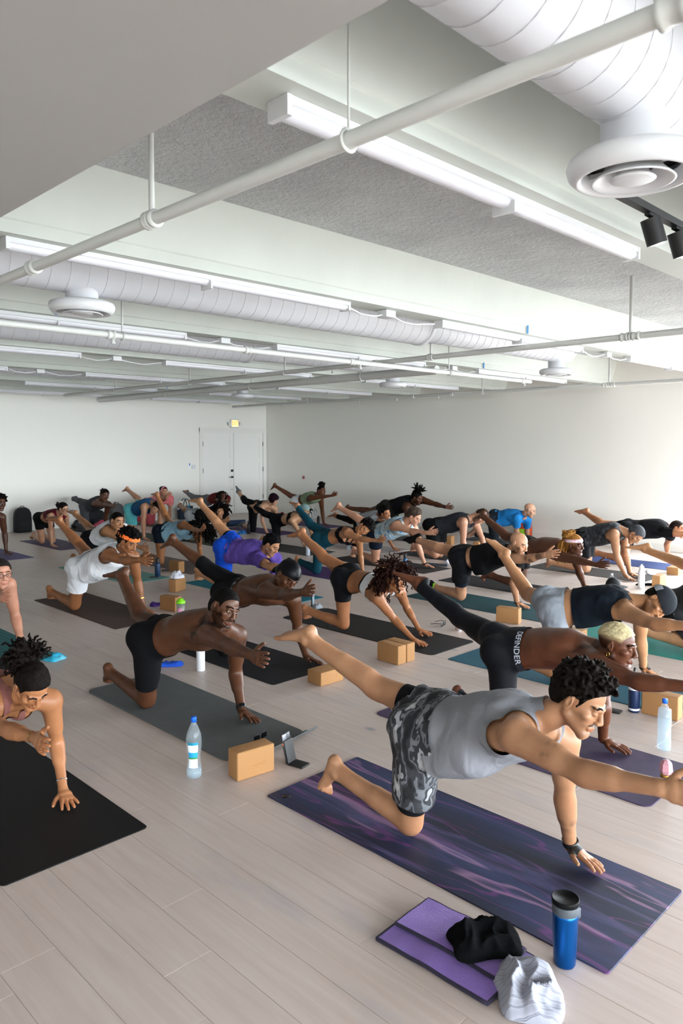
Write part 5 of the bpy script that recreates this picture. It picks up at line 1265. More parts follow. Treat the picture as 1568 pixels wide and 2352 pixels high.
BT = block((390, 1357), (404, 1361), (435, 1350), .152, 'cork yoga block with a white towel on top')
block((367, 1400), (402, 1406), (415, 1400), .152, 'cork yoga block behind the green-lidded shaker')
block((868, 1318), (887, 1322), (900, 1316), .152, 'cork yoga block half hidden behind the head of the white-bra wearer')
block((1020, 1251), (1036, 1253), (1044, 1249), .152, 'cork yoga block under the person in the charcoal tank')
block((1080, 1262), (1099, 1267), (1108, 1262), .152, 'cork yoga block at the hands of the person in the charcoal tank')
block((1298, 1476), (1323, 1482), (1336, 1476), .10, 'cork yoga block peeking out beyond the grey shorts')
BC = block((1393, 1366), (1412, 1371), (1432, 1364), .10, 'cork yoga block under the black cap')

# ------------------------------------------------------------------ bottles
M_PET = None
def pet(name, c, alpha):
    m = bpy.data.materials.new(name); N, L = nodes(m); b = N['Principled BSDF']
    b.inputs['Base Color'].default_value = (*c, 1); b.inputs['Roughness'].default_value = .08; b.inputs['Alpha'].default_value = alpha
    b.inputs['Specular IOR Level'].default_value = .9
    return m
M_WATER = pet('bottle_water', (.45, .68, .85), .28)
M_PET = pet('clear_plastic', (.70, .80, .86), .13)
def bottle(px, parts, label, lab_name='water_bottle', lean=None, s=1.0):
    """parts: list of (name, material, profile[(r,z)...])"""
    p = at(*px); o = empty(lab_name, (p[0], p[1], 0)); tag(o, label, 'bottle', 'water bottles on the floor')
    for nm, m, prof in parts: MB().lathe([(r * s, z * s) for r, z in prof], 28).build(nm, m, o)
    if lean: o.rotation_euler = lean
    return o
def pet_bottle(px, label, H=.30, R=.042, lab=True, fill=.1, capc='#1463d6'):
    body = [(.0, .004), (R * .7, .0), (R * .95, .006), (R, .025), (R * .95, .05), (R * .80, .10), (R * .83, .12), (R * .97, .155), (R, .19), (R * .9, .225), (R * .55, .262), (.0135, .282), (.0135, .288)]
    k = H / .312; body = [(r, z * k) for r, z in body]
    o = bottle(px, [('bottle_body', M_PET, body), ('cap', mat('cap_' + capc[1:], capc, rough=.35), [(.0, .312 * k), (.0145, .312 * k), (.0155, .309 * k), (.0155, .287 * k), (.012, .287 * k)]),
                    ('water', M_WATER, [(.0, .006), (R * .9, .008), (R * .94, .026), (R * .9, fill * .5 * k), (.0, fill * .5 * k)])], label)
    if lab:
        mb = MB()
        for z0, z1, c in ((.06, .185, '#dfe8ea'), (.178, .192, '#1d8aa8'), (.112, .140, '#2aa0d8'), (.098, .112, '#3d8a35')):
            rr = [R + .0006 + (.0005 if c != '#dfe8ea' else 0)] * 2
            prof = [(np.interp(z, [q[1] for q in body[3:10]], [q[0] for q in body[3:10]]) + (.0008 if c == '#dfe8ea' else .0014), z) for z in np.linspace(z0 * k, z1 * k, 6)]
            m2 = MB(); n = 12; a0 = math.radians(-172)
            vs = [(r * math.cos(a0 + math.radians(78) * j / n), r * math.sin(a0 + math.radians(78) * j / n), z) for r, z in prof for j in range(n + 1)]
            m2.add(vs, [(i * (n + 1) + j, i * (n + 1) + j + 1, (i + 1) * (n + 1) + j + 1, (i + 1) * (n + 1) + j) for i in range(5) for j in range(n)], True)
            m2.build('label', mat('label_' + c[1:], c, rough=.4), o)
    return o
pet_bottle((446, 1784), 'clear plastic water bottle with blue cap and label, left of the cork block', H=.325)
pet_bottle((1524, 1722), 'clear plastic water bottle with blue cap at the right edge', H=.30, R=.04, lab=False, fill=.5)
bl = mat('tumbler_blue', '#0a559c', rough=.3, metal=.8); bk = mat('tumbler_lid', '#0a0b0c', rough=.55, spec=.15); gy = mat('band_grey', '#4a5057', rough=.5)
t = bottle((1296, 2212), [('body', bl, [(.0, 0), (.030, .0), (.0325, .006), (.0345, .06), (.0375, .15), (.0375, .168), (.0, .168)]), ('band', gy, [(.0385, .160), (.0392, .162), (.0392, .188), (.038, .19)]),
      ('lid', bk, [(.0385, .186), (.0405, .189), (.0408, .200), (.0400, .2035), (.0385, .2042), (.0375, .2035), (.0372, .2010), (.0, .2010)])], 'blue metal travel tumbler with a black lid in the foreground', 'tumbler', s=1.14)
MB().rbox(.018, .012, .034, .004, c=(.034, -.030, .175)).build('lid_clip', gy, t)
def flask(px, H, R, c, lidc, label, lid=.05, metal=.2, name='water_bottle', straw=False, extra=None):
    mb = mat('flask_' + c[1:], c, rough=.4, metal=metal); ml = mat('lid_' + lidc[1:], lidc, rough=.45)
    hb = H - lid; P = [('body', mb, [(.0, 0), (R * .92, 0), (R, .006), (R, hb * .86), (R * .92, hb * .94), (R * .66, hb), (.0, hb)]), ('lid', ml, [(R * .68, hb - .004), (R * .70, hb + .002), (R * .70, H - .008), (R * .62, H), (.0, H)])]
    if extra: P += extra(R, hb)
    o = bottle(px, P, label, name)
    if straw: MB().tube([(0, 0, H - .005), (.0, .0, H + .03), (.012, 0, H + .05)], .009, 10).build('straw', ml, o)
    else:
        mb2 = MB(); mb2.tube([(R * .62 * math.cos(a), 0, H - .012 + R * .75 * math.sin(a)) for a in np.linspace(0, math.pi, 9)], .006, 8); mb2.build('carry_loop', ml, o)
    return o
flask((362, 1326), .25, .037, '#1d3a5c', '#0c0d10', 'navy insulated bottle with black lid behind the orange-bandana wearer', lid=.05, extra=lambda R, hb: [('base_ring', mat('steel', '#c8ccd0', rough=.25, metal=.9), [(R * 1.01, .0), (R * 1.01, .012)])])
flask((461, 1540), .22, .033, '#e4e6ec', '#dfe2e8', 'white marbled bottle beside the grey mat', lid=.02, metal=0)
flask((1455, 1634), .24, .036, '#14284e', '#0b0c0f', 'dark blue bottle with a black straw lid beside the big cork block', lid=.05, straw=True, extra=lambda R, hb: [('white_print', mat('print_white', '#dfe3e8', rough=.5), [(R * 1.008, .015), (R * 1.008, .028)]), ('white_band', mat('print_white', '#dfe3e8', rough=.5), [(R * 1.008, .15), (R * 1.008, .168)])])
flask((1472, 1350), .27, .040, '#eef1f4', '#eef1f4', 'tall white bottle with a loop lid at the right', lid=.045, metal=0)
flask((930, 1301), .19, .033, '#20567e', '#14181d', 'small blue bottle with a black lid on the dark brown-grey mat', lid=.07)
flask((571, 1226), .25, .033, '#0c0d10', '#0c0d10', 'slim black bottle on the floor beside the crumpled blue cloth', lid=.04)
flask((731, 1212), .24, .033, '#15181c', '#15181c', 'slim black bottle standing near the person in the sage top', lid=.03)
flask((482, 1227), .26, .036, '#b9bcc0', '#33363a', 'brushed steel bottle beside the light blue tank wearer', lid=.03, metal=.8)
flask((707, 1276), .25, .034, '#cdd6e6', '#2a2c30', 'pastel pink and blue bottle with steel cap on the graphite mat', lid=.025, metal=.1)
flask((1053, 1447), .20, .032, '#d3aaa2', '#16171a', 'dusty pink bottle half hidden behind the raised black legging', lid=.03, extra=lambda R, hb: [('base_ring', mat('steel', '#c8ccd0', rough=.25, metal=.9), [(R * 1.01, .0), (R * 1.01, .014)])])
jar = bottle((1056, 1245), [('jar_body', M_PET, [(.0, .003), (.04, 0), (.045, .01), (.045, .12), (.038, .15), (.038, .17)]), ('jar_lid', mat('steel', '#c8ccd0', rough=.25, metal=.9), [(.04, .165), (.04, .185), (0, .186)])], 'clear glass jar bottle between the two far cork blocks')
pet_bottle((1404, 1355), 'small clear bottle with white cap behind the black cap', H=.20, R=.033, lab=False, capc='#e4e6e8')
pet_bottle((800, 1262), 'small clear cup-like bottle beside the tie-dye tank wearer', H=.12, R=.035, lab=False, capc='#c9cdd0')
sh = bottle((415, 1414), [('cup', mat('shaker_clear', '#c9cfc6', rough=.25, trans=.75), [(.0, .002), (.036, 0), (.038, .006), (.046, .135), (.0, .133)]), ('lid', mat('lime_green', '#86e01e', rough=.35), [(.047, .13), (.049, .134), (.049, .150), (.044, .156), (.030, .160), (.028, .178), (.012, .180), (.0, .180)])], 'clear shaker bottle with a lime green lid beside a cork block', 'shaker_bottle')
lgm = MB(); n = 8; vs = [(.0445 * math.cos(a), .0445 * math.sin(a), z) for z in (.045, .085) for a in np.linspace(math.radians(-165), math.radians(-105), n)]
lgm.add(vs, [(i, i + 1, n + i + 1, n + i) for i in range(n - 1)]).build('pink_logo', mat('pink_logo', '#d98fb5'), sh)

# ------------------------------------------------------------------ towels, clothes and small things
def crumple(name, px_or_xy, sx, sy, h, m, label, cat='towel', seed=1, rz=0.0, z0=0.0, n=16, vox=.006, group=None, is_px=True):
    """a dropped piece of cloth: a heap of ridged folds over an uneven outline"""
    p = at(*px_or_xy) if is_px else np.array([*px_or_xy, 0.0])
    nr, na = (26, 72) if vox < .008 else (14, 40)
    A = np.linspace(0, 2 * math.pi, na, endpoint=False); sd = seed % 12
    ca = np.stack([np.cos(A), np.sin(A), np.full(na, seed * 1.7)], 1)
    out = 1 + .10 * snoise(ca, .45, sd) + .05 * snoise(ca, 1.1, sd + 3)
    sq = (np.abs(np.cos(A)) ** 4 + np.abs(np.sin(A)) ** 4) ** -.25
    V_ = []
    for i in range(nr + 3):
        rho = min(1.0, i / nr)
        x, y = rho * out * np.cos(A) * sq * sx / 2, rho * out * np.sin(A) * sq * sy / 2
        P = np.stack([x / max(sx, sy), y / max(sx, sy), np.full(na, seed * 2.3)], 1)
        w1 = snoise(P + .12 * np.stack([snoise(P, 1.5, sd), snoise(P, 1.5, sd + 4), 0 * x], 1), 1.25, sd, 6)
        rid = 1 - np.abs(w1) ** .75; rid2 = 1 - np.abs(snoise(P, 2.8, sd + 2, 6)) ** .8
        env = (1 - rho ** 2.6) ** .55
        z = h * (env * (.28 + .62 * rid + .22 * rid2) + .10 * rho)
        if i == nr + 1: z = np.full(na, h * .05); x, y = x * 1.01, y * 1.01
        if i == nr + 2: z = np.full(na, .001); x, y = x * .985, y * .985
        V_.append(np.stack([x, y, np.maximum(z, .001)], 1))
    v = np.concatenate([V_[0].mean(0, keepdims=True)] + V_[1:]); idx = lambda i, k: 1 + (i - 1) * na + k % na
    tri = [(0, idx(1, k), idx(1, k + 1)) for k in range(na)]
    qd = [(idx(i, k), idx(i + 1, k), idx(i + 1, k + 1), idx(i, k + 1)) for i in range(1, nr + 2) for k in range(na)]
    o = link(name, np_mesh(name, v, np.array(qd), np.array(tri)), m); o.location = (p[0], p[1], z0 + .0005); o.rotation_euler = (0, 0, rz)
    tag(o, label, cat, group); return o
# folded purple towel with dark edging
M_TOWEL = mat('towel_purple', '#8a68c4', rough=.95, bump=.6, bscale=260, var=.18, vscale=7, sheen=.3); M_EDGE = mat('towel_edge', '#241f33', rough=.9)
pc = [at(*q)[:2] for q in ((884, 2168), (968, 2070), (1228, 2205), (1112, 2308))]
ctr = sum(pc) / 4; ex = (pc[2] - pc[1] + pc[3] - pc[0]) / 2; ln = np.linalg.norm(ex); wd = np.linalg.norm(pc[1] - pc[0])
TW = empty('folded_towel', (ctr[0], ctr[1], 0), math.atan2(ex[1], ex[0])); tag(TW, 'folded purple towel with dark edging in the foreground', 'towel')
def layer(x0, x1, y0, y1, z, seed, name):
    n, k = 26, 14; vs = []; xs = np.linspace(x0, x1, n); ys = np.linspace(y0, y1, k)
    P = np.array([(x, y, 0) for x in xs for y in ys]); P[:, :2] += .006 * np.stack([snoise(P + 3, 1.6, seed), snoise(P + 7, 1.6, seed + 2)], 1); zz = z + .004 * snoise(P, 3.0, seed) + .0015 * snoise(P, 9, seed + 3)
    top = P.copy(); top[:, 2] = zz + .009; bot = P.copy(); bot[:, 2] = np.maximum(zz - .004, .0008)
    q = [(i * k + j, (i + 1) * k + j, (i + 1) * k + j + 1, i * k + j + 1) for i in range(n - 1) for j in range(k - 1)]
    mb = MB(); N_ = len(P); mb.add(list(top) + list(bot), q + [tuple(N_ + a for a in reversed(f)) for f in q], True)
    rim = [i * k for i in range(n)] + [(n - 1) * k + j for j in range(1, k)] + [i * k + k - 1 for i in range(n - 2, -1, -1)] + [j for j in range(k - 2, 0, -1)]
    mb.build(name, M_TOWEL, TW); pts = [tuple((top[i] + bot[i]) / 2) for i in rim] + [tuple((top[rim[0]] + bot[rim[0]]) / 2)]
    MB().tube(pts, .0072, 8).build('edging', M_EDGE, TW)
layer(-ln / 2, ln / 2, -wd / 2, wd / 2, .007, 1, 'lower_fold'); layer(-ln / 2 + .01, ln / 2 - .03, -wd / 2 + .09, wd / 2 + .0, .022, 6, 'upper_fold')
crumple('black_garment', (1112, 2192), .25, .19, .075, mat('black_cotton', '#0d0e10', rough=.95, bump=.3, bscale=200, spec=.05), 'crumpled black garment lying on the purple towel', 'clothing', seed=4, rz=-.6, z0=.036, n=20, vox=.0045)
def stripe_mat():
    m = ramp_mat('grey_striped_cotton', [(0, '#9a9ca8'), (.88, '#a3a5b2'), (.94, '#55565f'), (1, '#9a9ca8')], scale=16, kind='wave', distort=3, detail=1, rough=.95, bump=.2); return m
crumple('striped_garment', (1210, 2282), .27, .19, .085, stripe_mat(), 'crumpled pale grey striped garment beside the blue tumbler', 'clothing', seed=9, rz=.7, z0=0.0, n=22, vox=.0045)
crumple('blue_towel', (392, 1528), .20, .10, .045, mat('towel_royal', '#1550c8', rough=.9, bump=.3, bscale=200), 'rolled royal blue towel beside the grey mat', seed=3, rz=-.75)
crumple('turquoise_towel', (128, 1514), .16, .14, .05, ramp_mat('towel_turq', [(0, '#0f7fa8'), (.5, '#2aa6c8'), (1, '#a8e0e8')], scale=5, rough=.9), 'small turquoise towel on the floor at the left, by the teal striped mat', seed=6, rz=.3)
bz = BT.location
crumple('white_towel', (bz.x, bz.y), .17, .13, .09, mat('towel_white', '#dfe1ec', rough=.95, bump=.3, bscale=200), 'white towel bunched on top of a cork block', seed=8, z0=.153, is_px=False)
crumple('purple_cloth', (357, 1392), .12, .09, .05, mat('cloth_purple', '#3b1c68', rough=.9), 'small dark purple cloth beside a cork block', seed=2)
crumple('blue_cloth', (556, 1226), .18, .12, .07, mat('cloth_sky', '#2f7fc8', rough=.9), 'crumpled sky blue cloth on the violet mat edge', seed=5, vox=.009)
crumple('white_cloth', (1032, 1293), .16, .14, .05, mat('towel_white', '#dfe1ec', rough=.95, bump=.3, bscale=200), 'small white towel at the front of the dark brown-grey mat', seed=11, vox=.008)
crumple('grey_white_towel', (1495, 1316), .34, .12, .05, mat('towel_pale', '#c9cfd8', rough=.95), 'pale striped towel behind the tall white bottle', seed=12, rz=.5, vox=.009)
crumple('black_cloth', (1484, 1344), .26, .09, .03, mat('black_cotton', '#0d0e10', rough=.95, bump=.3, bscale=200, spec=.05), 'flat black cloth between the clasped hands and a cork block', seed=13, rz=-.75, vox=.008)
r = at(1003, 1300); o = MB().tube([(-.16, 0, .02), (.16, 0, .02)], [.019, .019], 14).build('strap_roll', mat('strap_grey', '#3d464e', rough=.9)); o.location = (r[0], r[1], 0.0005); o.rotation_euler = (0, 0, -1.25); tag(o, 'rolled dark grey strap on the dark brown-grey mat front', 'strap')
# phone on its stand
q = at(682, 1756); PS = empty('phone_stand', (q[0], q[1], 0), math.radians(12)); tag(PS, 'black folding phone stand on the floor', 'stand')
MB().rbox(.075, .10, .010, .003, c=(0, -.01, .006)).build('base', M_BLACK, PS)
o = MB().rbox(.075, .008, .125, .003, c=(0, 0, .0625)).build('back_plate', M_BLACK, PS); o.location = (0, .035, .008); o.rotation_euler = (math.radians(-14), 0, 0)
MB().rbox(.078, .012, .016, .003, c=(0, .045, .012)).build('hinge', M_DARK, PS)
PHN = empty('phone', (q[0], q[1], 0), math.radians(12)); tag(PHN, 'dark phone with camera bump leaning on the phone stand', 'phone')
ph = MB().rbox(.074, .009, .152, .004, c=(0, 0, .076)).build('phone_body', mat('phone_back', '#2a2b30', rough=.2, metal=.4), PHN); ph.location = (-.004, .0445, .016); ph.rotation_euler = (math.radians(-14), 0, 0)
for nm, m, c, s_ in (('camera_bump', mat('camera_steel', '#7a7d84', rough=.25, metal=.7), (-.016, -.0055, .132), (.03, .003, .03)), ('side_button', mat('switch_orange', '#ff6a18', rough=.4), (-.0375, 0, .098), (.003, .006, .012))):
    MB().rbox(*s_, .0012, c=c).build(nm, m, ph)
def small(name, px, dims, m, label, cat, rz=0.0, r=.003, z=0.0):
    p = at(*px); o = MB().rbox(*dims, r, c=(0, 0, dims[2] / 2)).build(name, m); o.location = (p[0], p[1], z + .0005); o.rotation_euler = (0, 0, rz); tag(o, label, cat); return o
small('phone', (1400, 1632), (.075, .15, .009), M_BLACK, 'black phone lying flat beside the dark blue bottle', 'phone', .1)
small('tablet', (748, 1270), (.12, .20, .012), mat('slate_dark', '#1d2228', rough=.4), 'dark flat case on the floor behind the teal leggings', 'case', -.2)
small('remote', (385, 1311), (.045, .16, .02), M_BLACK, 'thin black case beside the upright cork block', 'case', 1.2)
small('key_case', (355, 1327), (.06, .12, .015), M_BLACK, 'small black pouch beside the navy bottle', 'pouch', 1.0)
PH2 = small('phone', (718, 1392), (.075, .012, .14), mat('phone_back', '#2a2b30', rough=.2, metal=.4), 'phone propped upright beside the kneeling foot of the white-bra wearer', 'phone', .5)
MB().rbox(.06, .004, .12, .0015, c=(0, -.0065, .07)).build('screen', mat('screen_pale', '#8fa0ae', rough=.1), PH2)
crumple('grey_pouch', (729, 1396), .12, .09, .05, mat('pouch_grey', '#8b8f98', rough=.8), 'small grey pouch beside the upright phone', 'pouch', seed=7)
# sunglasses
q = at(1018, 1438); SG = empty('sunglasses', (q[0], q[1], 0), .3); tag(SG, 'black sunglasses on the floor beside the long black mat', 'sunglasses')
for g in (-1, 1):
    MB().rbox(.056, .006, .042, .003, c=(g * .035, 0, .022)).build('lens', mat('lens_black', '#050507', rough=.12), SG)
    MB().tube([(g * .064, 0, .034), (g * .066, .06, .034), (g * .060, .11, .02)], .003, 8).build('temple', M_BLACK, SG)
MB().tube([(-.01, 0, .03), (.01, 0, .03)], .003, 8).build('bridge', M_BLACK, SG)
q = at(598, 1702); SG2 = empty('sunglasses', (q[0], q[1], .010), .2); tag(SG2, 'dark glasses on the grey mat behind the standing cork block', 'sunglasses')
for g in (-1, 1): MB().rbox(.05, .006, .036, .003, c=(g * .033, 0, .02)).build('lens', mat('lens_black', '#050507', rough=.12), SG2)
MB().tube([(-.01, 0, .03), (.01, 0, .03)], .003, 8).build('bridge', M_BLACK, SG2)
# black cap on a cork block
q = BC.location; CP = empty('baseball_cap', (q.x, q.y, .101), .5); tag(CP, 'black cap with white lettering resting on a cork block', 'cap')
mb = MB(); mb.lathe([(.088 * math.cos(a), .105 * math.sin(a)) for a in np.linspace(0, math.pi / 2 - .02, 9)], 28); mb.build('crown', mat('cap_black', '#0d0e12', rough=.85), CP)
mb = MB(); n = 14; vs = []
for i in range(n + 1):
    a = math.radians(-75 + 150 * i / n)
    for rr, zz in ((.085, .004), (.13, .0), (.155, -.006)): vs.append((rr * math.sin(a) * (.9), -rr * math.cos(a) - .01, zz + .002))
mb.add(vs, [(i * 3 + j, i * 3 + j + 1, (i + 1) * 3 + j + 1, (i + 1) * 3 + j) for i in range(n) for j in range(2)], True); mb.build('brim', mat('cap_black', '#0d0e12', rough=.85), CP)
for i in range(7):
    a = math.radians(-60 + 17 * i); MB().box(-.008, .008, -.002, .002, -.012 + .004 * (i % 2), .012).build('white_stitching', mat('print_white', '#dfe3e8', rough=.5), CP).matrix_basis = Matrix.Translation((.088 * math.sin(a + 1.2), -.088 * math.cos(a + 1.2), .045)) @ Matrix.Rotation(a + 1.2, 4, 'Z') @ Matrix.Rotation(.4, 4, 'X')

# ------------------------------------------------------------------ bags and shoes along the walls
def backpack(xy, w, d, h, m, label, rz=0.0, accent=None):
    o = empty('backpack', (xy[0], xy[1], 0), rz); tag(o, label, 'backpack', 'bags along the walls')
    mb = MB(); n = 20; P = []
    for i, (zz, k) in enumerate(((0, .92), (.04, 1.0), (.5, 1.0), (.78, .92), (.92, .72), (1.0, .35))):
        P.append([(math.copysign(abs(math.cos(t)) ** .55, math.cos(t)) * w / 2 * k, math.copysign(abs(math.sin(t)) ** .55, math.sin(t)) * d / 2 * (k * .85 + .15), zz * h) for t in np.linspace(0, 2 * math.pi, n, endpoint=False)])
    vs = [q for r_ in P for q in r_]; fs = [(i * n + j, i * n + (j + 1) % n, (i + 1) * n + (j + 1) % n, (i + 1) * n + j) for i in range(5) for j in range(n)] + [tuple(range(5 * n, 6 * n))]
    mb.add(vs, fs, True); mb.build('bag_body', m, o)
    MB().rbox(w * .72, d * .35, h * .42, .02, c=(0, -d * .5, h * .27)).build('front_pocket', accent or m, o)
    mb = MB(); mb.tube([(-.04, 0, h * .97), (-.03, 0, h * 1.05), (.03, 0, h * 1.05), (.04, 0, h * .97)], .008, 8); mb.build('top_handle', M_BLACK, o)
    for g in (-1, 1): MB().tube([(g * w * .25, d * .45, h * .85), (g * w * .3, d * .62, h * .5), (g * w * .32, d * .45, h * .1)], .012, 8).build('shoulder_strap', M_BLACK, o)
    return o
q = at(27, 1217); backpack((q[0], min(q[1], YW - .2)), .34, .22, .50, mat('bag_black', '#121519', rough=.8, bump=.2, bscale=80), 'tall black backpack against the door wall at the far left')
q = at(283, 1200); backpack((q[0] - .28, YW - .17), .32, .18, .46, mat('bag_grey', '#5a5b5c', rough=.8, bump=.2, bscale=80), 'grey backpack against the wall behind the cyan-shorts wearer')
q = at(213, 1208); backpack((q[0], YW - .22), .46, .26, .36, mat('bag_black', '#121519', rough=.8, bump=.2, bscale=80), 'black duffel-like backpack behind the person in grey leggings and black shoes', rz=.2)
RB = backpack((XW - .24, at(1225, 1236)[1] + .1), .30, .20, .40, mat('bag_orange', '#b8401c', rough=.7), 'red and lime green backpack against the right wall', rz=math.pi / 2 * -1 + .2, accent=mat('bag_lime', '#9ccf2a', rough=.6))
crumple('pink_bag', (234, 1214), .36, .2, .18, mat('bag_pink', '#c84a68', rough=.8), 'pink bag on the floor by the door wall', 'bag', seed=14, vox=.012)
q = at(410, 1190); TB = empty('tote_bag', (q[0], YW - .25, 0), .1); tag(TB, 'navy tote bag with a cyan strap against the door wall', 'tote bag', 'bags along the walls')
mb = MB(); mb.add([(-.17, -.06, 0), (.17, -.06, 0), (.17, .06, 0), (-.17, .06, 0), (-.20, -.05, .30), (.20, -.05, .30), (.20, .05, .30), (-.20, .05, .30)], [(0, 3, 2, 1), (0, 1, 5, 4), (1, 2, 6, 5), (2, 3, 7, 6), (3, 0, 4, 7)]); mb.build('bag_body', mat('tote_navy', '#16283f', rough=.8), TB)
for y in (-.052, .052): MB().tube([(.09 * math.cos(a), y, .29 + .19 * math.sin(a)) for a in np.linspace(0, math.pi, 11)], .009, 8).build('handle', mat('tote_navy', '#16283f', rough=.8), TB)
MB().box(.04, .075, -.068, -.062, .02, .34).build('cyan_strap', mat('strap_cyan', '#2f9fc4', rough=.7), TB)
def zebra(): return ramp_mat('zebra_print', [(0, '#101012'), (.47, '#101012'), (.5, '#e6e6e4'), (1, '#e6e6e4')], scale=9, kind='wave', distort=4, rough=.8)
crumple('zebra_bag', (716, 1190), .30, .24, .30, zebra(), 'black and white zebra-print bag by the right wall', 'bag', seed=15, vox=.014)
def shoe(px, m, label, rz, sole):
    p = at(*px); o = empty('shoe', (p[0], p[1], 0), rz); tag(o, label, 'shoe', 'shoes left by the wall')
    V = Vol(np.array([-.07, -.18, -.01]), np.array([.07, .18, .15]), .009); X = np.array([1., 0, 0])
    V.add(('e', np.array([0, -.11, .035]), np.array([0, .02, .05]), X, .042, .028, .046, .045, .02)); V.add(('e', np.array([0, .0, .05]), np.array([0, .09, .055]), X, .045, .045, .036, .045, .02)); V.add(('c', np.array([0, .06, .07]), np.array([0, .09, .11]), .04, .038, .02))
    v, q_ = V.nets(); v[:, 2] = np.maximum(v[:, 2], .012); link('upper', np_mesh('upper', v, q_), m, o)
    MB().rbox(.09, .28, .024, .011, c=(0, -.01, .0125)).build('sole', sole, o); return o
rd = mat('shoe_red', '#8f1c22', rough=.7)
shoe((640, 1188), rd, 'dark red sneaker on the left of the pair by the right wall', .6, mat('sole_red', '#6d1519')); shoe((655, 1190), rd, 'dark red sneaker on the right of the pair by the right wall', .3, mat('sole_red', '#6d1519'))
shoe((665, 1196), M_BLACK, 'black shoe beside the red sneakers', 1.9, mat('sole_dark', '#202022'))
# rolled navy mat by the door
q0, q1 = at(524, 1208), at(562, 1206); RM = empty('rolled_mat', (q0[0], q0[1], 0)); tag(RM, 'rolled-up navy mat lying in front of the door', 'rolled mat')
dd = (q1 - q0) * 1.0; MB().tube([(0, 0, .062), tuple(dd * [1, 1, 0] + [0, 0, .062])], .06, 24).build('roll', mat('roll_navy', '#1f3354', rough=.85), RM)
for e_, s_ in ((np.zeros(3), -1), (dd, 1)):
    u = nrm(dd) * s_ * .002; MB().tube([(e_[0] + u[0] + math.cos(a) * .006 * a * -u[1] / .002 * s_ * .9, e_[1] + u[1] + math.cos(a) * .006 * a * u[0] / .002 * s_ * .9, .062 + math.sin(a) * .006 * a) for a in np.linspace(.6, 8.6, 40)], .002, 4).build('spiral_end', M_BLACK, RM)

q = at(1528, 1822); PB = empty('crystal_bottle', (q[0], q[1], .006), .3); tag(PB, 'small black bottle with gold collar and pink top on the plum mat', 'bottle')
PB.rotation_euler = (0, 0, .3)
MB().lathe([(.0, 0.012), (.026, .012), (.028, .018), (.028, .07), (.022, .08)], 20).build('body', mat('bottle_black', '#0c0d0f', rough=.4), PB)
MB().lathe([(.024, .078), (.027, .082), (.027, .092), (.024, .096)], 20).build('gold_collar', M_GOLD_P if 'M_GOLD_P' in globals() else mat('gold_plain', '#c79a4a', rough=.3, metal=.9), PB)
MB().lathe([(.022, .094), (.034, .115), (.030, .150), (.016, .165), (.0, .168)], 7, smooth=False).build('pink_top', mat('rose_stone', '#c9919c', rough=.35), PB)
# ------------------------------------------------------------------ the people
def cl(name, c, rough=.85, **k): return mat('cloth_' + name, c, rough=rough, bump=.25, bscale=260, spec=.15, **k)
BLACK = cl('black', '#0c0c0f'); BLK2 = cl('black_sheen', '#101116', .6); NAVY = cl('navy', '#141c2b'); WHITE = cl('white', '#e4e6ea', folds=.5); GREY = cl('grey', '#7b7d84')
CAMO = ramp_mat('camouflage', [(0, '#15161a'), (.40, '#2b2c31'), (.47, '#5f6166'), (.53, '#24252a'), (.60, '#8f9093'), (.66, '#b4b5b5')], scale=11, detail=2.2, const=True, stretch=(1, 1.6, .7), rough=.8)
M_RUBBER = mat('watch_strap', '#101114', rough=.5); M_GOLD = mat('gold', '#c79a4a', rough=.25, metal=1.0); M_STEEL = mat('steel', '#c8ccd0', rough=.25, metal=.9)
def watch(B, put, sd, m=M_RUBBER, face=True):
    W_ring('watch_strap', m, 'F' + sd, .86, .95, off=.004)(B, put, 3)
def W_watch(sd, m=M_RUBBER): 
    def f(B, put, near):
        W_ring('watch_strap', m, 'F' + sd, .87, .96, off=.0045)(B, put, 3)
        E_, W_ = B.J['e' + sd], B.J['w' + sd]; d = nrm(W_ - E_); c = E_ + (W_ - E_) * .915
        Wp, h, th, n, hk = getattr(B, 'hand' + sd); nn = nrm(perp(-n if sd == 'L' else -n, d)); s = np.cross(d, nn)
        V = Vol(c - .06, c + .06, .003); V.add(('e', c + nn * .030 - d * .010, c + nn * .030 + d * .010, s, .019, .006, .019, .006, 0)); v, q = V.nets(); put('watch_face', v, q, mat('watch_glass', '#0a0b0e', rough=.15))
    return f
def W_head(name, m, off, gf, vox=None, extra=None):
    def f(B, put, near): put(name, *cap_shape(B, vox or (.0045 if near > 1 else .007), off, gf, extra(B) if extra else ()), m)
    return f
BAND = lambda lo, hi, sl=.25: (lambda r, f, u: np.maximum(lo - (u - sl * f), (u - sl * f) - hi))
def W_glasses(m=None):
    def f(B, put, near):
        K = B.hk; mm = m or mat('glasses_frame', '#1c1718', rough=.4)
        class _M: pass
        mb = MB(); hp = B.hp
        for g in (-1, 1):
            mb.tube([tuple(hp(g * .032 + .021 * math.cos(a), .1, .002 + .017 * math.sin(a))) for a in np.linspace(0, 2 * math.pi, 15)], .0022, 6)
            mb.tube([tuple(hp(g * .053, .1, .006)), tuple(hp(g * .076, .06, .006)), tuple(hp(g * .08, -.01, .006))], .0022, 6)
        mb.tube([tuple(hp(-.011, .106, .004)), tuple(hp(.011, .106, .004))], .0022, 6)
        v = np.array(mb.v); me = bpy.data.meshes.new('glasses'); o = None
        quads = np.array([q for q in mb.f if len(q) == 4]); put('glasses', v, quads, mm)
    return f
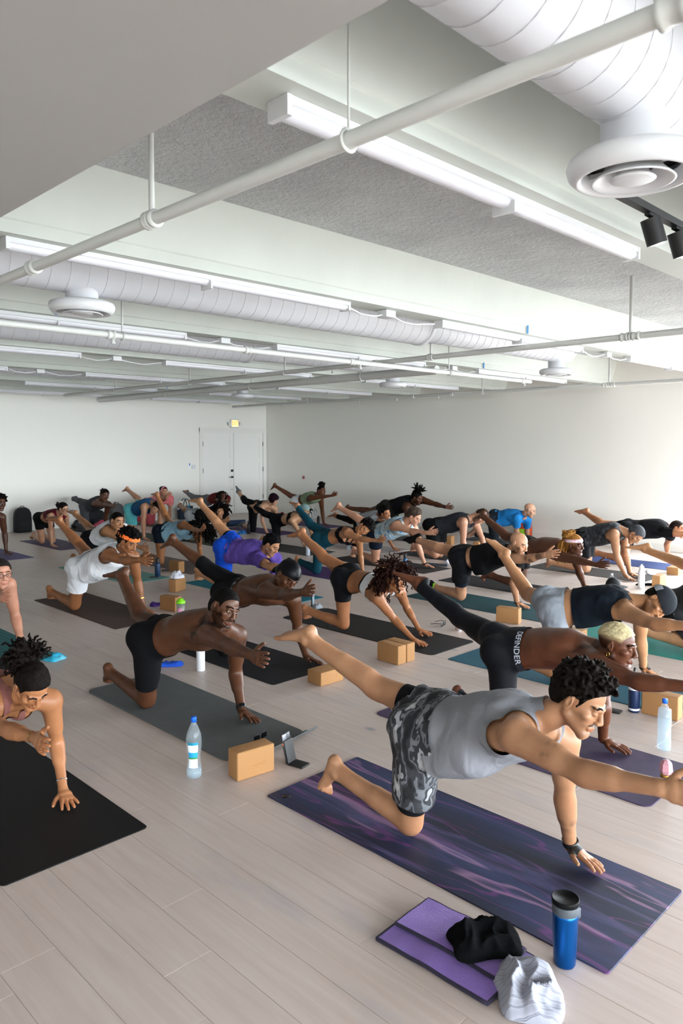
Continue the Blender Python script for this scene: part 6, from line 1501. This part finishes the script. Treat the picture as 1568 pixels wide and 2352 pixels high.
def W_earring(side):
    def f(B, put, near):
        g = 1 if side == 'R' else -1; mb = MB()
        mb.tube([tuple(B.hp(g * .082, -.012 + .004 * math.cos(a), -.040 - .016 * (1 - math.cos(a)) / 2 * 2 + .0)) if False else tuple(B.hp(g * .083, -.012 + .007 * math.sin(a), -.045 + .012 * math.cos(a))) for a in np.linspace(0, 2 * math.pi, 13)], .002, 6)
        put('earring', np.array(mb.v), np.array([q for q in mb.f if len(q) == 4]), M_GOLD)
    return f
def W_text(s, size, tpos, th0, R, m, flip=False):
    """lettering wrapped round the waist"""
    def f(B, put, near):
        me = text_mesh(s, size, .0004); n = len(me.vertices); co = np.empty(n * 3); me.vertices.foreach_get('co', co); co = co.reshape(-1, 3)
        me.calc_loop_triangles(); tr = np.array([t.vertices[:] for t in me.loop_triangles])
        j = B.J; L = np.linalg.norm(j['N'] - j['P']); c0 = j['P'] + B.a * tpos * L; D = B.V.D; lo, h = B.V.lo, B.V.h
        out = np.empty((n, 3))
        for i, (x, y, z) in enumerate(co):
            th = th0 + x / R; d = -B.vp * math.cos(th) + B.lp * math.sin(th); base = c0 + B.a * y
            rr = np.linspace(.26, .05, 160); P = base + d * rr[:, None]; g = (P - lo) / h; gi = np.clip(np.floor(g).astype(int), 0, np.array(D.shape) - 2); fr = g - gi; val = 0
            for a_ in (0, 1):
                for b_ in (0, 1):
                    for e_ in (0, 1): val = val + D[gi[:, 0] + a_, gi[:, 1] + b_, gi[:, 2] + e_] * (fr[:, 0] if a_ else 1 - fr[:, 0]) * (fr[:, 1] if b_ else 1 - fr[:, 1]) * (fr[:, 2] if e_ else 1 - fr[:, 2])
            k = np.argmax(val < .0085); out[i] = P[k] + d * (z + .0004)
        put('waistband_lettering', out, tr, m)
    return f
def W_waist(name, m, t0, t1, off=.007):
    def gf(B, v):
        lab, nm, t = B.regions(v); g = np.maximum(t0 - t['T'], t['T'] - t1) * .5; g[~sel(lab, nm, 'T', 'UR', 'UL')] = .05; return g
    return lambda B, put, near: put(name, *B.garment(off, gf), m)

add_person('P1', 'person in grey tank top and camouflage shorts on the marbled mat in front', '#a67b5c', 1.75, girth=1.05, near=3, hair='wavy', hcol='#15100c', eyes='down', stash=.9, beard=.3, tats=[('sR', 'eR', .52, .60, .07, 26, .5, 9), ('eL', 'wL', .35, .6, .06, 24, .4, 6)],
    wear=[W_bottom('under_shorts', BLACK, .1, .82, thl=.62, off=.004, wr=0), W_bottom('shorts', CAMO, .16, .70, thl=.45, off=.012, flare=.022, wr=.006), W_top('tank_top', cl('heather', '#828389', .9, folds=.4), .04, sag=.10, arm=.115, loose=.025, wr=.0035, scoop=.03, neck=.085), W_watch('L')])
add_person('P2', 'person in dusty rose sports bra on the black mat at the lower left', '#a8734e', 1.66, fem=True, near=3, hair='pony', hcol='#150f0d', eyes='down',
    wear=[W_bottom('leggings', BLACK, .28, 1.2, ts=.9, off=.004, wr=0), W_band('sports_bra', cl('dusty_rose', '#7c4f49'), .52, .78), W_ring('bracelet', M_GOLD, 'FR', .90, .94), W_ring('bracelet', M_STEEL, 'FL', .80, .815)])
add_person('P3', 'shirtless person in black shorts and a watch on the grey mat', '#553421', 1.78, girth=1.1, near=3, hair='crop', hcol='#0d0a09', beard=.92, fade='#1c1310', tats=[('sR', 'N', -.1, .7, .12, 9, .75, 4), ('sL', 'eL', 0, .35, .08, 14, .6, 6)],
    wear=[W_bottom('shorts', BLACK, .17, .76, thl=.5, off=.005, wr=.001), W_watch('L')])
def durag_knot(B): 
    K = B.hk; return [('c', B.hp(0, -.105, -.03), B.hp(0, -.12, -.06), .026 * K, .022 * K, .02 * K), ('c', B.hp(.01, -.115, -.05), B.hp(.02, -.13, -.13), .018 * K, .008 * K, .015 * K), ('c', B.hp(-.012, -.115, -.05), B.hp(-.03, -.125, -.12), .016 * K, .008 * K, .015 * K), ('c', B.hp(0, .08, .075), B.hp(0, -.10, .085), .012 * K, .012 * K, .02 * K)]
add_person('P4', 'shirtless person in a black durag and black cropped leggings', '#54331f', 1.76, girth=1.05, near=2, hair=None, eyes='down', beard=.3,
    wear=[W_bottom('leggings', BLACK, .2, 1.2, ts=.22, off=.005, wr=.001), W_waist('waistband', ramp_mat('band_print', [(0, '#101114'), (.55, '#101114'), (.6, '#8d9298'), (1, '#8d9298')], scale=40, rough=.8), .17, .235), W_head('durag', mat('durag_satin', '#050507', rough=.45, spec=.14), .010, lambda r, f, u: np.interp(f, [-.1, -.03, .0, .03, .06, .12], [-.09, -.04, .012, .02, .038, .048]) - u, extra=durag_knot)])
add_person('P5', 'shirtless person in black leggings with a lettered waistband', '#5d3521', 1.75, near=3, hair='fadetop', hcol='#cdbd93', eyes='down', brow='#1c120c', fade='#3a2417', fade2='#a8936a', tats=[('sR', 'N', -.1, .55, .11, 10, .7, 2)],
    wear=[W_bottom('leggings', BLK2, .26, 1.2, ts=.93, off=.004, wr=.001), W_waist('waistband', cl('band_dark', '#22242b'), .20, .28), W_text('DEFINDER', .046, .24, .72, .128, mat('lettering_white', '#c9ccd6', rough=.6)), W_earring('R')])
add_person('P6', 'person in black shorts and white bra with both hands on the mat', '#a06c49', 1.68, fem=True, near=2, hair='longcurly', hcol='#2c1712', hands=('flat', 'flat'), eyes='down',
    wear=[W_bottom('shorts', BLK2, .22, .42, thl=.28, off=.005, wr=.001), W_band('bra', WHITE, .56, .74), W_waist('bra_trim', BLACK, .53, .565, off=.006)])
def cap_brim(B):
    K = B.hk; return [('e', B.hp(0, -.08, -.01), B.hp(0, -.15, -.035), B.hl, .068 * K, .006 * K, .055 * K, .005 * K, .01 * K)]
add_person('P7', 'person in navy tank top, light grey shorts and a backwards cap', '#b3835e', 1.76, girth=1.08, near=2, hair='short', hcol='#15110f', beard=.7, eyes='down',
    wear=[W_bottom('shorts', cl('pale_grey', '#8f959e', folds=.5), .15, .70, thl=.3, off=.012, flare=.02, wr=.005), W_top('tank_top', cl('midnight', '#0f161f', folds=.5), .24, sag=.03, arm=.10, loose=.01, wr=.005), W_watch('L'),
          W_head('cap', cl('cap_charcoal', '#23262b'), .016, lambda r, f, u: .018 - u - .10 * f, extra=cap_brim), W_head('cap_back_panel', cl('cap_grey', '#8d9096'), .0185, lambda r, f, u: np.maximum(np.maximum(.022 - u, u - .075), f + .045)), W_head('rainbow_patch', ramp_mat('rainbow', [(0, '#d84a3a'), (.3, '#e8a13a'), (.5, '#e6e04a'), (.7, '#3d9a5a'), (1, '#4a6ad8')], kind='wave', scale=9, rough=.8), .0205, lambda r, f, u: np.maximum(np.maximum(np.abs(u - .045) - .014, np.abs(r - .03) - .016), f + .05))])
add_person('P8', 'person in black tee, black shorts and black socks with lime trim', '#bd8f70', 1.76, girth=1.05, near=2, hair=None, beard=.8, eyes='down', tats=[('eR', 'wR', 0, .9, .07, 13, .75, 3), ('hR', 'kR', .55, .75, .09, 16, .6, 8)],
    wear=[W_bottom('under_shorts', NAVY, .1, .68, thl=.4, off=.004, wr=0), W_bottom('shorts', BLK2, .13, .55, thl=.28, off=.012, flare=.025, wr=.006), W_top('tee_shirt', BLACK, .22, sleeve=.45, sag=.10, loose=.02, wr=.005), W_socks('sock', BLACK, .88), W_ring('sock_trim', mat('neon_lime', '#8fe01c', rough=.6), 'SR', .86, .90), W_ring('wristband', M_RUBBER, 'FL', .90, .95)])
add_person('P9', 'person in black printed tee crouching at the right edge on the jade mat', '#a98260', 1.76, girth=1.1, near=2, hair='short', hands=('flat', 'flat'), wear=[W_bottom('shorts', BLACK, .15, .45, off=.01, flare=.02), W_top('tee_shirt', ramp_mat('printed_black', [(0, '#0e0f13'), (.66, '#0e0f13'), (.7, '#8d9098'), (1, '#b4b7bd')], scale=14, detail=2, rough=.85), .10, sleeve=.5, sag=.02, wr=.004)])
add_person('P10', 'person in white tank top, white shorts and an orange bandana', '#94623f', 1.75, girth=1.03, near=2, hair='curly', hcol='#0d0b0b', stash=.7, beard=.25,
    wear=[W_bottom('shorts', WHITE, .15, .55, thl=.25, off=.014, flare=.02, wr=.005), W_top('tank_top', WHITE, .06, sag=.11, arm=.108, loose=.03, wr=.0025, scoop=.03), W_head('bandana', ramp_mat('bandana_orange', [(0, '#e2601a'), (.62, '#ee6f1c'), (.68, '#f4c9a0'), (.72, '#e2601a')], scale=60, rough=.8), .0275, BAND(.046, .082, .10)), W_ring('bracelet', M_GOLD, 'FL', .62, .65)])
add_person('P11', 'person in white tank top and black shorts behind the orange bandana', '#9f7250', 1.74, near=1, hair='crop', hcol='#0f0c0b', fade='#241a15',
    wear=[W_bottom('shorts', BLACK, .2, .6, thl=.4, off=.010, flare=.015), W_top('tank_top', WHITE, .14, arm=.108, sag=.03, wr=.003, scoop=.03)])
add_person('P12', 'person in light blue tank top reaching forward with head down', '#97643f', 1.66, fem=True, near=1, hair='longcurly', hcol='#100c0b', eyes='down',
    wear=[W_bottom('shorts', cl('dark_navy', '#131b28'), .2, .32, thl=.2, off=.010, flare=.02), W_top('tank_top', cl('powder_blue', '#8db4c8', folds=.4), .08, sag=.05, arm=.10, loose=.015, wr=.005)])
add_person('P13', 'person in purple tee and royal blue shorts', '#b2835f', 1.75, girth=1.1, near=2, hair='quiff', hcol='#0c0b0c', beard=.45, stash=.7, tats=[('kL', 'aL', .25, .55, .05, 22, .6, 5), ('eL', 'wL', .1, .8, .06, 14, .7, 7)],
    wear=[W_bottom('under_shorts', BLACK, .1, .82, thl=.52, off=.004, wr=0), W_bottom('shorts', cl('royal', '#0f49c0', .6, folds=.5), .15, .62, thl=.42, off=.013, flare=.025, wr=.006), W_top('tee_shirt', cl('violet_jersey', '#5f4a9c', folds=.5), .04, sleeve=.62, sag=.05, loose=.02, wr=.006, neck=.075)])
add_person('P14', 'person in black bra and full-length teal leggings', '#ad7a55', 1.68, fem=True, near=2, hair='curly', hcol='#120e0d', eyes='down',
    wear=[W_bottom('leggings', cl('deep_teal', '#0e3f4d', .7), .30, 1.2, ts=.90, off=.004, wr=.001), W_band('bra', BLACK, .60, .78)])
add_person('P15', 'person in blue and white tie-dye tank top', '#c4947a', 1.76, near=1, hair='quiff', hcol='#4a3d34', beard=.3,
    wear=[W_bottom('shorts', NAVY, .18, .42, thl=.3, off=.010, flare=.02), W_top('tank_top', ramp_mat('tie_dye', [(.30, '#1f5f98'), (.42, '#5fa0c4'), (.48, '#d8dcd0'), (.54, '#3f86b4'), (.60, '#c9c09a'), (.68, '#2a5590')], scale=5, stretch=(1, 5, 2), distort=1.0, rough=.85), .08, sag=.05, arm=.10, loose=.01, wr=.004), W_ring('bracelet', M_RUBBER, 'FL', .92, .96)])
add_person('P16', 'person in charcoal tank top on hands and knees between two cork blocks', '#bb8c73', 1.76, girth=1.05, near=1, hair='short', hcol='#3a2a20', hands=('flat', 'flat'), beard=.8, eyes='down',
    wear=[W_bottom('shorts', BLACK, .2, .55, off=.010, flare=.02), W_top('tank_top', cl('charcoal', '#25282e'), .06, sag=.03, arm=.10, wr=.003)])
add_person('P17', 'person in bright blue tee on hands and knees by the right wall', '#c2967c', 1.76, girth=1.0, near=1, hair=None, hands=('flat', 'flat'), beard=.55,
    wear=[W_bottom('trousers', cl('slate_dark', '#20272e'), .2, 1.2, ts=.95, off=.010, wr=.002), W_top('tee_shirt', cl('azure', '#1f78bd', folds=.4), .08, sleeve=.6, sag=.03, wr=.003)])
add_person('P18', 'shirtless person in black shorts and a floral headband', '#553322', 1.78, near=2, hair='braids', hcol='#9b6a33', eyes='down', beard=.3,
    wear=[W_bottom('shorts', BLACK, .18, .5, thl=.32, off=.008, flare=.01), W_head('headband', ramp_mat('floral', [(0, '#e8e0e4'), (.45, '#e6dfe4'), (.5, '#c8447a'), (.6, '#e8dfe6'), (.68, '#3f7a50'), (1, '#7a4ab0')], scale=45, rough=.8), .0125, BAND(.040, .072, .1)), W_ring('bracelet', M_GOLD, 'FL', .90, .96)])
add_person('P19', 'person in dark camouflage tank top with both hands on the floor', '#ab7f60', 1.78, girth=1.08, near=1, hair='short', hcol='#4b4d52', hands=('flat', 'flat'), eyes='down', beard=.3,
    wear=[W_bottom('shorts', BLACK, .2, .6, off=.009, flare=.015), W_top('tank_top', ramp_mat('dark_camo', [(0, '#121418'), (.45, '#1d2026'), (.55, '#33373e'), (.65, '#4a4e55')], scale=16, stretch=(1, 2, 1), const=True, rough=.85), .03, sag=.04, arm=.10, wr=.003)])
add_person('P20', 'person in plain black tee and shorts on the navy mat', '#a77352', 1.8, girth=1.08, near=1, hair='crop', hcol='#2d241f', fade='#3a2c24', eyes='down',
    wear=[W_bottom('shorts', BLACK, .15, .5, thl=.3, off=.010, flare=.02), W_top('tee_shirt', BLACK, .03, sleeve=.45, sag=.03, loose=.01, wr=.004)])
add_person('P21', 'person in grey-green beanie, black bra and black leggings', '#bf9474', 1.56, fem=True, near=1, hair=None,
    wear=[W_bottom('leggings', BLACK, .30, 1.2, ts=.93, off=.004, wr=0), W_band('bra', BLACK, .58, .74, strap=.007), W_head('beanie', cl('beanie_green', '#6f8583'), .016, lambda r, f, u: .022 - u - .12 * f * 0), W_glasses()])
add_person('P22', 'person in black camisole, cropped black trousers and grey socks', '#c59a7e', 1.66, fem=True, near=1, hair='bob', hcol='#23101c', hands=('flat', 'flat'),
    wear=[W_bottom('trousers', BLACK, .2, 1.2, ts=.30, off=.012, wr=.003), W_band('camisole', BLACK, .40, .78, strap=.006), W_socks('sock', cl('sock_grey', '#6f7478'), .84)])
add_person('P23', 'person in sage green crop top and white shorts by the right wall', '#6b402a', 1.74, near=1, hair='puff', hcol='#0e0b0a',
    wear=[W_bottom('shorts', WHITE, .2, .42, thl=.25, off=.012, flare=.02), W_top('crop_top', cl('sage', '#86997a'), .36, arm=.10, sag=.01, wr=.002)])
add_person('P24', 'person in black tank top and dark olive shorts reaching along the right wall', '#53321f', 1.85, girth=1.12, near=1, hair='dreadtop', hcol='#0d0b0a', hands=('flat', 'reach'), beard=.85, fade='#140f0d',
    wear=[W_bottom('shorts', cl('dark_olive', '#23261f'), .2, .4, off=.009, flare=.015), W_top('tank_top', BLACK, .22, arm=.10, sag=.03, wr=.003), W_ring('wristband', M_RUBBER, 'FL', .88, .96)])
add_person('P25', 'person in maroon crop top and grey leggings before the door', '#7a4a33', 1.66, fem=True, girth=1.08, near=0, hair='dreads', hcol='#1a1412',
    wear=[W_bottom('leggings', cl('mid_grey', '#66686d'), .35, 1.2, ts=.80, off=.005, wr=0), W_top('crop_top', cl('maroon', '#661520'), .45, sleeve=.3, wr=.002)])
add_person('P26', 'person in black tee, pale grey leggings and white shoes', '#b3835f', 1.66, fem=True, near=1, hair='longcurly', hcol='#120e0d', eyes='down',
    wear=[W_bottom('leggings', cl('pale_ash', '#9a9ea2'), .25, .85, off=.006, wr=.001), W_top('tee_shirt', BLACK, .22, sleeve=.4, sag=.03, wr=.002), W_socks('shoe', cl('shoe_white', '#e0e0de'), .93, off=.010)])
add_person('P27', 'person in coral tunic and pink headband by the door wall', '#bd8668', 1.66, fem=True, near=0, hair='bun', hcol='#1c1413',
    wear=[W_bottom('trousers', cl('coral_dark', '#b8505a'), .2, 1.2, ts=.9, off=.010), W_top('tunic', ramp_mat('coral_print', [(0, '#c8525c'), (.5, '#d4636a'), (.6, '#e09a98'), (1, '#c8525c')], scale=30, rough=.9), -.05, sleeve=.5, sag=.08, loose=.03, wr=.004), W_head('headband', cl('pink', '#d98a94'), .013, lambda r, f, u: np.abs(f - .035) - .016 + (u < .0) * .1)])
add_person('P28', 'person in blue tank top and cyan shorts with head turned down', '#ba8a6d', 1.76, girth=1.08, near=1, hair='wavy', hcol='#1a1413', hands=('flat', 'flat'), eyes='down',
    wear=[W_bottom('shorts', ramp_mat('cyan_ombre', [(0, '#3fa8c0'), (1, '#6fd0c8')], scale=2, rough=.8), .15, .62, thl=.4, off=.014, flare=.03, wr=.005), W_top('tank_top', cl('steel_blue', '#24527c'), .05, sag=.03, arm=.10, wr=.003)])
add_person('P29', 'person in dark grey top, grey leggings and black shoes beside the pink bag', '#5d3a28', 1.76, near=0, hair='bun', hcol='#15100e', wear=[W_bottom('leggings', cl('iron', '#494b4f'), .25, 1.2, ts=.95, off=.007, wr=.001), W_top('tank_top', cl('graphite', '#37383c'), .2, arm=.15, neck=.14, sag=.02), W_socks('shoe', M_BLACK, .95, off=.010)])
add_person('P30', 'person in glasses, maroon crop top and black shorts on hands and knees', '#bb8e72', 1.64, fem=True, near=0, hair='bun', hcol='#1a1211', hands=('flat', 'flat'),
    wear=[W_bottom('shorts', BLACK, .25, .42, off=.006), W_top('crop_top', cl('wine', '#5f1024'), .42, arm=.08, wr=.002), W_glasses()])
add_person('P31', 'shirtless person in black shorts at the left edge on the lavender mat', '#4f2f20', 1.74, near=0, hair='curly', hcol='#0d0b0a', wear=[W_bottom('shorts', BLACK, .2, .55, off=.009)])
add_person('P32', 'shirtless person in glasses at the left edge on the teal striped mat', '#c08a72', 1.76, near=1, hair='short', hcol='#2a2522', eyes='open', wear=[W_bottom('shorts', NAVY, .2, .6, off=.009), W_glasses()])
add_person('P33', 'person in pale grey tee and black leggings behind the tie-dye tank top', '#a06c4a', 1.66, fem=True, near=0, hair='curly', hcol='#100d0c', eyes='down',
    wear=[W_bottom('leggings', BLACK, .2, 1.2, ts=.85, off=.005, wr=0), W_top('tee_shirt', cl('pale_tee', '#a5aab0'), .1, sleeve=.5, sag=.03, wr=.003)])
add_person('P34', 'person with one bare leg raised, mostly outside the right edge', '#b98a63', 1.76, near=1, hair='short', wear=[W_bottom('shorts', GREY, .2, .5, off=.010, flare=.02), W_top('tank_top', BLACK, .1, arm=.10)])
